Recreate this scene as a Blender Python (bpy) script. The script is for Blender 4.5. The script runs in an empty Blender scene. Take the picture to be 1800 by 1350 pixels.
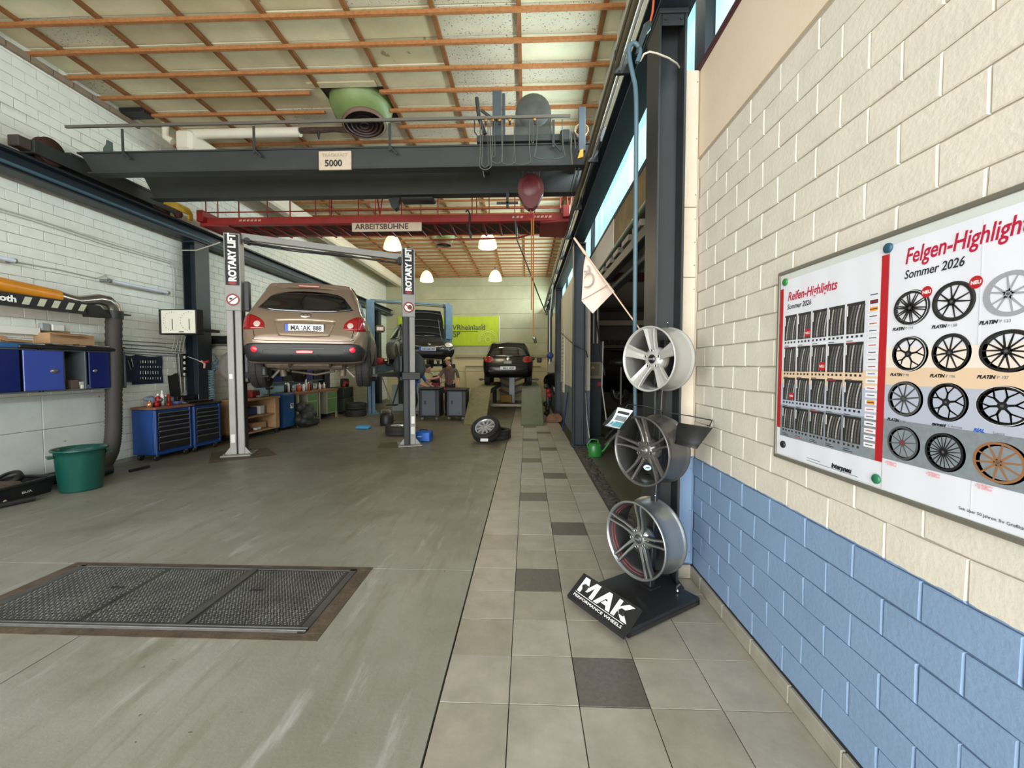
import bpy, math, random
from mathutils import Vector, Matrix, Euler
from mathutils.bvhtree import BVHTree
random.seed(7)
PI = math.pi
sc = bpy.context.scene
COL = sc.collection

# ---------------------------------------------------------------- camera
cam_d = bpy.data.cameras.new('camera')
cam_d.sensor_width = 36.0
cam_d.lens = 730.0 / 1800.0 * 36.0
cam_d.clip_start = 0.05
cam_d.clip_end = 300
cam = bpy.data.objects.new('camera', cam_d)
COL.objects.link(cam)
cam.location = (0, 0, 1.5)
cam.rotation_euler = (math.radians(90 - 2.35), 0, math.radians(2.04))
sc.camera = cam

# ---------------------------------------------------------------- light and exposure
sc.view_settings.view_transform = 'Standard'
sc.view_settings.look = 'None'
sc.view_settings.gamma = 1.0
sc.view_settings.use_curve_mapping = False
sc.view_settings.exposure = 0.0
sc.cycles.max_bounces = 8
sc.cycles.diffuse_bounces = 5
sc.cycles.glossy_bounces = 3
sc.cycles.use_denoising = True
sc.cycles.sample_clamp_indirect = 6.0
sc.cycles.caustics_reflective = False
sc.cycles.caustics_refractive = False

w = bpy.data.worlds.new('overcast_sky')
sc.world = w
w.use_nodes = True
bg = w.node_tree.nodes['Background']
bg.inputs[0].default_value = (0.86, 0.94, 1.0, 1)
bg.inputs[1].default_value = 2.2


def area(name, loc, rot, sx, sy, power, col):
    d = bpy.data.lights.new(name, 'AREA')
    d.shape = 'RECTANGLE'
    d.size, d.size_y, d.energy, d.color = sx, sy, power, col
    o = bpy.data.objects.new(name, d)
    COL.objects.link(o)
    o.location = loc
    o.rotation_euler = rot
    return o


# daylight through the big open gate behind the camera
area('gate_daylight', (-3.0, -6.0, 2.9), (PI / 2, 0, 0), 12.0, 5.4, 1500, (1.0, 0.985, 0.96))
area('apron_bounce', (-2.6, -2.2, 0.05), (math.radians(140), 0, 0), 7.2, 2.0, 330, (1.0, 0.95, 0.84))
area('glazing_fill', (1.165, 10.6, 4.42), (0, math.radians(74), 0), 0.46, 15.0, 470, (0.84, 0.97, 1.0))  # added lamp in front of the panes, behind the runway beam, brightens the hall
area('glazing_fill_front', (1.165, 0.6, 4.42), (0, math.radians(74), 0), 0.46, 3.4, 95, (0.88, 0.98, 1.0))  # same added fill for the near end, not light through the panes


area('side_bay_fill', (6.6, 9.5, 2.2), (0, PI / 2, 0), 2.0, 5.0, 45, (1.0, 0.96, 0.88))  # added lamp to lift the dim bay, no window stands there


# ---------------------------------------------------------------- helpers
def lin(c):
    return tuple(((v / 255) / 12.92 if v / 255 <= 0.04045 else ((v / 255 + 0.055) / 1.055) ** 2.4) for v in c)


CAMM = Euler(cam.rotation_euler).to_matrix()


def ray(px, py):
    return CAMM @ Vector((px - 900, -(py - 675), -730))


def PX(px, py, x):
    r = ray(px, py)
    return Vector((0, 0, 1.5)) + r * (x / r.x)


def PY(px, py, y):
    r = ray(px, py)
    return Vector((0, 0, 1.5)) + r * (y / r.y)


def PZ(px, py, z):
    r = ray(px, py)
    return Vector((0, 0, 1.5)) + r * ((z - 1.5) / r.z)


MATS = {}


def mat(name, rgb, rough=0.6, metal=0.0, noise=None, bump=None, emit=None, spec=0.5, coat=0.0, alpha=None, speck=None):
    """noise = (scale, amount, (sx, sy, sz) stretch), bump = (scale, strength)."""
    if name in MATS:
        return MATS[name]
    m = bpy.data.materials.new(name)
    m.use_nodes = True
    nt = m.node_tree
    N, L = nt.nodes, nt.links
    b = N['Principled BSDF']
    c = lin(rgb)
    b.inputs['Base Color'].default_value = (*c, 1)
    b.inputs['Roughness'].default_value = rough
    b.inputs['Metallic'].default_value = metal
    b.inputs['Specular IOR Level'].default_value = spec
    b.inputs['Coat Weight'].default_value = coat
    if noise or bump or speck:
        geo = N.new('ShaderNodeNewGeometry')
        mp = N.new('ShaderNodeMapping')
        L.new(geo.outputs['Position'], mp.inputs['Vector'])
        if noise and len(noise) > 2:
            mp.inputs['Scale'].default_value = noise[2]
    if noise:
        tn = N.new('ShaderNodeTexNoise')
        tn.inputs['Scale'].default_value = noise[0]
        tn.inputs['Detail'].default_value = 6
        tn.inputs['Roughness'].default_value = 0.65
        L.new(mp.outputs[0], tn.inputs['Vector'])
        rp = N.new('ShaderNodeValToRGB')
        a = noise[1]
        rp.color_ramp.elements[0].position = 0.3
        rp.color_ramp.elements[1].position = 0.7
        rp.color_ramp.elements[0].color = (*[max(0, v * (1 - a)) for v in c], 1)
        rp.color_ramp.elements[1].color = (*[min(1, v * (1 + a * 0.6)) for v in c], 1)
        L.new(tn.outputs['Fac'], rp.inputs[0])
        L.new(rp.outputs[0], b.inputs['Base Color'])
        last = rp.outputs[0]
    if speck:
        ts = N.new('ShaderNodeTexNoise')
        ts.inputs['Scale'].default_value = speck[0]
        ts.inputs['Detail'].default_value = 3
        L.new(mp.outputs[0], ts.inputs['Vector'])
        r2 = N.new('ShaderNodeValToRGB')
        r2.color_ramp.elements[0].position = speck[1]
        r2.color_ramp.elements[1].position = speck[1] + 0.03
        r2.color_ramp.elements[0].color = (0, 0, 0, 1)
        r2.color_ramp.elements[1].color = (1, 1, 1, 1)
        L.new(ts.outputs['Fac'], r2.inputs[0])
        mx = N.new('ShaderNodeMix')
        mx.data_type = 'RGBA'
        L.new(r2.outputs[0], mx.inputs[0])
        if noise:
            L.new(last, mx.inputs[6])
        else:
            mx.inputs[6].default_value = (*c, 1)
        mx.inputs[7].default_value = (*lin(speck[2]), 1)
        L.new(mx.outputs[2], b.inputs['Base Color'])
    if bump:
        tb = N.new('ShaderNodeTexNoise')
        tb.inputs['Scale'].default_value = bump[0]
        tb.inputs['Detail'].default_value = 4
        L.new(mp.outputs[0], tb.inputs['Vector'])
        bp = N.new('ShaderNodeBump')
        bp.inputs['Strength'].default_value = bump[1]
        bp.inputs['Distance'].default_value = 0.01
        L.new(tb.outputs['Fac'], bp.inputs['Height'])
        L.new(bp.outputs[0], b.inputs['Normal'])
    if emit:
        b.inputs['Emission Color'].default_value = (*lin(emit[0]), 1)
        b.inputs['Emission Strength'].default_value = emit[1]
    if alpha is not None:
        b.inputs['Alpha'].default_value = alpha
    MATS[name] = m
    return m


class MB:
    """collects geometry, builds it as one mesh object"""

    def __init__(self):
        self.v, self.f, self.mi, self.sm, self.mats = [], [], [], [], []

    def add(self, vs, fs, m, smooth=False, M=None):
        o = len(self.v)
        if m not in self.mats:
            self.mats.append(m)
        k = self.mats.index(m)
        self.v += [tuple(M @ Vector(p)) if M else tuple(p) for p in vs]
        for f in fs:
            self.f.append(tuple(i + o for i in f))
            self.mi.append(k)
            self.sm.append(smooth)
        return self

    def box(self, a, b, m, M=None):
        x0, y0, z0 = a
        x1, y1, z1 = b
        vs = [(x0, y0, z0), (x1, y0, z0), (x1, y1, z0), (x0, y1, z0), (x0, y0, z1), (x1, y0, z1), (x1, y1, z1), (x0, y1, z1)]
        fs = [(0, 3, 2, 1), (4, 5, 6, 7), (0, 1, 5, 4), (1, 2, 6, 5), (2, 3, 7, 6), (3, 0, 4, 7)]
        return self.add(vs, fs, m, False, M)

    def cbox(self, a, b, m, c=0.01, M=None):
        """box with chamfered edges"""
        lo = [min(a[i], b[i]) for i in range(3)]
        hi = [max(a[i], b[i]) for i in range(3)]
        c = min(c, *[(hi[i] - lo[i]) * 0.45 for i in range(3)])
        vs, idx = [], {}
        for sx in (0, 1):
            for sy in (0, 1):
                for sz in (0, 1):
                    s = (sx, sy, sz)
                    for ax in range(3):
                        p = []
                        for i in range(3):
                            base = hi[i] if s[i] else lo[i]
                            p.append(base if i == ax else base - c * (1 if s[i] else -1))
                        idx[(s, ax)] = len(vs)
                        vs.append(p)
        fs = []
        for ax in range(3):
            o1, o2 = (ax + 1) % 3, (ax + 2) % 3
            for sd in (0, 1):
                q = []
                for a1, a2 in ((0, 0), (1, 0), (1, 1), (0, 1)):
                    s = [0, 0, 0]
                    s[ax], s[o1], s[o2] = sd, a1, a2
                    q.append(idx[(tuple(s), ax)])
                fs.append(tuple(q if sd else q[::-1]))
            for a1 in (0, 1):      # edges parallel to ax
                for a2 in (0, 1):
                    s0, s1 = [0, 0, 0], [0, 0, 0]
                    s0[o1] = s1[o1] = a1
                    s0[o2] = s1[o2] = a2
                    s1[ax] = 1
                    q = (idx[(tuple(s0), o1)], idx[(tuple(s1), o1)], idx[(tuple(s1), o2)], idx[(tuple(s0), o2)])
                    fs.append(q if (a1 != a2) else q[::-1])
        for sx in (0, 1):
            for sy in (0, 1):
                for sz in (0, 1):
                    s = (sx, sy, sz)
                    q = (idx[(s, 0)], idx[(s, 1)], idx[(s, 2)])
                    fs.append(q if (sx + sy + sz) % 2 else q[::-1])
        return self.add(vs, fs, m, False, M)

    def cyl(self, p0, p1, r0, m, r1=None, n=16, cap=True, smooth=True, M=None):
        return self.tube([p0, p1], [r0, r0 if r1 is None else r1], m, n, cap, smooth, M)

    def tube(self, pts, r, m, n=8, cap=True, smooth=True, M=None):
        pts = [Vector(p) for p in pts]
        rr = r if isinstance(r, (list, tuple)) else [r] * len(pts)
        t0 = (pts[1] - pts[0]).normalized()
        up = Vector((0, 0, 1)) if abs(t0.z) < 0.9 else Vector((1, 0, 0))
        nrm = t0.cross(up).normalized()
        vs, fs = [], []
        for i, p in enumerate(pts):
            if i == 0:
                t = t0
            elif i == len(pts) - 1:
                t = (pts[i] - pts[i - 1]).normalized()
            else:
                t = ((pts[i + 1] - pts[i]).normalized() + (pts[i] - pts[i - 1]).normalized()).normalized()
            nrm = (nrm - t * nrm.dot(t))
            nrm = nrm.normalized() if nrm.length > 1e-6 else t.orthogonal().normalized()
            bn = t.cross(nrm)
            for k in range(n):
                a = 2 * PI * k / n
                vs.append(p + (nrm * math.cos(a) + bn * math.sin(a)) * rr[i])
        for i in range(len(pts) - 1):
            for k in range(n):
                a, b_ = i * n + k, i * n + (k + 1) % n
                fs.append((a, b_, b_ + n, a + n))
        self.add(vs, fs, m, smooth, M)
        if cap:
            e = (len(pts) - 1) * n
            self.add(vs[:n], [tuple(range(n))[::-1]], m, False, M)
            self.add(vs[e:], [tuple(range(n))], m, False, M)
        return self

    def lathe(self, prof, m, n=32, M=None, smooth=True, a0=0, a1=2 * PI):
        """prof = [(r, z)...] around z"""
        full = abs(a1 - a0 - 2 * PI) < 1e-6
        cnt = n if full else n + 1
        vs, fs = [], []
        for r, z in prof:
            for k in range(cnt):
                a = a0 + (a1 - a0) * k / n
                vs.append((r * math.cos(a), r * math.sin(a), z))
        for i in range(len(prof) - 1):
            for k in range(n):
                a = i * cnt + k
                b_ = i * cnt + (k + 1) % cnt
                fs.append((a, b_, b_ + cnt, a + cnt))
        return self.add(vs, fs, m, smooth, M)

    def prism(self, pts, z0, z1, m, M=None):
        n = len(pts)
        ar = sum(pts[i][0] * pts[(i + 1) % n][1] - pts[(i + 1) % n][0] * pts[i][1] for i in range(n))
        if ar < 0:
            pts = pts[::-1]
        vs = [(x, y, z0) for x, y in pts] + [(x, y, z1) for x, y in pts]
        fs = [tuple(range(n))[::-1], tuple(range(n, 2 * n))] + [(i, (i + 1) % n, n + (i + 1) % n, n + i) for i in range(n)]
        return self.add(vs, fs, m, False, M)

    def ball(self, c, r, m, n=12, M=None, sc_=(1, 1, 1)):
        vs, fs = [], []
        h = n // 2
        for i in range(h + 1):
            th = PI * i / h
            for k in range(n):
                a = 2 * PI * k / n
                vs.append((c[0] + r * sc_[0] * math.sin(th) * math.cos(a), c[1] + r * sc_[1] * math.sin(th) * math.sin(a), c[2] + r * sc_[2] * math.cos(th)))
        for i in range(h):
            for k in range(n):
                a, b_ = i * n + k, i * n + (k + 1) % n
                fs.append((a, a + n, b_ + n, b_))
        return self.add(vs, fs, m, True, M)

    def mesh(self, name, inv=None):
        me = bpy.data.meshes.new(name)
        vs = [inv @ Vector(p) for p in self.v] if inv else self.v
        me.from_pydata(vs, [], self.f)
        for m in self.mats:
            me.materials.append(m)
        me.polygons.foreach_set('material_index', self.mi)
        me.polygons.foreach_set('use_smooth', self.sm)
        me.validate()
        me.update()
        return me

    def build(self, name, parent=None, world=False, label=None, cat=None, kind=None, group=None, loc=None):
        """world=True: the geometry was written in world coordinates."""
        inv = None
        if parent is not None and world:
            inv = parent.matrix_basis.inverted()
            q = parent.parent
            if q is not None:
                inv = inv @ q.matrix_basis.inverted()
        me = self.mesh(name, inv)
        o = bpy.data.objects.new(name, me)
        COL.objects.link(o)
        if parent is not None:
            o.parent = parent
        if loc is not None:
            o.location = loc
        tag(o, label, cat, kind, group)
        return o


def tag(o, label=None, cat=None, kind=None, group=None):
    if label:
        o['label'] = label
    if cat:
        o['category'] = cat
    if kind:
        o['kind'] = kind
    if group:
        o['group'] = group
    return o


def thing(name, label, cat, loc=(0, 0, 0), rz=0.0, group=None, rot=None):
    o = bpy.data.objects.new(name, None)
    o.empty_display_size = 0.1
    COL.objects.link(o)
    o.matrix_basis = Matrix.Translation(loc) @ (rot.to_4x4() if rot else Matrix.Rotation(rz, 4, 'Z'))
    return tag(o, label, cat, None, group)


def T(x=0, y=0, z=0):
    return Matrix.Translation((x, y, z))


def RX(a):
    return Matrix.Rotation(a, 4, 'X')


def RY(a):
    return Matrix.Rotation(a, 4, 'Y')


def RZ(a):
    return Matrix.Rotation(a, 4, 'Z')


def frame(origin, ex, ey, ez=None):
    """matrix with columns ex, ey, ez at origin"""
    ex, ey = Vector(ex).normalized(), Vector(ey).normalized()
    ez = Vector(ez).normalized() if ez is not None else ex.cross(ey)
    M = Matrix((ex, ey, ez)).transposed().to_4x4()
    M.translation = Vector(origin)
    return M


def text(mb, s, size, m, M, shear=0.0, align='LEFT', off=0.0, ext=0.0008, sx=1.0):
    """lettering as thin geometry in the xy plane of M"""
    cu = bpy.data.curves.new('t', 'FONT')
    cu.body = s
    cu.size = size
    cu.shear = shear
    cu.align_x = align
    cu.offset = off
    cu.extrude = ext
    cu.resolution_u = 3
    o = bpy.data.objects.new('t', cu)
    me = o.to_mesh()
    S = Matrix.Diagonal((sx, 1, 1, 1))
    mb.add([v.co[:] for v in me.vertices], [tuple(p.vertices) for p in me.polygons], m, False, M @ S)
    o.to_mesh_clear()
    bpy.data.objects.remove(o)
    bpy.data.curves.remove(cu)
    return mb


def arc(c, r, a0, a1, n, z=0.0):
    return [(c[0] + r * math.cos(a0 + (a1 - a0) * i / n), c[1] + r * math.sin(a0 + (a1 - a0) * i / n)) for i in range(n + 1)]


def copy_tree(o, parent=None):
    c = o.copy()
    COL.objects.link(c)
    c.parent = parent
    for ch in list(o.children):
        copy_tree(ch, c)
    return c


# ---------------------------------------------------------------- shared materials
STEEL = mat('dark_paint', (40, 43, 45), 0.5, noise=(3, 0.25))
STEELB = mat('blue_black_paint', (30, 40, 48), 0.5, noise=(3, 0.25))
BLACK = mat('black_plastic', (26, 26, 27), 0.5, noise=(8, 0.2))
RUBBER = mat('rubber', (34, 33, 32), 0.75, noise=(20, 0.25))
CHROME = mat('chrome', (210, 210, 208), 0.2, 1.0)
GREYM = mat('grey_metal', (120, 122, 120), 0.45, 0.3, noise=(6, 0.2))
WHITE = mat('white_paint', (225, 225, 218), 0.6, noise=(4, 0.05))
WOODB = mat('batten_wood', (164, 108, 60), 0.7, noise=(4, 0.3, (6, 6, 6)), bump=(40, 0.2))
WOOD = mat('workbench_wood', (176, 140, 100), 0.6, noise=(5, 0.2, (1, 8, 8)))
RED = mat('red_paint', (150, 32, 28), 0.5, noise=(4, 0.3))
CARD = mat('cardboard', (176, 140, 102), 0.85, noise=(8, 0.1))
INK = mat('black_ink', (24, 24, 26), 0.6)
INKW = mat('white_ink', (238, 238, 235), 0.6)
CABLE = mat('cable_rubber', (74, 72, 66), 0.7)
# ================================================================ ROOM
XL, XR, YB, ZC = -6.33, 1.19, 18.6, 5.55
ROOM_H = ZC
GROUND = mat('floor_concrete', (128, 126, 108), 0.42, noise=(1.1, 0.32, (1.0, 0.45, 1)), bump=(60, 0.06), spec=0.5)


def floor_mat():
    """worn painted concrete: base colour, long wheel scuffs, oil blotches"""
    m = bpy.data.materials.new('worn_concrete')
    m.use_nodes = True
    nt = m.node_tree
    N, L = nt.nodes, nt.links
    b = N['Principled BSDF']
    geo = N.new('ShaderNodeNewGeometry')

    def noise(scale, sx, sy, det=6, rot=0.0):
        mp = N.new('ShaderNodeMapping')
        mp.inputs['Scale'].default_value = (sx, sy, 1)
        mp.inputs['Rotation'].default_value = (0, 0, rot)
        L.new(geo.outputs['Position'], mp.inputs['Vector'])
        t = N.new('ShaderNodeTexNoise')
        t.inputs['Scale'].default_value = scale
        t.inputs['Detail'].default_value = det
        t.inputs['Roughness'].default_value = 0.62
        L.new(mp.outputs[0], t.inputs['Vector'])
        return t.outputs['Fac']

    def ramp(src, p0, p1, c0, c1):
        r = N.new('ShaderNodeValToRGB')
        r.color_ramp.elements[0].position = p0
        r.color_ramp.elements[1].position = p1
        r.color_ramp.elements[0].color = (*c0, 1)
        r.color_ramp.elements[1].color = (*c1, 1)
        L.new(src, r.inputs[0])
        return r.outputs[0]

    def mix(f, a, c, bt='MIX'):
        x = N.new('ShaderNodeMix')
        x.data_type = 'RGBA'
        x.blend_type = bt
        if isinstance(f, float):
            x.inputs[0].default_value = f
        else:
            L.new(f, x.inputs[0])
        L.new(a, x.inputs[6])
        if isinstance(c, tuple):
            x.inputs[7].default_value = (*c, 1)
        else:
            L.new(c, x.inputs[7])
        return x.outputs[2]

    base = ramp(noise(1.3, 1, 0.7), 0.3, 0.72, lin((127, 127, 113)), lin((157, 157, 147)))
    scuff = ramp(noise(3.4, 3.2, 0.45, 8, -0.30), 0.52, 0.68, (0, 0, 0), (1, 1, 1))
    c1 = mix(scuff, base, lin((132, 131, 116)))
    light = ramp(noise(3.0, 3.0, 0.5, 7, -0.22), 0.58, 0.75, (0, 0, 0), (1, 1, 1))
    c2 = mix(light, c1, lin((176, 176, 170)))
    oil = ramp(noise(1.1, 1, 0.8, 6), 0.57, 0.74, (0, 0, 0), (0.55, 0.55, 0.55))
    c3 = mix(oil, c2, lin((104, 98, 76)))
    # the concrete turns darker and browner towards the work bays
    sep = N.new('ShaderNodeSeparateXYZ')
    L.new(geo.outputs['Position'], sep.inputs[0])
    mr = N.new('ShaderNodeMapRange')
    mr.inputs[1].default_value = 3.0
    mr.inputs[2].default_value = 7.0
    mr.inputs[3].default_value = 0.0
    mr.inputs[4].default_value = 0.72
    L.new(sep.outputs['Y'], mr.inputs[0])
    c3 = mix(mr.outputs[0], c3, lin((96, 86, 63)))
    spot = ramp(noise(14, 1, 1, 3), 0.70, 0.74, (0, 0, 0), (1, 1, 1))
    c4 = mix(spot, c3, lin((92, 90, 80)))
    L.new(c4, b.inputs['Base Color'])
    rr = ramp(noise(2.2, 1, 1, 5), 0.3, 0.7, (0.32,) * 3, (0.6,) * 3)
    L.new(rr, b.inputs['Roughness'])
    bp = N.new('ShaderNodeBump')
    bp.inputs['Strength'].default_value = 0.12
    bp.inputs['Distance'].default_value = 0.01
    L.new(noise(30, 1, 1, 5), bp.inputs['Height'])
    L.new(bp.outputs[0], b.inputs['Normal'])
    return m


FLOORM = floor_mat()
JOINT = mat('joint_dirt', (58, 54, 46), 0.9)

# the floor: subfloor + cast slabs + tiles as its parts
mb = MB()
mb.box((XL - 0.2, -1.4, -0.3), (XR + 0.2, YB + 0.2, -0.03), JOINT)
floor = mb.build('floor', kind='structure', label='grey concrete workshop floor with a tiled walkway along the right')
XE = -0.39          # edge between the concrete and the tiles
slabs = []
for y0, y1, cuts in ((-1.4, 2.985, [XL - 0.2, -2.49, XE - 0.004]), (2.997, YB + 0.2, [XL - 0.2, XE - 0.004])):
    for a, b_ in zip(cuts[:-1], cuts[1:]):
        slabs.append((a + 0.004, y0, b_ - 0.004, y1))
PIT = (-3.45, 2.17, -1.145, 3.01)
mb = MB()
for (x0, y0, x1, y1) in slabs[:2]:
    # leave the pit frame area free
    for (a, c, b_, d) in ((x0, y0, x1, min(y1, PIT[1])), (x0, PIT[1], min(x1, PIT[0]), y1), (max(x0, PIT[2]), PIT[1], x1, y1)):
        if b_ - a > 0.02 and d - c > 0.02:
            mb = MB()
            mb.box((a, c, -0.03), (b_, d, 0.0), FLOORM)
            mb.build('slab', floor)
x0, y0, x1, y1 = slabs[2]
for (a, c, b_, d) in ((x0, y0, PIT[0], y1), (PIT[0], PIT[3], PIT[2], y1), (PIT[2], y0, x1, y1)):
    mb = MB()
    mb.box((a, c, -0.03), (b_, d, 0.0), FLOORM)
    mb.build('slab', floor)
PATCH = mat('floor_patch', (88, 76, 52), 0.6, noise=(6, 0.5))
for (a, b_, c, d) in ((PZ(366, 815, 0), PZ(488, 800, 0), PZ(470, 787, 0), PZ(372, 795, 0)), (PZ(664, 788, 0), PZ(736, 786, 0), PZ(728, 776, 0), PZ(668, 778, 0))):
    q = MB()
    q.add([a, b_, c, d] + [p + Vector((0, 0, 0.0012)) for p in (a, b_, c, d)], [(3, 2, 1, 0), (4, 5, 6, 7), (0, 1, 5, 4), (1, 2, 6, 5), (2, 3, 7, 6), (3, 0, 4, 7)], PATCH)
    q.build('oil_patch', floor, label='brown oily patch around a lift post foot')
# side bay floor
mb = MB()
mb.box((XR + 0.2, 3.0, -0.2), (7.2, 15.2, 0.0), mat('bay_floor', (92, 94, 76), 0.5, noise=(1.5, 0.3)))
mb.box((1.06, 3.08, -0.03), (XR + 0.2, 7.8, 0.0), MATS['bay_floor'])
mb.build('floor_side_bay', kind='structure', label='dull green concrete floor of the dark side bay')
# crumbled threshold strip
mb = MB()
RUBBLE = mat('rubble', (74, 68, 60), 0.95, noise=(9, 0.5), bump=(30, 1.0))
mb.box((0.862, 3.0, -0.03), (1.07, 7.78, -0.012), RUBBLE)
for i in range(240):
    y = 3.1 + 4.66 * i / 240
    x = 0.985 + random.uniform(-0.07, 0.07)
    s = random.uniform(0.012, 0.04)
    mb.cbox((-s, -s, -0.03), (s, s * 0.8, random.uniform(-0.006, 0.012)), RUBBLE, 0.006, T(x, y, 0) @ RZ(random.uniform(0, 3)))
mb.build('threshold_rubble', floor, kind='stuff', label='crumbled dark threshold between the tiles and the side bay')

# tiles
TILE, TY0 = 0.3127, 1.787 - 4 * 0.3127
tmat = [mat('tile_%s' % n, c, 0.38, noise=(5, 0.20), bump=(50, 0.05)) for n, c in (('beige', (160, 153, 138)), ('sand', (154, 147, 131)), ('worn', (165, 158, 144)))]
tdark = mat('tile_dark', (96, 88, 80), 0.4, noise=(40, 0.25))


def tile_mesh(m, wx=TILE, wy=TILE):
    mb = MB()
    mb.cbox((0.002, 0.002, -0.03), (wx - 0.002, wy - 0.002, 0.0), m, 0.0012)
    return mb.mesh('tile')


tms = [tile_mesh(m) for m in tmat]
tmd = tile_mesh(tdark)
ntile = 0
for r in range(-2, 43):
    y = TY0 + r * TILE
    for c in range(5):
        x = XE + c * TILE
        k = r - 4
        if y > 3.0 and c == 4:
            continue
        if y > 9.5 and c > 3:
            continue
        me = random.choice(tms)
        if k % 3 == 0 and c == (2 if (k // 3) % 2 == 0 else 1):
            me = tmd
        if c == 4 and x + TILE > XR - 0.02:
            key = 'narrow'
        o = bpy.data.objects.new('tile', me)
        COL.objects.link(o)
        o.parent = floor
        o.location = (x, y, random.uniform(-0.0008, 0.0006))
        ntile += 1
mb = MB()
for r in range(43, 57):
    for c in range(4):
        mb.box((XE + c * TILE + 0.002, TY0 + r * TILE + 0.002, -0.03), (XE + (c + 1) * TILE - 0.002, TY0 + (r + 1) * TILE - 0.002, 0), tmat[(r * 3 + c) % 3])
mb.build('far_tiles', floor, kind='stuff', label='small far tiles of the walkway behind the ramps')
print('tiles', ntile)

# ------------------------------------------------ brick walls
MORT_W = mat('wall_mortar_white', (196, 192, 178), 0.9, noise=(10, 0.1))


def paint_mat(name, up, low=None, zcut=0.86, rough=0.6, band=None):
    m = mat(name, up, rough, noise=(7, 0.07), bump=(55, 0.18))
    nt = m.node_tree
    N, L = nt.nodes, nt.links
    if low:
        b = N['Principled BSDF']
        src = b.inputs['Base Color'].links[0].from_socket
        geo = N.new('ShaderNodeNewGeometry')
        sp = N.new('ShaderNodeSeparateXYZ')
        L.new(geo.outputs['Position'], sp.inputs[0])
        ns = N.new('ShaderNodeTexNoise')
        ns.inputs['Scale'].default_value = 25
        L.new(geo.outputs['Position'], ns.inputs['Vector'])
        ad = N.new('ShaderNodeMath')
        ad.operation = 'MULTIPLY_ADD'
        ad.inputs[1].default_value = 0.012
        L.new(ns.outputs['Fac'], ad.inputs[0])
        L.new(sp.outputs['Z'], ad.inputs[2])
        gt = N.new('ShaderNodeMath')
        gt.operation = 'LESS_THAN'
        gt.inputs[1].default_value = zcut
        L.new(ad.outputs[0], gt.inputs[0])
        mx = N.new('ShaderNodeMix')
        mx.data_type = 'RGBA'
        L.new(gt.outputs[0], mx.inputs[0])
        L.new(src, mx.inputs[6])
        nn = N.new('ShaderNodeTexNoise')
        nn.inputs['Scale'].default_value = 3
        rp = N.new('ShaderNodeValToRGB')
        c = lin(low)
        rp.color_ramp.elements[0].color = (*[v * 0.88 for v in c], 1)
        rp.color_ramp.elements[1].color = (*[min(1, v * 1.1) for v in c], 1)
        L.new(geo.outputs['Position'], nn.inputs['Vector'])
        L.new(nn.outputs['Fac'], rp.inputs[0])
        L.new(rp.outputs[0], mx.inputs[7])
        L.new(mx.outputs[2], b.inputs['Base Color'])
    return m


PAINT_R = paint_mat('paint_right_wall', (214, 208, 193), (124, 150, 181), 0.875)
MORT_R = paint_mat('mortar_right_wall', (168, 160, 146), (84, 104, 128), 0.875)
PAINT_L = paint_mat('paint_left_wall', (222, 224, 214))
MORT_L = mat('mortar_left_wall', (150, 148, 138), 0.9, noise=(6, 0.3))
BL, BH = 0.258, 0.1285
variants = []


def brick_meshes(m, L_, H_, gap, depth, n=6):
    """bricks in the wall plane: length along +y, height +z, proud towards +x; softly uneven edges"""
    out = []
    for k in range(n):
        rnd = random.Random(k + int(L_ * 1000))
        g = gap
        ya, yb, za, zb = g, L_ - g, g, H_ - g
        c = 0.004
        j = lambda s=0.0022: rnd.uniform(-s, s)
        ring0 = [(0, ya + j(), za + j()), (0, (ya + yb) / 2 + j(), za + j()), (0, yb + j(), za + j()), (0, yb + j(), zb + j()), (0, (ya + yb) / 2 + j(), zb + j()), (0, ya + j(), zb + j())]
        ring1 = []
        for (x, y, z) in ring0:
            ring1.append((depth + j(0.0008), y + (c if y < 0.1 * L_ + ya else (-c if y > 0.9 * yb else 0)), z + (c if z < H_ / 2 else -c)))
        base = [(-0.02, y, z) for (x, y, z) in ring0]
        mid = [(depth - 0.004, y, z) for (x, y, z) in ring0]
        vs = base + mid + ring1
        fs = []
        for r in range(2):
            for i in range(6):
                a, b_ = r * 6 + i, r * 6 + (i + 1) % 6
                fs.append((a, b_, b_ + 6, a + 6))
        fs.append((12, 13, 16, 17))
        fs.append((13, 14, 15, 16))
        mb = MB()
        mb.add(vs, fs, m)
        out.append(mb)
    return out


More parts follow.
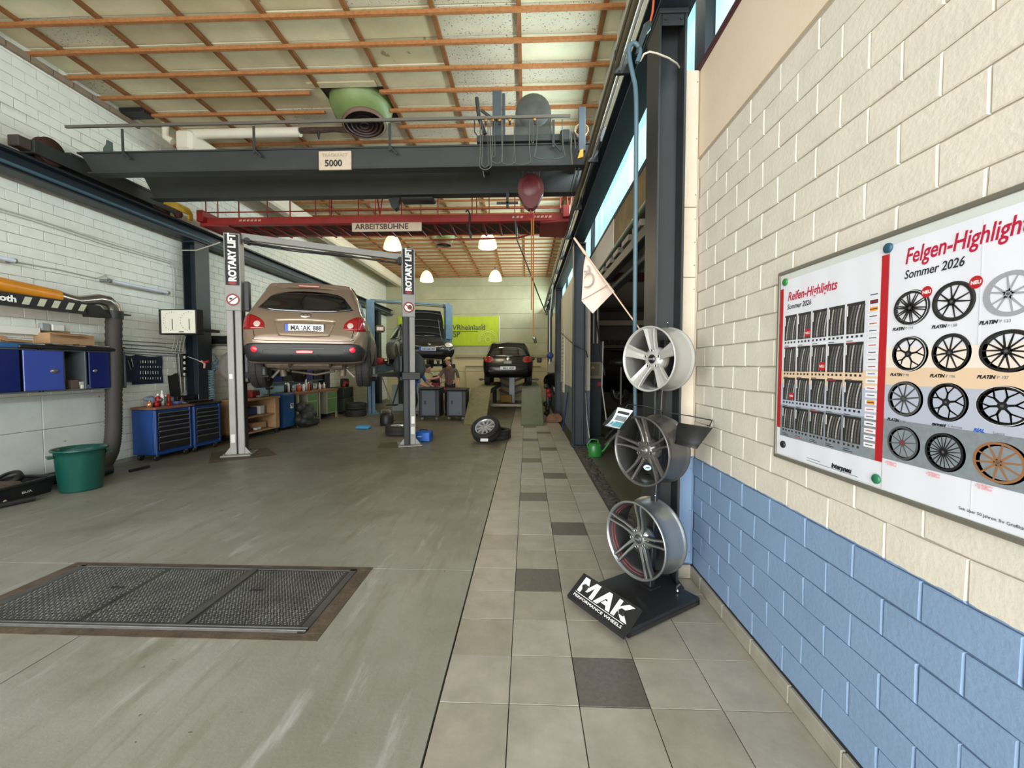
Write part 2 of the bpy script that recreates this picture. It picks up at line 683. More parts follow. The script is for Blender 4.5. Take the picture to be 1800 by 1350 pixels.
def brick_wall(parent, x, sgn, ya, yb, za, zb, m, gap=0.0024, depth=0.009, limit=300, holes=(), phase=0.0, clipL=True):
    """sgn=+1: faces +x (left wall). z0 aligned to courses. Returns numbers."""
    meshes = brick_meshes(m, BL, BH, gap, depth)
    me = [b.mesh('brick') for b in meshes]
    items = []
    nz = int(math.ceil((zb - za) / BH))
    for r in range(nz):
        z = za + r * BH
        y = ya - (BL / 2 if r % 2 else 0) - phase
        while y < yb - 0.02:
            y0, y1 = max(y, ya), min(y + BL, yb)
            z1 = min(z + BH, zb)
            if y1 - y0 > 0.03 and z1 - z > 0.03:
                cy, cz = (y0 + y1) / 2, (z + z1) / 2
                if not any(h[0] < cy < h[1] and h[2] < cz < h[3] for h in holes):
                    items.append((math.hypot(cy, math.hypot(x, cz - 1.5)), y0, y1, z, z1))
            y += BL
    items.sort()
    rest = MB()
    for i, (d, y0, y1, z, z1) in enumerate(items):
        k = random.randrange(len(me))
        sy, sz = (y1 - y0) / BL, (z1 - z) / BH
        M = T(x, y0, z) @ (Matrix.Diagonal((1, sy, sz, 1)) if sgn > 0 else Matrix.Diagonal((-1, sy, sz, 1)))
        if i < limit:
            o = bpy.data.objects.new('brick', me[k])
            COL.objects.link(o)
            o.parent = parent
            if sgn > 0:
                o.matrix_basis = M
            else:   # turn half round about z instead of mirroring
                o.matrix_basis = T(x, y1, z) @ RZ(PI) @ Matrix.Diagonal((1, sy, sz, 1))
        else:
            src = meshes[k]
            MM = M if sgn > 0 else T(x, y1, z) @ RZ(PI) @ Matrix.Diagonal((1, sy, sz, 1))
            rest.add(src.v, src.f, m, False, MM)
    if rest.v:
        rest.build('far_bricks', parent, kind='stuff', label='far small painted bricks of the wall')
    return len(items)


# left wall
mb = MB()
mb.box((XL - 0.3, -1.4, -0.3), (XL, YB + 0.2, ZC + 0.3), MORT_L)
wall_l = mb.build('wall_left', kind='structure', label='long left wall of white painted bricks')
holes = [(3.0, 6.05, 0.0, 1.15), (-2, 40, 3.82, 4.02)]
n = brick_wall(wall_l, XL, 1, 4.0, YB, 0.06, ZC, PAINT_L, holes=holes)
print('left bricks', n)
# smooth wall cladding below the wall cabinet
PANELW = mat('wall_panel_white', (196, 200, 196), 0.55, noise=(2.5, 0.10), bump=(4, 0.1), speck=(9, 0.72, (140, 132, 112)))
for (y0, y1, z0, z1) in ((2.9, 5.16, 0.10, 0.68), (5.165, 6.03, 0.10, 0.68), (2.9, 5.16, 0.685, 1.13), (5.165, 6.03, 0.685, 1.13)):
    mb = MB()
    mb.cbox((XL, y0, z0), (XL + 0.03, y1, z1), PANELW, 0.004)
    mb.build('panel', wall_l)

# right wall, near piece
mb = MB()
mb.box((XR, -1.4, -0.3), (XR + 0.3, 2.98, 2.945), MORT_R)
wall_r = mb.build('wall_right', kind='structure', label='near right wall of painted bricks, cream above and blue below')
n = brick_wall(wall_r, XR, -1, 0.55, 2.96, 0.088, 2.93, PAINT_R, gap=0.0024, depth=0.008, phase=0.19)
print('right bricks', n)
CREAM = mat('cream_render', (222, 205, 182), 0.7, noise=(2, 0.05), bump=(30, 0.1), speck=(25, 0.74, (150, 138, 118)))
mb = MB()
mb.box((XR - 0.012, -1.4, 2.935), (XR + 0.3, 2.98, 3.52), CREAM)
mb.build('wall_right_lintel', kind='structure', label='smooth cream concrete ring beam above the brick courses')
mb = MB()
mb.cbox((XR - 0.03, -1.4, 3.515), (XR + 0.3, 2.99, 3.55), mat('sill_maroon', (70, 34, 36), 0.5), 0.004)
mb.build('trim_1', kind='structure', label='maroon sill under the near high window')
# pier of boards at the end of the wall
PIERM = paint_mat('pier_paint', (218, 207, 188), (124, 150, 181), 0.875)
mb = MB()
mb.box((1.058, 2.975, 0.0), (XR + 0.3, 3.10, 3.5), PIERM)
wall_p = mb.build('wall_right_pier', kind='structure', label='narrow cream boarded pier at the end of the right wall')
for (z0, z1) in ((0.10, 0.86), (0.864, 2.12), (2.124, 2.60), (2.604, 3.52)):
    mb = MB()
    mb.cbox((1.05, 2.955, z0), (1.172, 2.978, z1), PIERM, 0.003)
    for zz in (z0 + 0.08, (z0 + z1) / 2, z1 - 0.08):
        for xx in (1.065, 1.16):
            mb.cyl((xx, 2.952, zz), (xx, 2.956, zz), 0.004, GREYM, n=6)
    mb.build('board', wall_p)
# skirting stones
SKM = mat('skirting', (150, 146, 132), 0.6, noise=(8, 0.2))
mb = MB()
mb.box((XR - 0.012, -1.4, 0), (XR, 2.98, 0.085), JOINT)
sk = mb.build('baseboard_right', kind='structure', label='grey stone skirting under the blue bricks')
y = -1.3
while y < 2.9:
    mb = MB()
    mb.cbox((XR - 0.03, y + 0.002, 0.001), (XR - 0.01, min(y + 0.31, 2.94), 0.086), SKM, 0.004)
    mb.build('skirting_tile', sk)
    y += 0.3127
mb = MB()
mb.cbox((1.045, 2.93, 0.001), (1.165, 2.955, 0.095), SKM, 0.004)
mb.build('skirting_tile', sk)
# back wall: concrete planks
BACKM = mat('back_wall_upper', (176, 176, 146), 0.7, noise=(1.2, 0.16, (1, 1, 1)), bump=(20, 0.2))
BACKL = mat('back_wall_lower', (214, 202, 160), 0.6, noise=(2, 0.07))
mb = MB()
mb.box((XL - 0.3, YB, -0.3), (9.0, YB + 0.3, ZC + 0.3), BACKM)
wb = mb.build('wall_back', kind='structure', label='pale back wall with long concrete planks above a cream base')
for i, (z0, z1, m) in enumerate(((0, 1.30, BACKL), (1.31, 2.0, BACKL), (2.01, 2.55, BACKM), (2.56, 3.2, BACKM), (3.21, 3.85, BACKM), (3.86, 4.5, BACKM), (4.51, 5.1, BACKM), (5.11, 5.54, BACKM))):
    mb = MB()
    mb.cbox((XL, YB - 0.025, z0 + 0.004), (XR + 0.2, YB + 0.01, z1 - 0.004), m, 0.006)
    mb.build('plank', wb)
mb = MB()    # ledge and pipe on the back wall
mb.box((-3.2, YB - 0.12, 1.93), (0.9, YB - 0.02, 2.03), mat('ledge_grey', (160, 150, 120), 0.6))
mb.build('ledge', wb)
mb = MB()
a, b_ = PY(811, 657, YB - 0.08), PY(811, 625, YB - 0.08)
mb.tube([(-2.75, YB - 0.08, 0.4), (-2.75, YB - 0.08, 1.55), (-2.55, YB - 0.08, 1.55), (0.6, YB - 0.08, 1.55)], 0.03, mat('pipe_beige', (196, 186, 150), 0.5), n=8)
mb.build('pipe', wb)
# wall beyond the side bay opening (right), and the wall over the opening
WH2 = paint_mat('paint_far_right', (200, 194, 176), (98, 110, 116), 1.05)
mb = MB()
mb.box((1.02, 8.06, 0.0), (1.22, YB, 3.52), WH2)
mb.build('wall_right_far', kind='structure', label='pale partition wall with a dark base beyond the second column')
mb = MB()
mb.box((XR - 0.02, 5.75, 3.02), (XR + 0.1, 7.8, 3.52), mat('header_panel', (196, 190, 176), 0.6))
mb.build('trim_2', kind='structure', label='pale header panel over the side bay opening')
# strip of wall above the glazing
TOPW = mat('upper_wall_white', (206, 210, 196), 0.7, noise=(3, 0.06))
mb = MB()
mb.box((XR - 0.1, -1.4, 4.72), (XR + 0.3, YB, ZC + 0.1), TOPW)
wt = mb.build('wall_right_upper', kind='structure', label='white strip of wall between the glazing and the ceiling')
y = 2.0
while y < YB - 0.5:
    mb = MB()
    mb.cbox((XR - 0.115, y + 0.004, 4.74), (XR - 0.1, y + 0.62, ZC - 0.02), TOPW, 0.004)
    mb.build('panel', wt)
    y += 0.63
# front wall over the gate (behind the camera) and side piece
mb = MB()
mb.box((XL - 0.3, -1.7, 4.35), (XR + 0.3, -1.4, ZC + 0.3), MORT_W)
mb.build('wall_front', kind='structure', label='wall over the open gate behind the viewer')
# outdoor apron
mb = MB()
mb.box((-14, -16, -0.25), (9, -1.4, -0.02), mat('apron', (150, 146, 136), 0.9, noise=(2, 0.1)))
mb.build('ground', kind='structure', label='pale paving outside the gate')

# ------------------------------------------------ clerestory glazing: channel glass planks
GL = mat('channel_glass', (190, 225, 225), 0.35, emit=((150, 222, 228), 1.05), spec=0.4)
GLW = mat('channel_glass_pale', (205, 230, 226), 0.35, emit=((178, 232, 232), 1.1), spec=0.4)
FR = mat('window_frame_dark', (34, 38, 44), 0.5)
mb = MB()
mb.box((XR + 0.0, 2.92, 3.55), (XR + 0.16, 3.09, 4.74), FR)
for yy in (7.86, 12.86):
    mb.box((XR + 0.0, yy - 0.06, 3.55), (XR + 0.16, yy + 0.05, 4.74), FR)
mb.box((XR - 0.02, -1.4, 4.68), (XR + 0.2, YB, 4.74), FR)
mb.box((XR - 0.02, 3.0, 3.50), (XR + 0.16, YB, 3.555), FR)
win = mb.build('window_1', kind='structure', label='high strip of translucent cyan channel glass on the right')
y = 3.095
i = 0
me = None
pane_me = []
for m in (GL, GLW):
    q = MB()
    q.add([(0, 0.004, 0), (0, 0.236, 0), (0, 0.236, 1.13), (0, 0.004, 1.13), (0.03, 0.004, 0), (0.03, 0.236, 0), (0.03, 0.236, 1.13), (0.03, 0.004, 1.13)],
          [(0, 3, 2, 1), (4, 5, 6, 7), (0, 1, 5, 4), (1, 2, 6, 5), (2, 3, 7, 6), (3, 0, 4, 7)], m)
    pane_me.append(q.mesh('pane'))
while y < YB - 0.3:
    if not (7.76 < y < 7.95 or 12.76 < y < 12.95):
        o = bpy.data.objects.new('pane', pane_me[0 if random.random() < 0.7 else 1])
        COL.objects.link(o)
        o.parent = win
        o.location = (XR + 0.06, y, 3.555)
    y += 0.243
for yy in (2.665, 2.42, 2.175, 1.93, 1.685, 1.44, 1.195, 0.95, 0.705, 0.46):
    o = bpy.data.objects.new('pane', pane_me[1 if yy > 2.0 else 0])
    COL.objects.link(o)
    o.parent = win
    o.location = (XR + 0.06, yy, 3.555)

# ------------------------------------------------ ceiling
PAN = [mat('ceiling_%s' % n, c, 0.85, noise=(2.2, 0.13), bump=(70, 0.25), speck=s) for n, c, s in (
    ('plain', (214, 206, 172), None), ('dull', (200, 190, 156), None), ('pale', (226, 222, 190), None),
    ('specked', (206, 200, 176), (42, 0.62, (120, 112, 96))), ('stained', (198, 188, 150), (5, 0.66, (150, 134, 96))))]
mb = MB()
mb.box((XL - 0.3, -1.7, ZC + 0.02), (XR + 0.3, YB + 0.2, ZC + 0.3), mat('ceiling_void', (70, 60, 48), 0.9))
ceil = mb.build('ceiling', kind='structure', label='ceiling of pale insulation panels behind brown timber battens')
DX, DY = 0.963, 0.437
YB0 = 4.76 - 7 * DY
xs = [-0.097 + DX * k for k in range(-6, 2)]
xedges = [XL] + xs + [XR - 0.1]
FAN = (PZ(580, 190, ZC).x - 0.05, PZ(683, 190, ZC).x + 0.05, 5.98, 6.95)
pmesh = {}
cnt = 0
restp = MB()
for r in range(0, 40):
    ya = YB0 + r * DY
    yb = min(ya + DY, YB)
    if ya > YB:
        break
    for i in range(len(xedges) - 1):
        xa, xb = xedges[i], xedges[i + 1]
        if xb - xa < 0.1:
            continue
        cx, cy = (xa + xb) / 2, (ya + yb) / 2
        if FAN[0] < cx < FAN[1] and FAN[2] < cy < FAN[3]:
            continue
        z = ZC - 0.03 + random.uniform(-0.008, 0.006)
        k = random.choice((0, 0, 1, 2, 3, 4))
        if cx > -0.4:
            k = random.choice((2, 2, 3, 2))
        elif cx > -1.2:
            k = 3 if r < 14 else random.choice((0, 2))
        if r < 33:
            key = (k, round(xb - xa, 2))
            if key not in pmesh:
                q = MB()
                q.cbox((-(xb - xa) / 2 + 0.006, -DY / 2 + 0.004, 0), ((xb - xa) / 2 - 0.006, DY / 2 - 0.004, 0.03), PAN[k], 0.006)
                pmesh[key] = q.mesh('panel')
            o = bpy.data.objects.new('panel', pmesh[key])
            COL.objects.link(o)
            o.parent = ceil
            o.location = (cx, cy, z)
            o.rotation_euler = (random.uniform(-0.01, 0.01), random.uniform(-0.006, 0.006), 0)
            cnt += 1
        else:
            restp.box((xa + 0.006, ya + 0.004, z), (xb - 0.006, yb - 0.004, z + 0.03), PAN[k])
restp.build('far_panels', ceil, kind='stuff', label='small far ceiling panels near the back wall')
print('panels', cnt)
WOODD = mat('batten_wood_dark', (134, 88, 46), 0.75, noise=(4, 0.3))
for i, x in enumerate(xs):
    segs = [(YB0 - 1, YB)]
    if FAN[0] < x < FAN[1]:
        segs = [(YB0 - 1, FAN[2]), (FAN[3], YB)]
    for a, b_ in segs:
        q = MB()
        q.cbox((x - 0.027, a, ZC - 0.075), (x + 0.027, b_, ZC - 0.032), WOODD, 0.003)
        q.build('batten', ceil)
for r in range(0, 40):
    y = YB0 + r * DY
    if y > YB - 0.05:
        break
    segs = [(XL, XR - 0.1)]
    if FAN[2] - 0.1 < y < FAN[3]:
        segs = [(XL, FAN[0]), (FAN[1], XR - 0.1)]
    if 6.7 < y < 7.0:
        segs = [(XL + 0.5, FAN[0]), (FAN[1], XR - 0.1)]
    for a, b_ in segs:
        q = MB()
        q.cbox((a, y - 0.024, ZC - 0.118), (b_, y + 0.024, ZC - 0.076), WOODB, 0.003)
        q.build('batten', ceil)

# ------------------------------------------------ pit cover in the floor
RUST = mat('rusty_steel', (88, 76, 62), 0.8, noise=(7, 0.5), bump=(40, 0.3))
PITF = mat('pit_frame_steel', (96, 96, 94), 0.45, 0.4, noise=(8, 0.3))
PITP = mat('checker_plate', (72, 72, 70), 0.42, 0.3, noise=(4, 0.4))
PITT = mat('checker_tread', (118, 118, 116), 0.34, 0.5, noise=(4, 0.4))  # lighter than the plate: the tread's highlight is put into the colour
pit = thing('pit_cover', 'checker plate cover of the floor pit in a rusty steel frame', 'pit cover', (-2.3, 2.6, 0))
q = MB()
x0, y0, x1, y1 = PIT
for (a, c, b_, d) in ((x0, y0, x1, y0 + 0.065), (x0, y1 - 0.05, x1, y1), (x1 - 0.10, y0 + 0.065, x1, y1 - 0.05), (x0, y0 + 0.065, x0 + 0.10, y1 - 0.05)):
    q.cbox((a, c, -0.05), (b_, d, 0.003), RUST, 0.002)
q.build('rust_frame', pit, world=True, label='rusty brown outer frame')
fx0, fx1, fy0, fy1 = x0 + 0.10, x1 - 0.10, y0 + 0.065, y1 - 0.05
q = MB()
for (a, c, b_, d) in ((fx0, fy0, fx1, fy0 + 0.045), (fx0, fy1 - 0.025, fx1, fy1), (fx1 - 0.05, fy0, fx1, fy1), (fx0, fy0, fx0 + 0.05, fy1)):
    q.cbox((a, c, -0.05), (b_, d, 0.010), PITF, 0.004)
for dy in (0.012, 0.034):
    q.cyl((fx0, fy0 + dy, 0.010), (fx1, fy0 + dy, 0.010), 0.006, PITF, n=8)
q.box((fx0, fy0, -0.29), (fx1, fy1, -0.06), JOINT)
q.build('frame', pit, world=True)
pxs = [(fx0 + 0.052, -2.635), (-2.63, -1.975), (-1.97, fx1 - 0.052)]
for k, (a, b_) in enumerate(pxs):
    q = MB()
    ya, yb = fy0 + 0.048, fy1 - 0.028
    q.cbox((a, ya, -0.05), (b_, yb, 0.008), PITP, 0.003)
    pl = q.build('plate', pit, world=True)
    q = MB()
    i = 0
    yy = ya + 0.02
    st = 0.019
    while yy < yb - 0.012:
        xx = a + 0.02 + (st / 2 if i % 2 else 0)
        j = 0
        while xx < b_ - (0.06 if k == 1 else 0.02):
            ang = PI / 4 if (i + j) % 2 else -PI / 4
            M = T(xx, yy, 0.008) @ RZ(ang)
            q.add([(-0.009, 0, 0), (0, -0.0035, 0), (0.009, 0, 0), (0, 0.0035, 0), (0, 0, 0.004)], [(0, 1, 4), (1, 2, 4), (2, 3, 4), (3, 0, 4)], PITT, False, M)
            xx += st
            j += 1
        yy += st * 0.8
        i += 1
    if k == 1:
        q.box((b_ - 0.05, ya, 0.008), (b_ - 0.004, yb, 0.012), PITF)
    q.build('tread_pattern', pit, world=True, kind='stuff')
for k, (a, b_) in enumerate(pxs):
    if k == 1:
        continue
    q = MB()
    cx = b_ - 0.13 if k == 0 else a + 0.17
    cy = fy0 + 0.42
    q.cbox((cx - 0.045, cy - 0.011, 0.0085), (cx + 0.045, cy + 0.011, 0.0105), BLACK, 0.001, None)  # flat black plate: the shade of a hand hole put into colour
    q.build('hand_hole_dark', pit, world=True)
# ================================================================ STEEL FRAME AND CRANE
def hbeam(mb, a, b, wdt, hgt, m, tf=0.014, tw=0.01, side=(1, 0, 0)):
    """H section from a to b; side = direction of the flange width"""
    a, b = Vector(a), Vector(b)
    L_ = (b - a).length
    ez = (b - a).normalized()
    ex = Vector(side).normalized()
    ey = ez.cross(ex)
    M = frame(a, ex, ey, ez)
    h, w_ = hgt / 2, wdt / 2
    for s in (-1, 1):
        mb.cbox((-w_, s * h - (tf if s > 0 else 0), 0), (w_, s * h + (0 if s > 0 else tf), L_), m, 0.002, M)
    mb.box((-tw / 2, -h + tf, 0), (tw / 2, h - tf, L_), m, M)


# columns: (x centre, near face y, label)
cols = [(0.94, 2.80, 'nearest dark steel column beside the wheel display', STEEL, 0.18, 0.27),
        (0.98, 7.80, 'dark steel column at the far side of the side bay opening', STEELB, 0.22, 0.24),
        (0.95, 12.42, 'third dark steel column on the right, behind the ramps', STEELB, 0.20, 0.24),
        (0.95, 16.9, 'last dark steel column on the right near the back wall', STEELB, 0.20, 0.24),
        (-6.17, 7.45, 'dark steel column on the left wall behind the tool trolleys', STEELB, 0.24, 0.34),
        (-6.17, 12.3, 'dark steel column on the left wall beside the blue lift', STEELB, 0.20, 0.30),
        (-6.17, 16.9, 'last dark steel column on the left wall', STEELB, 0.20, 0.30)]
for k, (x, y, lab, m, wx, wy) in enumerate(cols):
    t = thing('steel_column', lab, 'column', (x, y + wy / 2, 0))
    t['kind'] = 'structure'
    q = MB()
    # flanges in planes of constant x, web along x
    hbeam(q, (0, 0, 0.02), (0, 0, 3.79), wy, wx, m, 0.016, 0.012, side=(0, 1, 0))
    q.build('shaft', t)
    q = MB()
    q.cbox((-wx / 2 - 0.03, -wy / 2 - 0.03, 0.001), (wx / 2 + 0.03, wy / 2 + 0.03, 0.02), m, 0.004)
    q.build('base_plate', t)
    q = MB()
    q.cbox((-wx / 2 - 0.004, -wy / 2 - 0.012, 3.77), (wx / 2 + 0.004, wy / 2 + 0.012, 3.80), m, 0.004)
    if k == 0:
        q.cbox((-wx / 2 + 0.02, -wy / 2 + 0.0, 3.70), (wx / 2 - 0.02, -wy / 2 + 0.012, 3.77), m, 0.003)
        for xx in (-0.05, 0.05):
            q.cyl((xx, -wy / 2 - 0.008, 3.738), (xx, -wy / 2 + 0.001, 3.738), 0.012, m, n=6)
    q.build('head_plate', t)
    # wall posts above, up to the ceiling (only right side: the glazing posts)
# runway beams and rails
for side, x, lab in ((-1, -6.12, 'left crane runway beam along the white brick wall'), (1, 0.95, 'right crane runway beam above the dark columns')):
    t = thing('runway_beam', lab, 'crane rail', (x, 8.5, 3.8))
    t['kind'] = 'structure'
    q = MB()
    hbeam(q, (x, -1.3, 3.92), (x, YB - 0.05, 3.92), 0.22, 0.24, STEELB, 0.02, 0.012, side=(1, 0, 0))
    q.build('beam', t, world=True)
    q = MB()
    q.cbox((x - 0.03, -1.3, 4.04), (x + 0.03, YB - 0.05, 4.09), mat('rail_steel', (66, 62, 56), 0.5, 0.4, noise=(8, 0.3)), 0.008)
    q.build('rail', t, world=True)
    q = MB()
    if side < 0:
        q.tube([(x + 0.125, -1.3, 3.86), (x + 0.125, YB - 0.1, 3.86)], 0.022, mat('pipe_blue_grey', (62, 92, 106), 0.4), n=8)
        q.build('pipe', t, world=True, label='blue grey pipe along the beam')
    else:
        q.tube([(x - 0.17, -1.3, 3.98), (x - 0.17, YB - 0.1, 3.98)], 0.010, mat('conduit', (176, 176, 168), 0.4, 0.3), n=6)
        q.build('conduit', t, world=True)
        q = MB()
        for dz, r_, m in ((4.02, 0.025, mat('busbar_olive', (92, 86, 66), 0.6)), (4.12, 0.02, MATS['busbar_olive']), (4.07, 0.02, BLACK)):
            q.tube([(x - 0.20, -1.3, dz), (x - 0.20, YB - 0.1, dz)], r_, m, n=6)
        for i in range(12):
            q.box((x - 0.22, 0.6 + i * 1.5, 3.95), (x - 0.1, 0.63 + i * 1.5, 4.14), STEEL)
        q.build('busbar', t, world=True)

# ---------------------------------------------------------------- bridge crane
CR = mat('crane_grey', (46, 49, 49), 0.55, noise=(2.5, 0.2))
crane = thing('bridge_crane', 'dark grey two-girder bridge crane spanning the hall', 'crane', (-2.4, 5.9, 4.09))
Y1, Y2, GB = 5.44, 6.36, 4.08
for k, y in enumerate((Y1, Y2)):
    top = PY(600, 258, Y1).z
    GB = 4.08 if k == 0 else 4.118
    tg = top
    top = tg + (0.11 if k else 0)
    q = MB()
    q.cbox((-5.86, y, GB), (0.80, y + 0.16, GB + 0.02), CR, 0.004)
    q.cbox((-6.00, y, top - 0.02), (0.84, y + 0.17, top), CR, 0.004)
    q.add([(-5.80, y + 0.02, GB + 0.02), (0.78, y + 0.02, GB + 0.02), (0.82, y + 0.02, top - 0.02), (-5.96, y + 0.02, top - 0.02),
           (-5.80, y + 0.14, GB + 0.02), (0.78, y + 0.14, GB + 0.02), (0.82, y + 0.14, top - 0.02), (-5.96, y + 0.14, top - 0.02)],
          [(0, 1, 2, 3), (4, 7, 6, 5), (0, 3, 7, 4), (1, 5, 6, 2)], CR)
    q.cbox((-5.8, y + 0.06, top), (0.7, y + 0.10, top + 0.03), mat('rail_steel2', (84, 78, 70), 0.5, 0.4), 0.004)
    q.build('girder', crane, world=True)
GT = tg
for side, x in ((-1, -6.12), (1, 0.95)):
    q = MB()
    for s in (-0.09, 0.07):
        q.cbox((x + s, Y1 - 0.42, 4.12), (x + s + 0.02, Y2 + 0.75, 4.29), CR, 0.004)
    q.cbox((x - 0.1, Y1 - 0.05, 4.29), (x + 0.1, Y2 + 0.3, 4.33), CR, 0.004)
    q.cbox((x - 0.1, Y1 - 0.46, 4.12), (x + 0.1, Y1 - 0.42, 4.28), CR, 0.004)
    ec = q.build('end_carriage', crane, world=True)
    for yy in (Y1 - 0.22, Y2 + 0.5):
        q = MB()
        q.lathe([(0.0, -0.04), (0.17, -0.04), (0.17, -0.03), (0.15, -0.02), (0.15, 0.02), (0.17, 0.03), (0.17, 0.04), (0.0, 0.04)], mat('wheel_iron', (74, 52, 46), 0.6, 0.3, noise=(8, 0.3)), 24, T(x, yy, 4.25) @ RY(PI / 2))
        q.build('wheel', ec, world=True)
    if side < 0:
        q = MB()
        q.cbox((x - 0.07, Y1 - 0.60, 4.14), (x + 0.07, Y1 - 0.46, 4.27), mat('buffer_wood', (64, 56, 50), 0.8), 0.01)
        q.build('buffer', ec, world=True)
# upright plate left
q = MB()
q.prism([(-5.72, GT), (-5.60, GT), (-5.60, GT + 0.17), (-5.64, GT + 0.19), (-5.67, GT + 0.20), (-5.68, GT + 0.14), (-5.72, GT + 0.09)], -0.01, 0.01, mat('plate_green_grey', (66, 80, 74), 0.5), Matrix(((1, 0, 0, 0), (0, 0, -1, Y1 + 0.1), (0, 1, 0, 0), (0, 0, 0, 1))))
q.build('end_stop', crane, world=True)
# festoon rail with its brackets
yf = Y1 - 0.06
za, zb = PY(115, 222, yf), PY(1003, 205, yf)
q = MB()
zr = (za.z + zb.z) / 2
q.cbox((za.x, yf - 0.015, zr - 0.018), (zb.x, yf + 0.015, zr + 0.018), mat('festoon_rail', (104, 100, 92), 0.5, 0.3), 0.004)
q.build('festoon_rail', crane, world=True)
for px in (212, 444, 684, 973):
    p = PY(px, 230, yf)
    q = MB()
    q.cbox((p.x - 0.016, yf + 0.015, zr - 0.03), (p.x + 0.016, yf + 0.03, GT - 0.08), CR, 0.003)
    q.tube([(p.x, yf + 0.02, GT - 0.03), (p.x + 0.10, yf + 0.02, GT - 0.13)], 0.013, CR, n=6)
    q.build('bracket', crane, world=True)


def sag(p, r, s, n=10):
    p, r = Vector(p), Vector(r)
    out = []
    for i in range(n + 1):
        t = i / n
        v = p.lerp(r, t)
        v.z -= s * 4 * t * (1 - t)
        out.append(v)
    return out


def uloop(x0, x1, y, ztop, zbot, n=26):
    """narrow hanging cable loop"""
    out = []
    for i in range(n + 1):
        t = i / n
        c = math.cos(PI * t)
        x = (x0 + x1) / 2 - (x1 - x0) / 2 * (abs(c) ** 0.8) * (1 if c > 0 else -1)
        z = ztop - (ztop - zbot) * (max(0.0, math.sin(PI * t)) ** 0.55)
        bulge = 0.35 * (x1 - x0) * (1 - abs(2 * abs(c) - 1)) * (-1 if c > 0 else 1)
        out.append((x + bulge, y, z))
    return out


def fx(px):
    return PY(px, 230, yf).x


fz = PY(860, 215, yf).z
for (pa, pb, ybot, r_) in ((845, 862, 301, 0.007), (858, 848, 296, 0.006), (866, 882, 290, 0.006), (884, 904, 293, 0.006), (904, 930, 292, 0.006), (944, 988, 284, 0.006), (935, 938, 255, 0.005), (870, 866, 278, 0.005)):
    zb_ = PY(860, ybot, yf).z
    q = MB()
    q.tube(uloop(fx(pa), fx(pb), yf - 0.02 - random.random() * 0.03, fz, zb_), r_, CABLE, n=6)
    q.build('festoon_cable', crane, world=True)
q = MB()
q.tube([PY(849, 300, yf - 0.02), PY(851, 312, yf - 0.02)], 0.006, CABLE, n=6)
q.build('cable_end', crane, world=True)
for px in (854, 866, 878, 896, 939):
    x = fx(px)
    q = MB()
    q.lathe([(0.0, -0.012), (0.022, -0.012), (0.022, 0.012), (0.0, 0.012)], mat('brass', (150, 110, 60), 0.4, 0.7), 12, T(x, yf - 0.02, zr - 0.04) @ RX(PI / 2))
    q.box((x - 0.014, yf - 0.024, zr - 0.10), (x + 0.014, yf - 0.008, zr - 0.04), BLACK)
    q.build('cable_slide', crane, world=True)
# trolley on top of the girders
tr0 = PY(838, 240, Y1).x
q = MB()
q.cbox((tr0, Y1 - 0.02, GT + 0.02), (0.72, Y1 + 0.10, GT + 0.10), CR, 0.005)
q.cbox((tr0, Y2 + 0.02, GT + 0.13), (0.72, Y2 + 0.14, GT + 0.22), CR, 0.005)
q.cbox((tr0, Y1, GT + 0.03), (tr0 + 0.1, Y2 + 0.14, GT + 0.10), CR, 0.005)
q.cbox((0.62, Y1, GT + 0.03), (0.72, Y2 + 0.14, GT + 0.10), CR, 0.005)
trol = q.build('trolley_frame', crane, world=True)
c = PY(937, 200, Y1 + 0.25)
q = MB()
prof = []
for i in range(13):
    a = PI * i / 12
    prof.append((c.x + 0.235 * math.cos(a) * (1.0 if math.sin(a) < 0.9 else 0.96), GT + 0.47 + 0.24 * math.sin(a)))
prof = [(c.x + 0.25, GT + 0.08)] + prof + [(c.x - 0.25, GT + 0.08)]
HOOD = mat('motor_hood', (74, 76, 72), 0.5, noise=(4, 0.35))
FM = Matrix(((1, 0, 0, 0), (0, 0, 1, 0), (0, 1, 0, 0), (0, 0, 0, 1)))
q.prism(prof, Y1 + 0.16, Y1 + 0.62, HOOD, FM)
q.lathe([(0.0, 0.05), (0.12, 0.045), (0.2, 0.02), (0.225, 0.0)], HOOD, 24, T(c.x, Y1 + 0.16, GT + 0.50) @ RX(PI / 2))
q.build('motor_hood', trol, world=True)
for (pa, pb, pt, dy) in ((866, 882, 162, 0.05), (883, 888, 166, 0.12), (1017, 1029, 190, -0.12)):
    a, b_, t_ = PY(pa, 200, Y1 + dy).x, PY(pb, 200, Y1 + dy).x, PY(pa, pt, Y1 + dy).z
    q = MB()
    q.cbox((a, Y1 + dy - 0.03, GT - (0.18 if pa > 1000 else -0.02)), (b_, Y1 + dy + 0.03, t_), mat('guide_plate', (66, 74, 80), 0.5), 0.004)
    q.build('guide_plate', trol, world=True)
q = MB()
q.tube([PY(838, 172, Y1), PY(842, 208, Y1), PY(853, 236, Y1)], 0.025, CR, n=8)
q.tube([PY(846, 194, Y1), PY(862, 206, Y1)], 0.02, CR, n=8)
q.tube([PY(834, 212, Y1), PY(834, 232, Y1), PY(840, 240, Y1), PY(850, 236, Y1)], 0.008, CR, n=6)
q.build('pickup_arm', trol, world=True)
q = MB()
q.cbox((fx(985), yf - 0.02, GT - 0.02), (fx(1003), yf + 0.06, GT + 0.13), CR, 0.02)
q.build('junction_box', trol, world=True)
q = MB()
cc = PY(1022, 228, Y1 - 0.14)
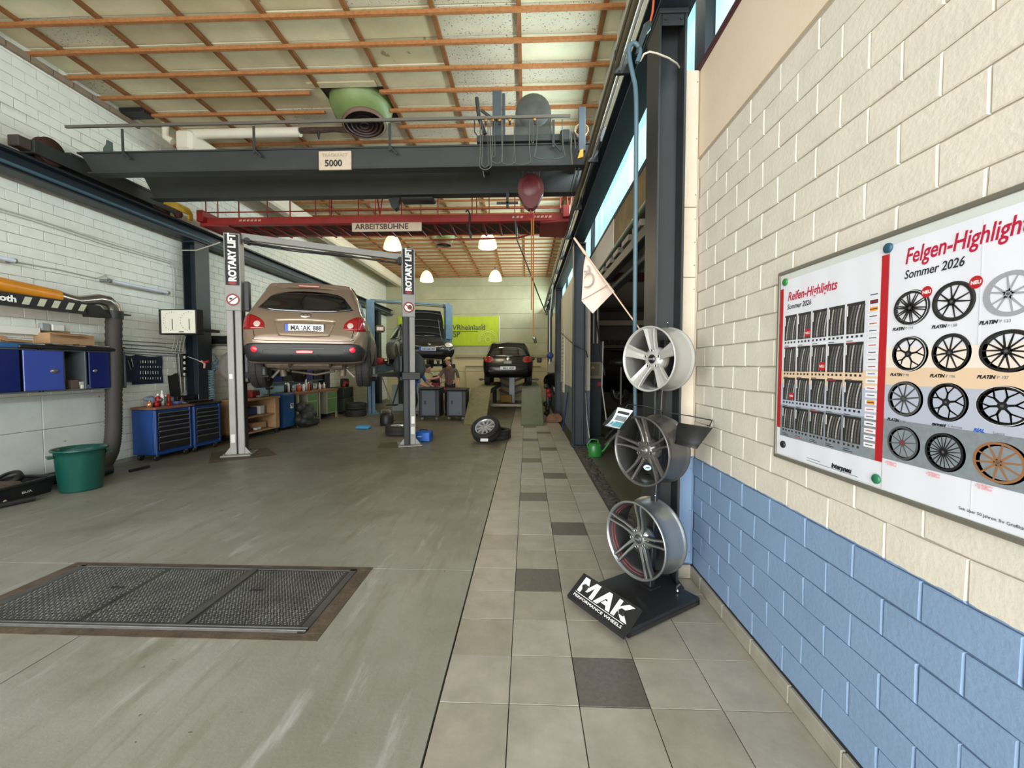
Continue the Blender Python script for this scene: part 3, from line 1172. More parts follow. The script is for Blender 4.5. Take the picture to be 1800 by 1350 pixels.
for k in range(3):
    q.tube([cc + Vector((0.085 * math.cos(a) * (1 - 0.1 * k), 0.01 * k, 0.07 * math.sin(a) - 0.01 * k)) for a in [2 * PI * i / 20 for i in range(21)]], 0.007, mat('rope_beige', (140, 122, 98), 0.8), n=6)
q.tube([PY(1005, 232, Y1 - 0.1), PY(1003, 262, Y1 - 0.1), PY(1006, 290, Y1 - 0.1)], 0.012, CABLE, n=6)
q.tube([PY(1009, 232, Y1 - 0.1), PY(1012, 262, Y1 - 0.1)], 0.010, CABLE, n=6)
q.build('cable_coil', trol, world=True)
q = MB()
a = PY(1015, 280, Y1 - 0.14)
q.prism([(a.x, a.z), (a.x + 0.07, a.z + 0.02), (a.x + 0.07, a.z + 0.12), (a.x + 0.03, a.z + 0.10)], Y1 - 0.16, Y1 - 0.13, mat('yellow_plate', (196, 150, 40), 0.5), FM)
q.build('yellow_tag', trol, world=True)
q = MB()
for dx in (0, 0.035, 0.05):
    q.tube([PY(1012, 296, Y1 - 0.05) + Vector((dx, 0, 0)), PY(1000, 345, Y2 - 0.1) + Vector((dx, 0, 0))], 0.005, CABLE, n=5)
q.build('pendant_cable', trol, world=True)
# load sign on the near girder
q = MB()
a, b_ = PY(561, 299, Y1), PY(617, 265, Y1)
SG = mat('sign_cream', (186, 170, 150), 0.7, noise=(14, 0.12))
q.cbox((a.x, Y1 - 0.004, a.z), (b_.x, Y1 + 0.018, b_.z), SG, 0.002)
sgn = q.build('load_sign', crane, world=True, label='worn cream load plate reading 5000')
q = MB()
text(q, '5000', 0.115, INK, T((a.x + b_.x) / 2 - 0.02, Y1 - 0.006, a.z + 0.045) @ RX(PI / 2), align='CENTER', off=0.003)
text(q, 'TRAGKRAFT', 0.06, mat('faded_ink', (150, 134, 118), 0.7), T((a.x + b_.x) / 2, Y1 - 0.006, b_.z - 0.075) @ RX(PI / 2), align='CENTER')
q.build('lettering', sgn, world=True)
# hook block
c = PY(933, 340, 6.0)
q = MB()
HB = mat('hook_red', (92, 34, 36), 0.45, noise=(5, 0.3))
zt, zbm = PY(933, 310, 6.0).z, PY(933, 369, 6.0).z
prof = [(c.x - 0.055, zt + 0.01), (c.x + 0.055, zt + 0.01), (c.x + 0.15, zt - 0.06), (c.x + 0.185, zt - 0.17), (c.x + 0.175, zt - 0.26), (c.x + 0.09, zbm + 0.05), (c.x + 0.03, zbm), (c.x - 0.03, zbm), (c.x - 0.09, zbm + 0.05), (c.x - 0.175, zt - 0.26), (c.x - 0.185, zt - 0.17), (c.x - 0.15, zt - 0.06)]
q.prism(prof, 5.93, 6.07, HB, FM)
q.lathe([(0, 0.02), (0.10, 0.018), (0.13, 0.0)], HB, 20, T(c.x, 5.93, zt - 0.18) @ RX(PI / 2))
hb = q.build('hook_block', crane, world=True, label='dark red hook block')
q = MB()
hk = [Vector((c.x, 6.0, zbm)), Vector((c.x, 6.0, zbm - 0.05))] + [Vector((c.x + 0.04 * math.sin(a), 6.0, zbm - 0.09 + 0.045 * math.cos(a))) for a in [0.2 + 4.4 * i / 10 for i in range(11)]]
q.tube(hk, [0.014] * 8 + [0.012, 0.010, 0.009, 0.007, 0.004], RED, n=8)
q.build('hook', hb, world=True)
q = MB()
for dx in (-0.12, -0.04, 0.04, 0.12):
    q.tube([(c.x + dx, 6.0, zt - 0.12), (c.x + dx, 6.0, GT + 0.05)], 0.006, CABLE, n=5)
q.build('hoist_rope', crane, world=True)
q = MB()
a = PY(893, 340, 6.5)
q.cbox((a.x - 0.02, 6.28, PY(893, 365, 6.3).z), (a.x + 0.02, 6.31, PY(893, 335, 6.3).z), CR, 0.003)
q.cbox((a.x - 0.16, 6.28, PY(893, 359, 6.3).z), (a.x + 0.16, 6.31, PY(893, 355, 6.3).z), CR, 0.003)
q.build('cross_bracket', crane, world=True)
q = MB()
a = PY(695, 350, 6.5)
q.cbox((a.x + 0.1, 6.4, 4.05), (a.x + 0.62, 6.6, 4.118), BLACK, 0.02)
q.prism([(a.x - 0.1, 4.11), (a.x + 0.08, 4.11), (a.x + 0.05, 3.97), (a.x + 0.0, 3.93), (a.x - 0.05, 3.97)], 6.45, 6.55, BLACK, FM)
q.build('brake_unit', crane, world=True)
# dangling control cable and the sling
q = MB()
pts = [PY(905, 378, 6.7), PY(908, 420, 6.8), PY(928, 470, 7.2), PY(947, 520, 8.0), PY(959, 549, 9.0)]
q.tube(pts, 0.012, CABLE, n=6)
q.build('control_cable', crane, world=True)
sl = thing('lifting_sling', 'long brown webbing sling hanging from the crane hook', 'sling', PY(936, 600, 6.0))
q = MB()
SLM = mat('sling_webbing', (150, 96, 44), 0.8)
for (pa, pt, pb, yb_) in ((938, 382, 938.5, 590), (934.5, 384, 936, 545)):
    a, b_ = PY(pa, pt, 6.0), PY(pb, yb_, 6.0)
    q.cbox((a.x - 0.009, 5.99, b_.z), (a.x + 0.009, 6.0, a.z), SLM, 0.002)
q.build('strap', sl, world=True)
q = MB()
b_ = PY(939, 598, 6.0)
q.ball((b_.x, 6.0, b_.z + 0.03), 0.025, CHROME, 10)
q.tube([(b_.x, 6.0, b_.z + 0.02), (b_.x + 0.02, 6.0, b_.z - 0.02), (b_.x + 0.01, 6.0, b_.z - 0.04)], 0.02, BLACK, n=8)
q.build('shackle', sl, world=True)

# ---------------------------------------------------------------- red work platform
plat = thing('work_platform', 'red overhead work platform carriage with railings behind the crane', 'platform', (-2.4, 7.8, 4.1))
YA, YP = 7.42, 8.18
PR = mat('platform_red', (140, 34, 30), 0.5, noise=(3, 0.25))
za_, zb_ = PY(650, 392, YA).z, PY(650, 379, YA).z
for nm, y, z0, z1 in (('front_beam', YA, za_, zb_), ('rear_beam', YP, PY(650, 412, YP).z, PY(650, 401, YP).z)):
    q = MB()
    q.cbox((-5.9, y, z0), (0.74, y + 0.12, z1), PR, 0.008)
    q.build(nm, plat, world=True)
q = MB()
n = 22
for i in range(n + 1):
    x = -5.85 + 6.55 * i / n
    q.tube([(x, YA + 0.1, za_ + 0.02), (x, YP + 0.02, za_ + 0.0)], 0.02, PR, n=5)
    if i < n:
        q.tube([(x, YA + 0.1, za_ + 0.02), (x + 6.55 / n, YP + 0.02, za_ + 0.0)], 0.012, PR, n=5)
q.build('lattice', plat, world=True)
q = MB()
q.box((-5.7, YA + 0.1, za_ + 0.04), (0.6, YP, za_ + 0.055), mat('platform_deck', (72, 58, 48), 0.8))
q.build('deck', plat, world=True)
for (x, sx) in ((-5.9, 1), (0.74, -1)):
    q = MB()
    q.cbox((x, YA - 0.1, 4.10), (x + sx * 0.12, YP + 0.3, 4.30), PR, 0.008)
    q.prism([(x, YA - 0.02), (x + sx * 0.5, YA + 0.03), (x + sx * 0.5, YP + 0.08), (x, YP + 0.15)], za_ - 0.02, za_ + 0.03, PR)
    q.build('end_beam', plat, world=True)
for y, tag_ in ((YA + 0.05, 0), (YP + 0.05, 1)):
    q = MB()
    zt = zb_ + 0.62
    xs_ = [PY(px, 370, y).x for px in ((362, 420, 510, 555, 583, 630, 706, 770, 830, 838, 905, 985) if tag_ == 0 else (383, 470, 580, 660, 740, 860, 940))]
    for x in xs_:
        q.tube([(x, y, zb_ - 0.02), (x, y, zt)], 0.011, PR, n=6)
    for zz in (zb_ + 0.11, zt):
        q.tube([(-5.8, y, zz), (0.65, y, zz)], 0.011, PR, n=6)
    q.build('railing', plat, world=True)
q = MB()
for px in (668, 1000):
    x = PY(px, 370, YA).x
    for dx in (-0.05, 0.06):
        q.tube([(x, YA, zb_), (x + dx, YA, zb_ + 0.35)], 0.014, PR, n=6)
q.build('strut', plat, world=True)
q = MB()
a, b_ = PY(619, 408, YA - 0.03), PY(741, 390, YA - 0.03)
q.cbox((a.x, YA - 0.035, a.z + 0.005), (b_.x, YA - 0.015, b_.z - 0.005), SG, 0.002)
sgn = q.build('name_board', plat, world=True, label='worn board reading ARBEITSBÜHNE')
q = MB()
text(q, 'ARBEITSBÜHNE', 0.135, mat('stencil_ink', (66, 44, 34), 0.7), T(a.x + 0.06, YA - 0.037, a.z + 0.045) @ RX(PI / 2), off=0.003, sx=1.02)
q.build('lettering', sgn, world=True)
q = MB()
for px in (420, 900, 936):
    x = PY(px, 385, YA).x
    for i in range(5 if px > 430 else 6):
        if px == 900 and i > 2:
            continue
        q.prism([(x + i * 0.07, zb_ - 0.075), (x + i * 0.07 + 0.045, zb_ - 0.075), (x + i * 0.07 + 0.06, zb_ - 0.04), (x + i * 0.07 + 0.015, zb_ - 0.04)], YA - 0.004, YA + 0.01, mat('stripe_cream', (190, 150, 130), 0.7), FM)
q.build('warning_stripes', plat, world=True)
q = MB()
x = PY(826, 380, YA).x
q.tube([(x - 0.07, YA - 0.02, zb_ + 0.03), (x - 0.03, YA - 0.03, zb_ + 0.07), (x, YA - 0.04, zb_), (x - 0.01, YA - 0.04, zb_ - 0.3), (x + 0.02, YA - 0.04, zb_ - 0.43)], 0.016, BLACK, n=6)
q.build('hanging_cable', plat, world=True)
q = MB()
y = YP + 0.3
a, b_, c_ = PY(760, 422, y), PY(910, 418, y), PY(965, 403, y)
q.tube([a, b_, c_], 0.018, PR, n=6)
q.tube([PY(912, 418, y), PY(912, 408, y)], 0.018, PR, n=6)
q.build('drag_bar', plat, world=True)
# yellow bumper carriage part of the platform at the left rail
q = MB()
YL = mat('buffer_yellow', (206, 168, 40), 0.5, noise=(6, 0.2))
q.prism([(YA - 0.62, 4.24), (YA - 0.50, 4.32), (YA - 0.12, 4.32), (YA - 0.05, 4.24), (YA - 0.05, 4.12), (YA - 0.13, 4.12), (YA - 0.13, 4.20), (YA - 0.62, 4.20)], -6.03, -6.0, YL, Matrix(((0, 0, 1, 0), (1, 0, 0, 0), (0, 1, 0, 0), (0, 0, 0, 1))))
q.lathe([(0, -0.03), (0.07, -0.03), (0.07, 0.03), (0, 0.03)], mat('wheel_iron2', (84, 44, 36), 0.6), 16, T(-6.06, YA - 0.3, 4.16) @ RY(PI / 2))
q.build('yellow_buffer', plat, world=True, label='yellow wheel guard')

# ---------------------------------------------------------------- fan heaters under the ceiling
GRN = mat('fan_green', (112, 132, 78), 0.45, noise=(4, 0.15))
LOU = mat('fan_brown', (70, 52, 48), 0.5)


def fan(c, r, tilt, lab):
    t = thing('fan_heater', lab, 'fan', c, rot=Euler(tilt).to_matrix())
    q = MB()
    q.lathe([(r * 0.93, 0.75), (r * 0.93, 0.40), (r * 0.97, 0.28), (r * 0.9, 0.16), (r * 0.60, 0.0), (r * 0.55, 0.0), (r * 0.8, 0.2)], GRN, 20)
    q.build('housing', t)
    q = MB()
    for k, rr in enumerate((0.60, 0.48, 0.36, 0.24, 0.12)):
        z = -0.02 - 0.006 * k
        q.lathe([(r * rr * 1.12, z - 0.03), (r * rr, z), (r * rr * 0.97, z), (r * rr * 1.09, z - 0.032)], LOU, 28)
    q.lathe([(r * 0.60, 0.02), (r * 0.66, -0.015), (r * 0.66, -0.05), (r * 0.6, -0.06)], mat('fan_ring', (116, 92, 80), 0.5), 28)
    q.lathe([(0, 0.01), (r * 0.6, 0.01)], BLACK, 28)
    q.build('louvre', t)
    return t


c = PY(640, 214, 6.46)
fan((c.x, c.y, c.z), 0.49, (math.radians(-7), math.radians(-8), 0), 'near green fan heater poking through the ceiling above the crane')
c = PY(780, 428, 12.4)
fan((c.x, c.y, c.z), 0.36, (0, 0, 0), 'far green fan heater under the ceiling beyond the red platform')
q = MB()
q.cbox((FAN[0] + 0.02, FAN[2] - 0.07, ZC - 0.06), (FAN[1] - 0.02, FAN[2] + 0.04, ZC - 0.035), PAN[1], 0.004)
q.build('panel', ceil)

# ---------------------------------------------------------------- white ceiling duct
DW = mat('duct_white', (226, 220, 202), 0.6, noise=(3, 0.06))
q = MB()
a, b_ = PZ(300, 192, 5.36), PZ(474, 186, 5.36)
q.tube([(-5.62, 6.90, 5.38), (-3.75, 6.90, 5.38)], 0.075, DW, n=12)
dt = q.build('ceiling_duct', label='white round duct under the ceiling left of the near fan heater', cat='duct')
q = MB()
q.tube([(-3.75, 6.90, 5.40), (-3.5, 6.86, 5.38), (-3.2, 6.92, 5.42), (-2.95, 6.9, 5.40)], [0.045, 0.05, 0.04, 0.05], mat('duct_burnt', (74, 58, 46), 0.9, noise=(20, 0.5), bump=(30, 1)), n=8)
q.tube([(-3.42, 6.86, 5.36), (-3.42, 6.86, 5.24)], [0.03, 0.012], BLACK, n=8)
q.build('bare_joint', dt)
q = MB()
q.cbox((-5.78, 6.75, 5.05), (-5.5, YB - 0.1, 5.40), DW, 0.05)
q.build('wall_duct', label='long white boxed duct running along the top of the left wall', cat='duct')
q = MB()
q.tube([(-5.95, 6.8, 5.5), (-5.95, 6.8, 5.28), (-5.85, 6.82, 5.22)], 0.055, DW, n=12)
q.cbox((-6.3, 6.35, 5.42), (-5.9, 6.55, 5.5), BLACK, 0.01)
q.build('duct_stub', label='short white stub pipe where the left wall meets the ceiling', cat='duct')
q = MB()
y = 4.2
while y < 6.6:
    q.cbox((XL + 0.0, y, 5.36), (XL + 0.06, y + 0.24, 5.44), mat('bare_brick', (132, 116, 98), 0.9, noise=(10, 0.2)), 0.004)
    y += 0.25
q.build('bare_brick_course', wall_l, kind='stuff', label='unpainted brown brick course under the ceiling')

# ---------------------------------------------------------------- pendant lamps
LG = mat('lamp_glass', (250, 238, 205), 0.4, emit=((255, 232, 180), 1.5))
spots = [(857, 425, 11.6, 0.50, 'pendant lamp with a cream glass bell right of the work platform sign'),
         (690, 428, 12.2, 0.50, 'cream bell pendant lamp just above the right lift post'),
         (750, 487, 16.2, 0.50, 'far left cream bell pendant lamp near the back wall'),
         (870.5, 486, 16.2, 0.50, 'far right cream bell pendant lamp near the back wall')]
for (px, py, y, dia, lab) in spots:
    c = PY(px, py, y)
    t = thing('pendant_lamp', lab, 'lamp', (c.x, c.y, c.z - 0.16), group='bell pendant lamps')
    r = dia / 2
    q = MB()
    q.lathe([(r, 0.0), (r * 1.03, 0.02), (r * 0.97, 0.12), (r * 0.85, 0.22), (r * 0.6, 0.33), (r * 0.3, 0.39), (0.05, 0.41)], LG, 24)
    q.lathe([(0, 0.015), (r * 0.96, 0.01)], LG, 24)
    for zz in (0.07, 0.14, 0.21):
        rr = r * (1.0 - zz * 0.55)
        q.tube([(rr * math.cos(a), rr * math.sin(a), zz) for a in [2 * PI * i / 24 for i in range(25)]], 0.005, GREYM, n=4)
    q.build('shade', t)
    q = MB()
    q.cyl((0, 0, 0.40), (0, 0, 0.50), 0.06, GREYM, r1=0.035, n=12)
    q.cyl((0, 0, 0.50), (0, 0, ZC - 0.1 - (c.z - 0.16)), 0.012, GREYM, n=6)
    q.build('stem', t)
    d = bpy.data.lights.new('bulb', 'POINT')
    d.energy = 55
    d.color = (1.0, 0.86, 0.62)
    d.shadow_soft_size = 0.2
    o = bpy.data.objects.new('bulb', d)
    COL.objects.link(o)
    o.parent = t
    o.location = (0, 0, -0.12)

# fluorescent tubes on the left wall
for (xa, ya, xb, yb_, lab) in ((190, 493, 297, 515, 'fluorescent tube lamp on the left wall above the extraction arm elbow'), (-60, 440, 28, 459, 'fluorescent tube lamp on the left wall cut by the picture edge')):
    a, b_ = PX(xa, ya, XL + 0.12), PX(xb, yb_, XL + 0.12)
    t = thing('tube_lamp', lab, 'lamp', (a + b_) / 2)
    q = MB()
    q.tube([a, b_], 0.026, mat('tube_glass', (206, 214, 230), 0.2, spec=0.8), n=10)
    q.build('glass_tube', t, world=True)
    for e, s in ((a, 1), (b_, -1)):
        q = MB()
        q.tube([e, e.lerp(b_ if s > 0 else a, 0.04)], 0.03, GREYM, n=10)
        q.cbox((XL, e.y - 0.02, e.z - 0.02), (e.x, e.y + 0.02, e.z + 0.02), GREYM, 0.004)
        q.build('end_cap', t, world=True)
# conduits on the left wall
CON = mat('conduit_white', (190, 190, 180), 0.5)


def conduit(pts, lab, r=0.010, m=None, x=XL + 0.03):
    q = MB()
    q.tube([PX(px, py, x) for px, py in pts], r, m or CON, n=6)
    return q.build('conduit', label=lab, cat='conduit', group='conduits on the left wall')


conduit([(-40, 355), (60, 384), (190, 427), (300, 460), (306, 478), (307, 560)], 'upper cable conduit crossing the left wall bricks diagonally in view', 0.009)
conduit([(-40, 360), (60, 389), (190, 432), (303, 464)], 'second conduit just below the upper one on the left wall', 0.007)
conduit([(28, 460), (100, 473), (170, 489), (186, 484), (192, 490)], 'thin cable linking the two fluorescent tubes', 0.009)
for k, (ya, yb_) in enumerate(((598, 602), (604, 612), (611, 616), (615, 620), (620, 623))):
    conduit([(204, ya), (240, ya + 2 + k % 2), (280, ya + 5), (320, yb_ + 3)], ['highest', 'second', 'middle', 'fourth', 'lowest'][k] + ' of the five cables strung above the tool roll', 0.006, mat('cable_grey', (100, 106, 106), 0.6))
q = MB()
for px in (308, 314, 321, 327):
    q.tube([PX(px, 590, XL + 0.05), PX(px - 4 + (px % 3), 603, XL + 0.07), PX(px - 6, 618, XL + 0.05)], 0.006, CON, n=6)
q.build('cable_bundle', label='bundle of cables hanging below the brake gauge panel', cat='cable')
q = MB()
q.tube([PX(319, 440, XL + 0.1), PY(345, 440, 7.2), PY(370, 432, 7.0), PY(387, 426, 6.95)], 0.010, mat('cable_white', (190, 186, 170), 0.6), n=6)
q.build('lift_supply_cable', label='pale cable sagging from the left column to the lift post', cat='cable')
# ================================================================ LIFTS
def two_post(name, label, pl, pr, ztop, m, upper, sign=True, arms_z=1.42, disc=None):
    """pl, pr = floor points of the left and right post"""
    pl, pr = Vector((*pl, 0)), Vector((*pr, 0))
    mid = (pl + pr) / 2
    ang = math.atan2(pr.y - pl.y, pr.x - pl.x)
    half = (pr - pl).length / 2
    t = thing(name, label, 'car lift', mid, ang)
    dk = mat('lift_slot', (40, 40, 40), 0.6)
    for s in (-1, 1):
        x = s * half
        q = MB()
        # two flanges with a dark slot between, and the dark inner side
        q.cbox((x - 0.11, -0.13, 0.02), (x - 0.012, -0.09, ztop - 0.05), m if s < 0 else STEEL, 0.008)
        q.cbox((x + 0.012, -0.13, 0.02), (x + 0.11, -0.09, ztop - 0.05), m, 0.008)
        q.cbox((x - 0.105, -0.09, 0.02), (x + 0.105, 0.12, ztop - 0.05), dk if s < 0 else STEEL, 0.006)
        q.cbox((x - 0.11 if s < 0 else x + 0.07, -0.11, 0.02), (x - 0.07 if s < 0 else x + 0.11, 0.125, ztop - 0.05), m, 0.006)
        post = q.build('post', t)
        q = MB()
        q.cbox((x - 0.22, -0.26, 0.001), (x + 0.22, 0.24, 0.02), m, 0.005)
        q.prism([(x - 0.11, 0.02), (x - 0.20, 0.02), (x - 0.11, 0.14)], -0.12, -0.10, m, FM)
        q.prism([(x + 0.11, 0.02), (x + 0.20, 0.02), (x + 0.11, 0.14)], -0.12, -0.10, m, FM)
        for dx in (-0.18, 0.18):
            q.cyl((x + dx, -0.2, 0.02), (x + dx, -0.2, 0.045), 0.016, GREYM, n=6)
        q.build('base_plate', post)
        q = MB()
        q.cbox((x - 0.118, -0.15, upper), (x + 0.118, 0.09, ztop), m, 0.008)
        q.build('upper_cover', post)
        if sign:
            q = MB()
            q.cbox((x - 0.10, -0.155, ztop - 0.86), (x + 0.10, -0.149, ztop - 0.02), INK, 0.002)
            sg = q.build('sign', post, label='black upright sign with bold white capitals')
            q = MB()
            text(q, 'ROTARY LIFT', 0.150, INKW, T(x + 0.052, -0.157, ztop - 0.80) @ RX(PI / 2) @ RZ(PI / 2), off=0.008, sx=0.88)
            q.build('lettering', sg)
            q = MB()
            q.lathe([(0.0, 0), (0.045, 0.001), (0.06, 0)], RED, 20, T(x, -0.157, ztop - 0.825) @ RX(PI / 2) @ Matrix.Diagonal((1, 0.45, 1, 1)))
            q.build('emblem', sg)
            q = MB()
            z = 2.62
            q.lathe([(0, 0), (0.085, 0)], INKW, 28, T(x, -0.156, z) @ RX(PI / 2))
            q.lathe([(0.074, 0), (0.088, 0.002), (0.100, 0)], mat('sign_red', (140, 40, 36), 0.5), 28, T(x, -0.157, z) @ RX(PI / 2))
            q.box((x - 0.078, -0.160, z - 0.009), (x + 0.078, -0.158, z + 0.009), MATS['sign_red'], T(x, 0, z) @ RY(-0.7 if s < 0 else 0.7) @ T(-x, 0, -z))
            if s < 0:
                q.cbox((x - 0.05, -0.1595, z + 0.0), (x - 0.01, -0.1575, z + 0.03), INK, 0.002)
            else:
                q.ball((x + 0.02, -0.157, z), 0.045, mat('hand_print', (84, 70, 60), 0.7), 10, sc_=(1, 0.05, 1))
            q.build('round_sign', post, label='round prohibition sign with a red rim')
            q = MB()
            q.cbox((x - 0.09 if s < 0 else x + 0.03, -0.134, 1.30 if s < 0 else 0.42), (x - 0.04 if s < 0 else x + 0.09, -0.131, 1.38 if s < 0 else 0.56), INKW, 0.001)
            q.build('sticker', post)
            q = MB()
            q.cbox((x - 0.09 if s < 0 else x + 0.02, -0.134, 0.22), (x - 0.03 if s < 0 else x + 0.09, -0.131, 0.36), mat('paper_label', (216, 214, 206), 0.6), 0.001)
            q.build('sticker', post)
        # carriage and arms
        q = MB()
        q.cbox((x - s * 0.15 - 0.03, -0.08, arms_z - 0.18), (x - s * 0.15 + 0.03, 0.14, arms_z + 0.30), STEEL, 0.012)
        if s > 0:
            q.cbox((x - 0.14, -0.20, arms_z - 0.16), (x + 0.20, -0.135, arms_z - 0.02), STEEL, 0.01)
        car_ = q.build('carriage', t)
        for f in (-1, 1):
            q = MB()
            a = Vector((x - s * 0.18, f * 0.08, arms_z - 0.06))
            e = Vector((s * (half - 0.62), f * 0.95, arms_z - 0.04))
            dxy = (e - a).normalized()
            nn = Vector((-dxy.y, dxy.x, 0))
            q.add([a + nn * 0.06 - Vector((0, 0, 0.05)), a - nn * 0.06 - Vector((0, 0, 0.05)), e - nn * 0.05 - Vector((0, 0, 0.04)), e + nn * 0.05 - Vector((0, 0, 0.04)),
                   a + nn * 0.06 + Vector((0, 0, 0.05)), a - nn * 0.06 + Vector((0, 0, 0.05)), e - nn * 0.05 + Vector((0, 0, 0.02)), e + nn * 0.05 + Vector((0, 0, 0.02))],
                  [(0, 1, 2, 3), (4, 7, 6, 5), (0, 4, 5, 1), (1, 5, 6, 2), (2, 6, 7, 3), (3, 7, 4, 0)], STEEL)
            q.cyl(e, e + Vector((0, 0, 0.10)), 0.045, STEEL, n=12)
            q.cyl(e + Vector((0, 0, 0.10)), e + Vector((0, 0, 0.125)), 0.07, RUBBER, n=14)
            q.build('arm', car_)
        if disc:
            q = MB()
            q.lathe([(0, 0.02), (0.26, 0.02), (0.315, 0.0), (0.315, -0.12), (0.27, -0.14), (0, -0.14)], disc[0 if s < 0 else 1], 32, T(x + disc[2 if s < 0 else 3], 0.20, disc[4]) @ RX(PI / 2))
            q.build('guard_disc', post, label='dark round guard disc behind the post')
    return t, half


LGREY = mat('lift_grey', (150, 149, 144), 0.42, noise=(3, 0.12))
lift1, half1 = two_post('two_post_lift', 'light grey two-post car lift holding the beige car', (-4.95, 6.95), (-2.27, 7.92), 3.72, LGREY, 2.44,
                        disc=(mat('disc_grey', (98, 94, 88), 0.7), mat('disc_dark', (58, 62, 60), 0.7), -0.03, 0.03, 1.50))
q = MB()
h = half1
q.add([(-h + 0.12, -0.05, 3.66), (-h + 0.12, 0.05, 3.66), (h - 0.1, 0.05, 3.52), (h - 0.1, -0.05, 3.52), (-h + 0.12, -0.05, 3.76), (-h + 0.12, 0.05, 3.76), (h - 0.1, 0.05, 3.62), (h - 0.1, -0.05, 3.62)],
      [(0, 1, 2, 3), (4, 7, 6, 5), (0, 3, 7, 4), (1, 5, 6, 2), (0, 4, 5, 1), (2, 6, 7, 3)], LGREY)
q.build('cross_member', lift1)
q = MB()
q.tube([(-h + 0.15, -0.06, 3.62), (-h + 0.8, -0.06, 3.56), (0, -0.06, 3.53), (h - 0.5, -0.06, 3.47), (h - 0.12, -0.06, 3.44)], 0.018, BLACK, n=6)
q.tube([(-h + 0.15, -0.02, 3.60), (-h + 0.9, -0.02, 3.53), (0.5, -0.02, 3.50), (h - 0.12, -0.02, 3.46)], 0.012, BLACK, n=6)
q.cyl((-h + 0.2, -0.07, 3.64), (-h + 0.2, 0.07, 3.64), 0.05, STEEL, n=14)
q.cyl((h - 0.14, -0.10, 3.50), (h - 0.14, 0.07, 3.50), 0.06, BLACK, n=14)
q.build('hose', lift1)
q = MB()
q.cbox((-h + 0.14, -0.08, 2.45), (-h + 0.22, 0.04, 2.95), STEEL, 0.01)
q.build('switch_box', lift1)

LBLUE = mat('lift_blue', (92, 124, 146), 0.45, noise=(4, 0.25))
lift2, half2 = two_post('two_post_lift', 'blue grey two-post car lift holding the dark car with its bonnet open', (-5.0, 13.15), (-2.73, 14.35), 3.62, LBLUE, 2.45, sign=False, arms_z=1.62)
h = half2
q = MB()
q.cbox((-h, -0.05, 3.60), (h, 0.05, 3.66), LBLUE, 0.008)
q.tube([(-h, -0.08, 3.56), (h, -0.08, 3.54)], 0.015, BLACK, n=6)
q.cyl((h - 0.05, -0.12, 3.60), (h - 0.05, 0.10, 3.60), 0.10, LBLUE, n=14)
q.build('cross_member', lift2)


# ================================================================ CARS
def cr(p0, p1, p2, p3, t):
    return 0.5 * ((2 * p1) + (-p0 + p2) * t + (2 * p0 - 5 * p1 + 4 * p2 - p3) * t * t + (-p0 + 3 * p1 - 3 * p2 + p3) * t ** 3)


def smooth_rows(rows, k):
    out = []
    n = len(rows)
    for i in range(n - 1):
        a, b_, c, d = rows[max(i - 1, 0)], rows[i], rows[i + 1], rows[min(i + 2, n - 1)]
        for j in range(k):
            t = j / k
            out.append([cr(a[q_], b_[q_], c[q_], d[q_], t) for q_ in range(len(b_))])
    out.append(rows[-1])
    return out


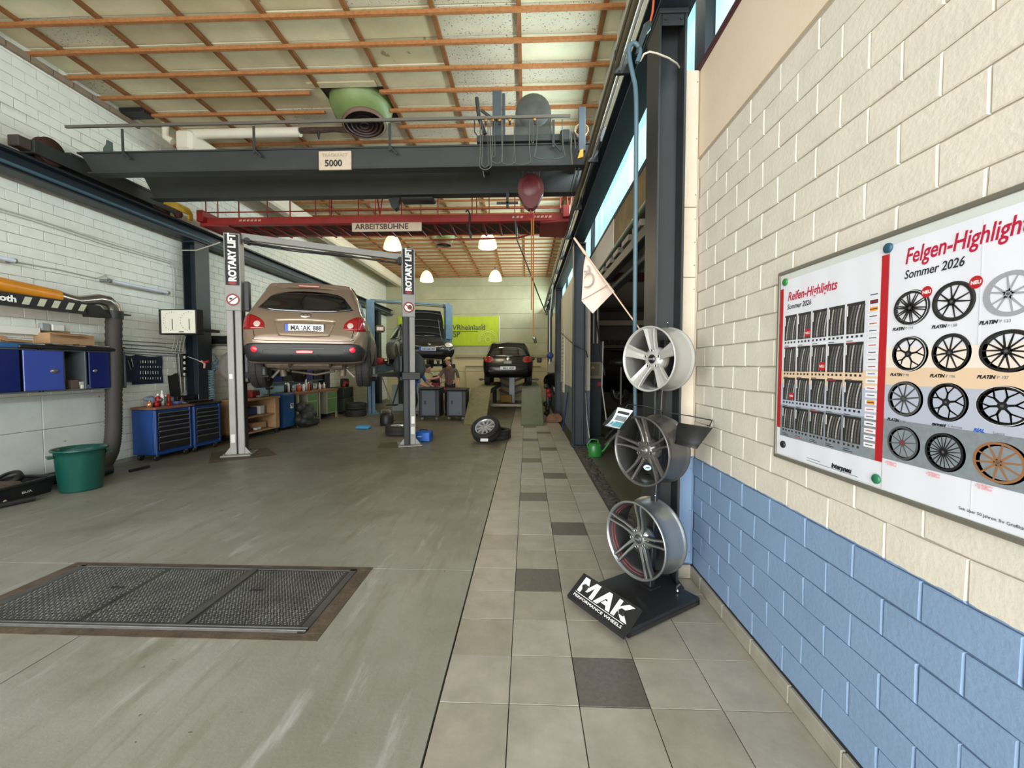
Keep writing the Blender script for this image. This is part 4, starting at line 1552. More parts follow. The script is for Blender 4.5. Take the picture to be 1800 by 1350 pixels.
class Car:
    def __init__(self, name, label, loc, rz, st, paint, L_, W_, H_, lower=None, group=None):
        self.root = thing(name, label, 'car', loc, rz)
        self.L, self.W, self.H = L_, W_, H_
        rows = []
        for (y, zb, zs, zt, wb, wm, ws, wt) in st:
            y, zb, zs, zt, wb, wm, ws, wt = y * L_ / 4.5, zb * H_ / 1.62, zs * H_ / 1.62, zt * H_ / 1.62, wb * W_ / 1.78, wm * W_ / 1.78, ws * W_ / 1.78, wt * W_ / 1.78
            zm = (zs + zt) / 2
            P = [(0, zb), (wb * 0.8, zb), (wb, zb + 0.04), (wm, zb + (zs - zb) * 0.42), (wm * 0.99, zs - (zs - zb) * 0.15), (ws, zs), ((ws + wt) / 2 + 0.015, zm), (wt, zt - 0.035 * min(1, (zt - zs) * 4 + 0.2)), (wt * 0.8, zt), (0, zt + 0.02)]
            row = [y]
            for p in P:
                row += [p[0], p[1]]
            rows.append(row)
        rows = smooth_rows(rows, 4)
        prof = []
        for r in rows:
            pts = [[r[1 + 2 * i], r[2 + 2 * i]] for i in range(10)]
            pts = smooth_rows(pts, 3)
            full = [(x, z) for x, z in pts] + [(-x, z) for x, z in pts[-2:0:-1]]
            prof.append([(x, r[0], z) for x, z in full])
        n = len(prof[0])
        vs = [p for pr_ in prof for p in pr_]
        fs = []
        for i in range(len(prof) - 1):
            for k in range(n):
                a, b_ = i * n + k, i * n + (k + 1) % n
                fs.append((a, b_, b_ + n, a + n))
        fs.append(tuple(range(n))[::-1])
        e = (len(prof) - 1) * n
        fs.append(tuple(range(e, e + n)))
        self.bvh = BVHTree.FromPolygons(vs, fs)
        q = MB()
        q.add(vs, fs, paint, True)
        self.body = q.build('body', self.root)

    def patch(self, name, top, bot, d, m, off=0.006, nu=None, nv=6, thick=0.012, parent=None, label=None, curve=True):
        """top / bot: polylines of (u, z) seen along direction d; u is x for +-y rays, y for +-x rays"""
        d = Vector(d)
        k = 6 if curve else 1
        if len(top) > 2 or curve:
            tp, bp = smooth_rows([list(p) for p in top], k), smooth_rows([list(p) for p in bot], k)
        else:
            tp, bp = top, bot
        n = len(tp)
        grid, back = [], []
        far = 8.0
        last = None
        for j in range(nv + 1):
            f = j / nv
            for i in range(n):
                u = tp[i][0] * (1 - f) + bp[i][0] * f
                z = tp[i][1] * (1 - f) + bp[i][1] * f
                if abs(d.z) > 0.5:
                    o = Vector((u, z, far))
                elif abs(d.y) > 0.5:
                    o = Vector((u, self.L / 2, z)) - d * far
                else:
                    o = Vector((0, u, z)) - d * far
                hit = self.bvh.ray_cast(o, d)[0]
                if hit is None:
                    hit = last if last is not None else self.bvh.find_nearest(o + d * (far - 1))[0]
                last = hit
                grid.append(hit - d * off)
                back.append(hit + d * thick)
        fs = []
        for j in range(nv):
            for i in range(n - 1):
                a = j * n + i
                fs.append((a, a + 1, a + n + 1, a + n))
        N_ = len(grid)
        ring = [i for i in range(n)] + [j * n + n - 1 for j in range(1, nv + 1)] + [nv * n + i for i in range(n - 2, -1, -1)] + [j * n for j in range(nv - 1, 0, -1)]
        for i in range(len(ring)):
            a, b_ = ring[i], ring[(i + 1) % len(ring)]
            fs.append((b_, a, a + N_, b_ + N_))
        q = MB()
        q.add(grid + back, fs, m, True)
        return q.build(name, parent or self.root, label=label)

    def ysurf(self, x, z, s=1):
        """y of the rear (s=1) surface, or distance from the front"""
        if s > 0:
            h = self.bvh.ray_cast(Vector((x, -5, z)), Vector((0, 1, 0)))[0]
            return h.y if h else 0.0
        h = self.bvh.ray_cast(Vector((x, self.L + 5, z)), Vector((0, -1, 0)))[0]
        return self.L - h.y if h else 0.0

    def disc(self, name, u, z, r, d, m, off=0.012, sz=1.0, parent=None, label=None):
        top = [(u - r, z), (u - r * 0.7, z + r * 0.7 * sz), (u, z + r * sz), (u + r * 0.7, z + r * 0.7 * sz), (u + r, z)]
        bot = [(u - r, z), (u - r * 0.7, z - r * 0.7 * sz), (u, z - r * sz), (u + r * 0.7, z - r * 0.7 * sz), (u + r, z)]
        return self.patch(name, top, bot, d, m, off, nv=4, parent=parent, label=label)


SUV = [(0.00, .42, .60, .70, .62, .70, .70, .60), (0.05, .35, .72, .82, .74, .80, .78, .68), (0.14, .30, .92, 1.00, .80, .86, .82, .72), (0.24, .29, 1.02, 1.12, .82, .88, .81, .71),
       (0.40, .29, 1.06, 1.32, .83, .89, .80, .67), (0.55, .29, 1.06, 1.47, .83, .89, .80, .63), (0.64, .28, 1.06, 1.54, .83, .89, .80, .61), (1.2, .26, 1.05, 1.60, .82, .89, .80, .60),
       (2.2, .24, 1.0, 1.62, .82, .89, .80, .60), (2.9, .24, .98, 1.50, .82, .89, .79, .60), (3.45, .24, .95, 1.08, .82, .89, .78, .66), (4.1, .25, .84, .90, .80, .88, .76, .62), (4.4, .28, .68, .76, .70, .80, .70, .56), (4.5, .40, .55, .62, .56, .66, .60, .48)]
GLASS = mat('car_glass', (16, 18, 20), 0.06, spec=0.9, coat=0.4)
TAIL = mat('tail_light', (140, 14, 20), 0.2, coat=0.6)
TAILC = mat('tail_clear', (214, 190, 180), 0.15, 0.2, coat=0.5)
TRIM = mat('bumper_black', (30, 31, 33), 0.5)
SEAM = mat('panel_gap', (24, 22, 20), 0.8)
RIMS = mat('rim_silver', (176, 178, 178), 0.3, 0.7)


def tyre(mb, R, w, M, r_in=None, grooves=True):
    ri = r_in or R * 0.66
    h = w / 2
    pr_ = [(ri, -h * 0.75), (ri + 0.02, -h * 0.95), (R * 0.86, -h), (R * 0.96, -h * 0.92), (R, -h * 0.72)]
    if grooves:
        for g in (-0.42, 0.0, 0.42):
            pr_ += [(R, (g - 0.09) * w), (R - 0.012, (g - 0.07) * w), (R - 0.012, (g + 0.0) * w), (R, (g + 0.02) * w)]
        pr_ = pr_[:5] + [p for p in pr_[5:] if abs(p[1]) < h * 0.7]
    pr_ += [(R, h * 0.72), (R * 0.96, h * 0.92), (R * 0.86, h), (ri + 0.02, h * 0.95), (ri, h * 0.75)]
    mb.lathe(pr_, RUBBER, 36, M, smooth=False)


def rim_disc(mb, R, w, M, m, n=5, back=None):
    h = w / 2
    mb.lathe([(R * 1.02, h * 0.8), (R * 0.97, h * 0.86), (R * 0.9, h * 0.6), (R * 0.88, -h * 0.8), (R * 1.0, -h * 0.8)], m, 36, M)
    mb.lathe([(0, h * 0.52), (R * 0.2, h * 0.52), (R * 0.24, h * 0.3)], m, 20, M)
    for k in range(n):
        a = 2 * PI * k / n
        q = [(R * 0.16, -R * 0.11), (R * 0.94, -R * 0.10), (R * 0.94, R * 0.10), (R * 0.16, R * 0.11)]
        mb.prism(q, h * 0.2, h * 0.55, m, M @ RZ(a))
    mb.lathe([(0, -h * 0.2), (R * 0.88, -h * 0.2)], back or BLACK, 24, M)


def car_wheels(car, R, w, ys, track, zc, rim=RIMS, brake=False):
    for y in ys:
        for s in (-1, 1):
            M = T(s * track / 2, y, zc) @ RY(PI / 2 * s)
            q = MB()
            tyre(q, R, w, M)
            wobj = q.build('wheel', car.root)
            q = MB()
            rim_disc(q, R * 0.66, w, M, rim)
            q.build('rim', wobj)


# ---- beige car on the front lift
PB = mat('paint_beige', (138, 119, 101), 0.32, 0.35, noise=(2, 0.05), coat=0.5)
hx, hy = -0.31, 0.95
c1 = Car('car', 'beige crossover car seen from behind, raised on the light grey lift', (-3.27, 6.02, 1.25), math.atan2(-hx, hy), SUV, PB, 4.5, 1.72, 1.66)
Yp, Ym, Xp, Xm = (0, 1, 0), (0, -1, 0), (1, 0, 0), (-1, 0, 0)
c1.patch('rear_window', [(-.52, 1.33), (-.38, 1.40), (0, 1.43), (.38, 1.40), (.52, 1.33)], [(-.66, 1.13), (-.42, 1.085), (0, 1.07), (.42, 1.085), (.66, 1.13)], Yp, GLASS)
q = MB()   # spoiler lip
q.add([(-.60, .60, 1.50), (-.3, .50, 1.53), (0, .47, 1.54), (.3, .50, 1.53), (.60, .60, 1.50), (-.60, .60, 1.465), (-.3, .49, 1.485), (0, .455, 1.49), (.3, .49, 1.485), (.60, .60, 1.465),
       (-.55, .9, 1.58), (-.3, .9, 1.61), (0, .9, 1.615), (.3, .9, 1.61), (.55, .9, 1.58)],
      [(0, 1, 6, 5), (1, 2, 7, 6), (2, 3, 8, 7), (3, 4, 9, 8), (10, 11, 1, 0), (11, 12, 2, 1), (12, 13, 3, 2), (13, 14, 4, 3)], PB, True)
q.build('spoiler', c1.root)
q = MB()
q.cbox((-.15, .435, 1.497), (.15, .47, 1.525), mat('brake_light_pink', (170, 92, 78), 0.3, coat=0.4), 0.008)
q.build('third_brake_light', c1.root)
tg = c1.patch('tailgate_seam', [(-.70, .86), (-.66, .70), (-.62, .635), (0, .628), (.62, .635), (.66, .70), (.70, .86)], [(-.69, .86), (-.65, .705), (-.613, .642), (0, .636), (.613, .642), (.65, .705), (.69, .86)], Yp, SEAM, off=0.002, nv=1)
for s in (-1, 1):
    tl = c1.patch('tail_light', [(s * .83, 1.00), (s * .74, 1.02), (s * .62, .97), (s * .545, .90)], [(s * .85, .80), (s * .74, .79), (s * .62, .80), (s * .53, .815)], Yp, TAIL, off=0.014)
    c1.disc('lamp_lens', s * .63, .875, .045, Yp, TAILC, off=0.022, parent=tl)
    c1.patch('lamp_divider', [(s * .735, 1.015), (s * .729, 1.015)], [(s * .735, .80), (s * .729, .80)], Yp, SEAM, off=0.018, parent=tl, curve=False)
    c1.disc('reflector', s * .66, .505, .042, Yp, mat('reflector_red', (235, 40, 60), 0.3, emit=((235, 30, 50), 0.4)), off=0.018)
    c1.disc('parking_sensor', s * .18, .42, .014, Yp, SEAM, off=0.014)
bp = c1.patch('bumper', [(-.84, .50), (-.74, .585), (-.4, .597), (0, .60), (.4, .597), (.74, .585), (.84, .50)], [(-.83, .36), (-.70, .33), (-.4, .322), (0, .32), (.4, .322), (.70, .33), (.83, .36)], Yp, TRIM, off=0.012, nv=10, label='matt black rear bumper')
c1.patch('bumper_step', [(-.56, .47), (-.50, .525), (0, .53), (.50, .525), (.56, .47)], [(-.55, .455), (-.485, .508), (0, .512), (.485, .508), (.55, .455)], Yp, mat('bumper_edge', (84, 84, 84), 0.4), off=0.02, nv=1, parent=bp)
c1.patch('fog_light', [(-.12, .488), (0, .495), (.12, .488)], [(-.11, .45), (0, .447), (.11, .45)], Yp, mat('fog_red', (190, 70, 66), 0.25, coat=0.6, emit=((200, 60, 60), 0.2)), off=0.024, parent=bp)
c1.patch('chrome_strip', [(-.40, .965), (0, .985), (.42, .965)], [(-.40, .925), (0, .94), (.42, .925)], Yp, mat('strip_bright', (190, 170, 148), 0.25, 0.5), off=0.018, nv=2)
c1.patch('plate_recess', [(-.42, .915), (0, .925), (.42, .915)], [(-.34, .70), (0, .685), (.34, .70)], Yp, mat('paint_beige_low', (134, 116, 98), 0.4, 0.3), off=0.004)
c1.patch('badge', [(-.07, 1.045), (0, 1.062), (.07, 1.045)], [(-.07, 1.005), (0, .985), (.07, 1.005)], Yp, CHROME, off=0.02, nv=3)
c1.disc('badge_hole', 0, 1.024, 0.022, Yp, PB, off=0.026)


def number_plate(car, x, z, y, s, blue=True, tilt=-0.06, w_=0.52, faint=False, parent=None):
    M = T(x, y, z) @ RX(PI / 2 + tilt) if car is None else T(x, y, z) @ RX(PI / 2 + tilt)
    root = parent
    q = MB()
    q.cbox((-w_ / 2 - 0.008, -0.075, -0.012), (w_ / 2 + 0.008, 0.062, 0), BLACK, 0.003, M)
    pl = q.build('number_plate', root)
    q = MB()
    q.cbox((-w_ / 2, -0.052, 0), (w_ / 2, 0.056, 0.003), mat('plate_white', (228, 230, 232), 0.4), 0.004, M)
    q.cbox((-w_ / 2, -0.052, 0.0005), (-w_ / 2 + 0.045, 0.056, 0.0038), mat('plate_blue', (30, 84, 180), 0.4) if blue else INKW, 0.004, M)
    q.build('plate_face', pl)
    q = MB()
    text(q, s, 0.098, INK if not faint else mat('plate_faint', (60, 70, 90), 0.6), M @ T(0.022, -0.034, 0.0052), align='CENTER', off=0.0022, sx=0.84, ext=0.0012)
    q.build('lettering', pl)
    return pl


number_plate(c1, 0.0, 0.825, c1.ysurf(0, 0.83) - 0.016, 'MA  AK 888', parent=c1.root)
q = MB()
for zz, k in ((.835, 0), (.805, 1)):
    q.lathe([(0, 0), (0.011, 0)], INK if k == 0 else GREYM, 12, T(-0.037, c1.ysurf(0, 0.83) - 0.026, zz + .012) @ Matrix.Diagonal((.8, .8, 1, 1)) @ RX(PI / 2))
text(q, 'autohaus  ·  mannheim', 0.016, INKW, T(0.02, c1.ysurf(0, 0.83) - 0.012, 0.758) @ RX(PI / 2 - 0.06), align='CENTER')
q.build('plate_seals', c1.root)
for s in (-1, 1):
    d = Xm if s > 0 else Xp
    c1.patch('side_window', [(0.75, 1.36), (1.1, 1.47), (2.0, 1.50), (2.7, 1.42), (3.15, 1.20)], [(0.55, 1.13), (1.1, 1.08), (2.0, 1.04), (2.7, 1.02), (3.25, 1.02)], d, GLASS, off=0.004)
    c1.patch('wheel_arch', [(0.36, .40), (0.45, .68), (.76, .79), (1.07, .68), (1.16, .40)], [(0.44, .36), (0.5, .40), (.76, .42), (1.02, .40), (1.08, .36)], d, TRIM, off=0.012)
    c1.patch('wheel_arch', [(3.1, .40), (3.2, .66), (3.5, .77), (3.8, .66), (3.9, .40)], [(3.18, .36), (3.24, .40), (3.5, .42), (3.76, .40), (3.82, .36)], d, TRIM, off=0.012)
    c1.patch('roof_rail', [(0.8, 1.575), (1.5, 1.60), (2.6, 1.58)], [(0.8, 1.555), (1.5, 1.58), (2.6, 1.56)], d, GREYM, off=0.02, nv=1)
    q = MB()
    q.cbox((s * 0.98 - 0.11, 2.98, 1.02), (s * 0.98 + 0.11, 3.12, 1.18), PB, 0.04)
    q.build('mirror', c1.root)
car_wheels(c1, 0.335, 0.225, (0.76, 3.52), 1.54, 0.25)
q = MB()
AX = mat('axle_steel', (112, 98, 86), 0.6, 0.3, noise=(8, 0.3))
q.tube([(-.5, .62, .26), (.45, .62, .26)], 0.055, AX, n=12)
q.tube([(-.65, .76, .22), (-.38, .72, .20), (-.30, .70, .30)], 0.025, AX, n=8)
q.tube([(.65, .76, .22), (.38, .72, .20), (.30, .70, .30)], 0.025, AX, n=8)
for s in (-1, 1):
    q.tube([(s * .62, .74, .08), (s * .38, .70, .34)], 0.022, mat('damper', (150, 142, 130), 0.5, 0.3), n=8)
    q.tube([(s * .46, .7, .34), (s * .44, .7, .1)], 0.05, AX, n=10)
q.cbox((-.35, .4, .24), (.3, .9, .36), AX, 0.03)
q.tube([(-.34, .76, .18), (0, .9, .12), (.3, .8, .18)], 0.02, AX, n=8)
q.build('rear_axle', c1.root)
q = MB()
q.tube([(-.42, .3, .30), (-.42, 1.0, .28), (-.1, 1.8, .25), (0, 3.0, .26)], 0.03, AX, n=8)
q.cbox((-.62, .30, .24), (-.25, .62, .36), AX, 0.04)
q.build('exhaust', c1.root)

# ---- black hatchback on the ramp platform
PBK = mat('paint_black', (9, 9, 10), 0.25, 0.0, coat=0.15, spec=0.3)
HZ = 0.86
c3 = Car('car', 'black hatchback seen from behind on the far drive-on ramps', (-0.64, 14.1, HZ), 0.03, SUV, PBK, 4.0, 1.72, 1.56)
W_ = 1.72 / 1.78
c3.patch('rear_window', [(-.50, 1.26), (-.3, 1.32), (0, 1.335), (.3, 1.32), (.50, 1.26)], [(-.64, 1.02), (-.4, 1.0), (0, .99), (.4, 1.0), (.64, 1.02)], Yp, GLASS)
for s in (-1, 1):
    c3.patch('tail_light', [(s * .80, .98), (s * .68, 1.01), (s * .54, .97), (s * .50, .90)], [(s * .81, .82), (s * .70, .79), (s * .58, .80), (s * .50, .84)], Yp, TAIL, off=0.014)
    q = MB()
    q.cbox((s * 0.93 - 0.10, 2.5, .90), (s * 0.93 + 0.10, 2.62, 1.04), PBK, 0.04)
    q.build('mirror', c3.root)
    c3.patch('side_window', [(0.75, 1.26), (1.1, 1.36), (1.9, 1.40), (2.4, 1.32), (2.8, 1.12)], [(0.6, 1.06), (1.1, 1.0), (1.9, .97), (2.4, .95), (2.9, .94)], Xm if s > 0 else Xp, GLASS, off=0.004)
c3.patch('bumper_line', [(-.7, .70), (0, .71), (.7, .70)], [(-.7, .69), (0, .70), (.7, .69)], Yp, mat('line_grey', (70, 70, 72), 0.4), off=0.01, nv=1)
c3.patch('badge', [(-.05, .93), (0, 1.0), (.05, .93)], [(-.05, .91), (0, .845), (.05, .91)], Yp, CHROME, off=0.02, nv=3)
q = MB()
for i in range(3):
    q.cbox((-.135, c3.ysurf(0, .78) - .02, .76 + i * .032), (.125, c3.ysurf(0, .78) + .02, .785 + i * .032), mat('sticker_white', (190, 192, 192), 0.6), 0.003, T(0, 0.0, 0))
q.build('rear_stickers', c3.root)
number_plate(c3, 0.0, 0.60, c3.ysurf(0, 0.60) - 0.02, 'MA L 4837', blue=False, parent=c3.root, faint=True)
q = MB()
q.tube([(0, 0.75, 1.49), (0, 0.82, 1.55)], [0.02, 0.006], PBK, n=6)
q.build('aerial', c3.root)
car_wheels(c3, 0.30, 0.20, (0.70, 3.1), 1.48, 0.30)

# ---- dark car with its bonnet open on the blue lift, facing the viewer
PD = mat('paint_dark', (24, 25, 28), 0.25, 0.1, coat=0.3)
hx, hy = 0.42, -0.91
L2 = 4.3
fr = Vector((-3.0, 12.75, 0))
rr = fr - Vector((hx, hy, 0)) * L2
c2 = Car('car', 'dark car with its bonnet raised, facing the viewer on the blue lift', (rr.x, rr.y, 1.52), math.atan2(-hx, hy), SUV, PD, L2, 1.76, 1.50)
k = L2 / 4.5
c2.patch('engine_bay', [(-.56, 3.42), (-.4, 3.38), (.4, 3.38), (.56, 3.42)], [(-.50, 4.12), (-.4, 4.15), (.4, 4.15), (.50, 4.12)], (0, 0, -1), mat('engine_dark', (20, 20, 20), 0.8, noise=(12, 0.6), bump=(30, 1)), off=0.01)
for s in (-1, 1):
    c2.patch('headlight', [(s * .78, .74), (s * .64, .76), (s * .50, .70)], [(s * .74, .62), (s * .62, .60), (s * .52, .62)], Ym, mat('headlight', (206, 200, 186), 0.15, 0.2, coat=0.8), off=0.014)
    c2.patch('side_window', [(0.9, 1.28), (1.4, 1.36), (2.1, 1.38), (2.6, 1.30), (3.0, 1.10)], [(0.7, 1.02), (1.4, 1.0), (2.1, .97), (2.6, .95), (3.1, .93)], Xm if s > 0 else Xp, GLASS, off=0.004)
    c2.patch('wheel_arch', [(3.0, .36), (3.08, .62), (3.36, .73), (3.64, .62), (3.72, .36)], [(3.05, .30), (3.1, .32), (3.36, .33), (3.62, .32), (3.68, .30)], Xm if s > 0 else Xp, BLACK, off=0.012)
    c2.patch('door_seam', [(1.4, .98), (1.43, .6), (1.5, .33)], [(1.41, .98), (1.44, .6), (1.51, .33)], Xm if s > 0 else Xp, SEAM, off=0.003, nv=1)
    c2.patch('door_seam', [(2.5, .96), (2.5, .6), (2.48, .33)], [(2.51, .96), (2.51, .6), (2.49, .33)], Xm if s > 0 else Xp, SEAM, off=0.003, nv=1)
c2.patch('windscreen', [(-.52, 1.36), (0, 1.39), (.52, 1.36)], [(-.62, 1.02), (0, 1.0), (.62, 1.02)], Ym, GLASS, off=0.006)
c2.patch('grille', [(-.40, .60), (0, .60), (.40, .60)], [(-.30, .52), (0, .50), (.30, .52)], Ym, BLACK, off=0.01)
c2.patch('grille_chrome', [(-.46, .645), (-.25, .615), (0, .61), (.25, .615), (.46, .645)], [(-.46, .63), (-.25, .60), (0, .592), (.25, .60), (.46, .63)], Ym, CHROME, off=0.02, nv=1)
c2.patch('lower_grille', [(-.45, .44), (0, .45), (.45, .44)], [(-.38, .34), (0, .33), (.38, .34)], Ym, BLACK, off=0.01)
c2.patch('badge', [(-.045, .70), (0, .745), (.045, .70)], [(-.045, .69), (0, .645), (.045, .69)], Ym, CHROME, off=0.02, nv=3)
q = MB()
M = T(0.06, c2.L - c2.ysurf(0, .535, -1) + 0.012, .535) @ RZ(PI) @ RX(PI / 2)
q.cbox((-.26, -.055, 0), (.26, .055, .008), mat('plate_pale', (196, 204, 226), 0.5), 0.004, M)
q.cbox((-.26, -.055, .004), (-.20, .055, .010), MATS['plate_blue'], 0.003, M)
np2 = q.build('number_plate', c2.root)
q = MB()
text(q, 'HD LM 305', 0.09, MATS['plate_faint'], M @ T(0.03, -0.032, 0.010), align='CENTER', off=0.001, sx=0.9)
q.build('lettering', np2)
q = MB()    # raised bonnet: crowned panel with inner ribs
hy0 = 3.30 * k + 0.1
Mh = T(0, hy0, 0.96) @ RX(math.radians(66))
rows_ = []
for j in range(7):
    v = j / 6 * 0.92
    wv = 0.66 - 0.16 * (j / 6) ** 3
    rows_.append([(wv * u, v, 0.05 * (1 - u * u) + 0.03 * math.sin(PI * j / 6)) for u in (-1, -.85, -.6, -.3, 0, .3, .6, .85, 1)])
vs = [p for r in rows_ for p in r]
fs = [(j * 9 + i, j * 9 + i + 1, (j + 1) * 9 + i + 1, (j + 1) * 9 + i) for j in range(6) for i in range(8)]
q.add(vs, fs, PD, True, Mh)
q.add([(x, y, z - 0.02) for x, y, z in vs], [f[::-1] for f in fs], mat('bonnet_inner', (24, 24, 25), 0.6), True, Mh)
bn = q.build('bonnet', c2.root)
q = MB()
for v in (0.12, 0.34, 0.56, 0.80):
    q.tube([(x, v + 0.05 * (1 - (x / 0.55) ** 2), 0.03 * (1 - x * x) - 0.02) for x in (-.55, -.4, -.2, 0, .2, .4, .55)], 0.018, mat('bonnet_rib', (56, 56, 56), 0.5), n=6, M=Mh)
q.build('rib', bn)
q = MB()
q.tube([(-.5, hy0 + 0.5, .86), (-.44, hy0 + 0.32, 1.55)], 0.008, GREYM, n=6)
q.build('bonnet_stay', c2.root)
car_wheels(c2, 0.31, 0.20, (0.75, 3.4), 1.5, 0.24)
# open front door of that car
q = MB()
q.prism([(0.0, 0.36), (0.92, 0.34), (1.0, 0.62), (0.95, 0.98), (0.62, 1.36), (0.12, 1.40), (0.0, 1.0)], 0, 0.07, PD, T(-0.89, 1.6, 0) @ RZ(math.radians(100)) @ RX(PI / 2))
dr = q.build('door', c2.root, label='opened dark front door')
q = MB()
q.prism([(0.10, 1.0), (0.90, 0.99), (0.60, 1.31), (0.16, 1.34)], -0.004, 0.074, mat('door_glass', (150, 160, 158), 0.1), T(-0.89, 1.6, 0) @ RZ(math.radians(100)) @ RX(PI / 2))
q.build('window', dr)

# ---- dark car in the side bay
c4 = Car('car', 'dark car standing in the dim side bay', (3.6, 11.2, 0.55), 0.6, SUV, PBK, 4.3, 1.75, 1.45)
c4.patch('rear_window', [(-.50, 1.26), (0, 1.33), (.50, 1.26)], [(-.64, 1.02), (0, .99), (.64, 1.02)], Yp, GLASS)
for s in (-1, 1):
    c4.patch('tail_light', [(s * .80, .98), (s * .66, 1.0)], [(s * .80, .84), (s * .66, .82)], Yp, TAIL, off=0.014)
car_wheels(c4, 0.31, 0.2, (0.75, 3.4), 1.5, 0.28)
# ================================================================ LEFT WALL AND THE BACK OF THE HALL
def jit(r, v):
    return r + random.uniform(-v, v)


# ---- wall cabinet
CB = mat('cabinet_blue', (12, 28, 92), 0.35, coat=0.2)
CBL = mat('cabinet_blue_sheen', (62, 80, 162), 0.22, coat=0.5)  # lighter copy of the blue: the door's reflection put into its colour
CG = mat('cabinet_grey', (78, 84, 88), 0.5)
xf, zc0, zc1 = -6.02, 1.185, 1.725
ys = [4.0, 4.80, 5.36, 5.72, 6.03]
for k in range(2):
    y0, y1 = (4.0, 4.93) if k == 0 else (4.935, 6.04)
    t = thing('wall_cabinet', 'blue steel wall cabinet cut by the left picture edge' if k == 0 else 'grey wall cabinet with two blue doors and an open bay beside the black hose', 'cabinet', (-6.18, (y0 + y1) / 2, zc0), group='blue wall cabinets')
    q = MB()
    for (a, b_) in (((XL + 0.01, y0, zc0), (xf, y1, zc0 + 0.02)), ((XL + 0.01, y0, zc1 - 0.02), (xf, y1, zc1)), ((XL + 0.01, y0, zc0), (xf, y0 + 0.03, zc1)), ((XL + 0.01, y1 - 0.03, zc0), (xf, y1, zc1)), ((XL + 0.005, y0, zc0), (XL + 0.03, y1, zc1))):
        q.cbox(a, b_, CG, 0.004)
    if k == 1:
        for y in (PX(112, 650, xf).y, PX(151, 650, xf).y):
            q.cbox((XL + 0.02, y - 0.01, zc0), (xf, y + 0.015, zc1), CG, 0.004)
    q.build('carcass', t, world=True)
    if k == 0:
        doors = [(y0 + 0.03, PX(34, 650, xf).y - 0.0, CB, 'knob', 0)]
    else:
        doors = [(PX(39, 650, xf).y, PX(111, 650, xf).y, CBL, 'knob', 0.0), (PX(155, 650, xf).y, PX(192, 650, xf).y, CB, 'knob', 0)]
    for (a, b_, m, _, op) in doors:
        q = MB()
        q.cbox((xf - 0.005, a + 0.004, zc0 + 0.022), (xf + 0.014, b_ - 0.004, zc1 - 0.022), m, 0.004)
        d_ = q.build('door', t, world=True)
        q = MB()
        ky = a + 0.03 if m is CB else b_ - 0.11
        q.lathe([(0, 0.012), (0.028, 0.012), (0.038, 0.0)], mat('lock_disc', (150, 150, 146), 0.3, 0.8), 16, T(xf + 0.014, ky + (0.05 if m is CB else 0.0), (zc0 + zc1) / 2 - 0.01) @ RY(PI / 2) @ Matrix.Diagonal((0.6 if m is CB else 0.8, 0.8 if m is CB else 1.25, 1, 1)))
        q.build('handle', d_, world=True)
ya, yb_ = PX(114, 650, xf).y, PX(150, 650, xf).y
for i, (y, z, s, m, lab) in enumerate(((ya + .10, zc0 + .02, (.10, .09, .12), mat('box_brown', (92, 76, 66), 0.8), 'small brown box inside the open cabinet bay'), (ya + .22, zc0 + .02, (.12, .16, .05), WHITE, 'flat white pack lying in the open cabinet bay'), (ya + .20, zc0 + .07, (.09, .10, .045), mat('grey_pack', (190, 190, 186), 0.6), 'small pale pack on top of the white one in the cabinet bay'))):
    q = MB()
    q.cbox((xf - 0.03 - s[0], y, z), (xf - 0.03, y + s[1], z + s[2]), m, 0.005)
    q.build('small_box', label=lab, cat='box')
# things lying on the cabinets
for (pa, ptop, pb, pbot, dep, m, lab) in ((88, 579, 151, 606, 0.22, CARD, 'cardboard box standing open on the wall cabinet beside the black hose'), (0, 588, 38, 606, 0.2, CARD, 'low cardboard box on the wall cabinet at the left picture edge')):
    x = -6.1
    a, b_ = PX(pa, pbot, x), PX(pb, pbot, x)
    zt_ = PX((pa + pb) / 2, ptop + 4, x).z
    zb2 = zc1 + 0.06
    t = thing('cardboard_box', lab, 'box', (x - 0.1, (a.y + b_.y) / 2, zb2))
    q = MB()
    q.cbox((x - dep, a.y, zb2), (x, b_.y + 0.12, zt_ - 0.03), m, 0.004)
    q.build('carton', t, world=True)
    q = MB()
    q.cbox((x - dep, a.y, zt_ - 0.03), (x - dep + 0.006, b_.y, zt_ + 0.02), m, 0.002)
    q.add([(x, a.y, zt_ - 0.03), (x, b_.y, zt_ - 0.03), (x + 0.09, b_.y, zt_ - 0.055), (x + 0.09, a.y, zt_ - 0.055), (x, a.y, zt_ - 0.024), (x, b_.y, zt_ - 0.024), (x + 0.09, b_.y, zt_ - 0.05), (x + 0.09, a.y, zt_ - 0.05)], [(0, 3, 2, 1), (4, 5, 6, 7), (2, 3, 7, 6), (0, 1, 5, 4), (1, 2, 6, 5), (3, 0, 4, 7)], m)
    q.build('flap', t, world=True)
t = thing('file_tray', 'flat black crate of long wiper blades lying on the wall cabinet', 'tray', (-6.1, 5.4, zc1))
q = MB()
q.cbox((-6.28, 4.7, zc1), (-5.98, 5.98, zc1 + 0.045), BLACK, 0.01)
q.build('tray', t, world=True)
for i in range(14):
    q = MB()
    y = 4.86 + i * 0.08
    q.tube([(-6.25, y - 0.1, zc1 + 0.05), (-6.0, y + 0.12, zc1 + 0.055 + 0.01 * (i % 3))], 0.008, BLACK if i % 2 else GREYM, n=5)
    q.build('wiper_blade', t, world=True)
q = MB()
q.cbox((-6.3, 4.1, zc1), (-6.0, 4.88, zc1 + 0.06), mat('folder_blue', (44, 92, 140), 0.5), 0.01)
q.build('blue_case', label='flat blue case on the wall cabinet under the left cardboard box', cat='case')
q = MB()
a, b_ = PX(-40, 562, XL + 0.08), PX(72, 588, XL + 0.08)
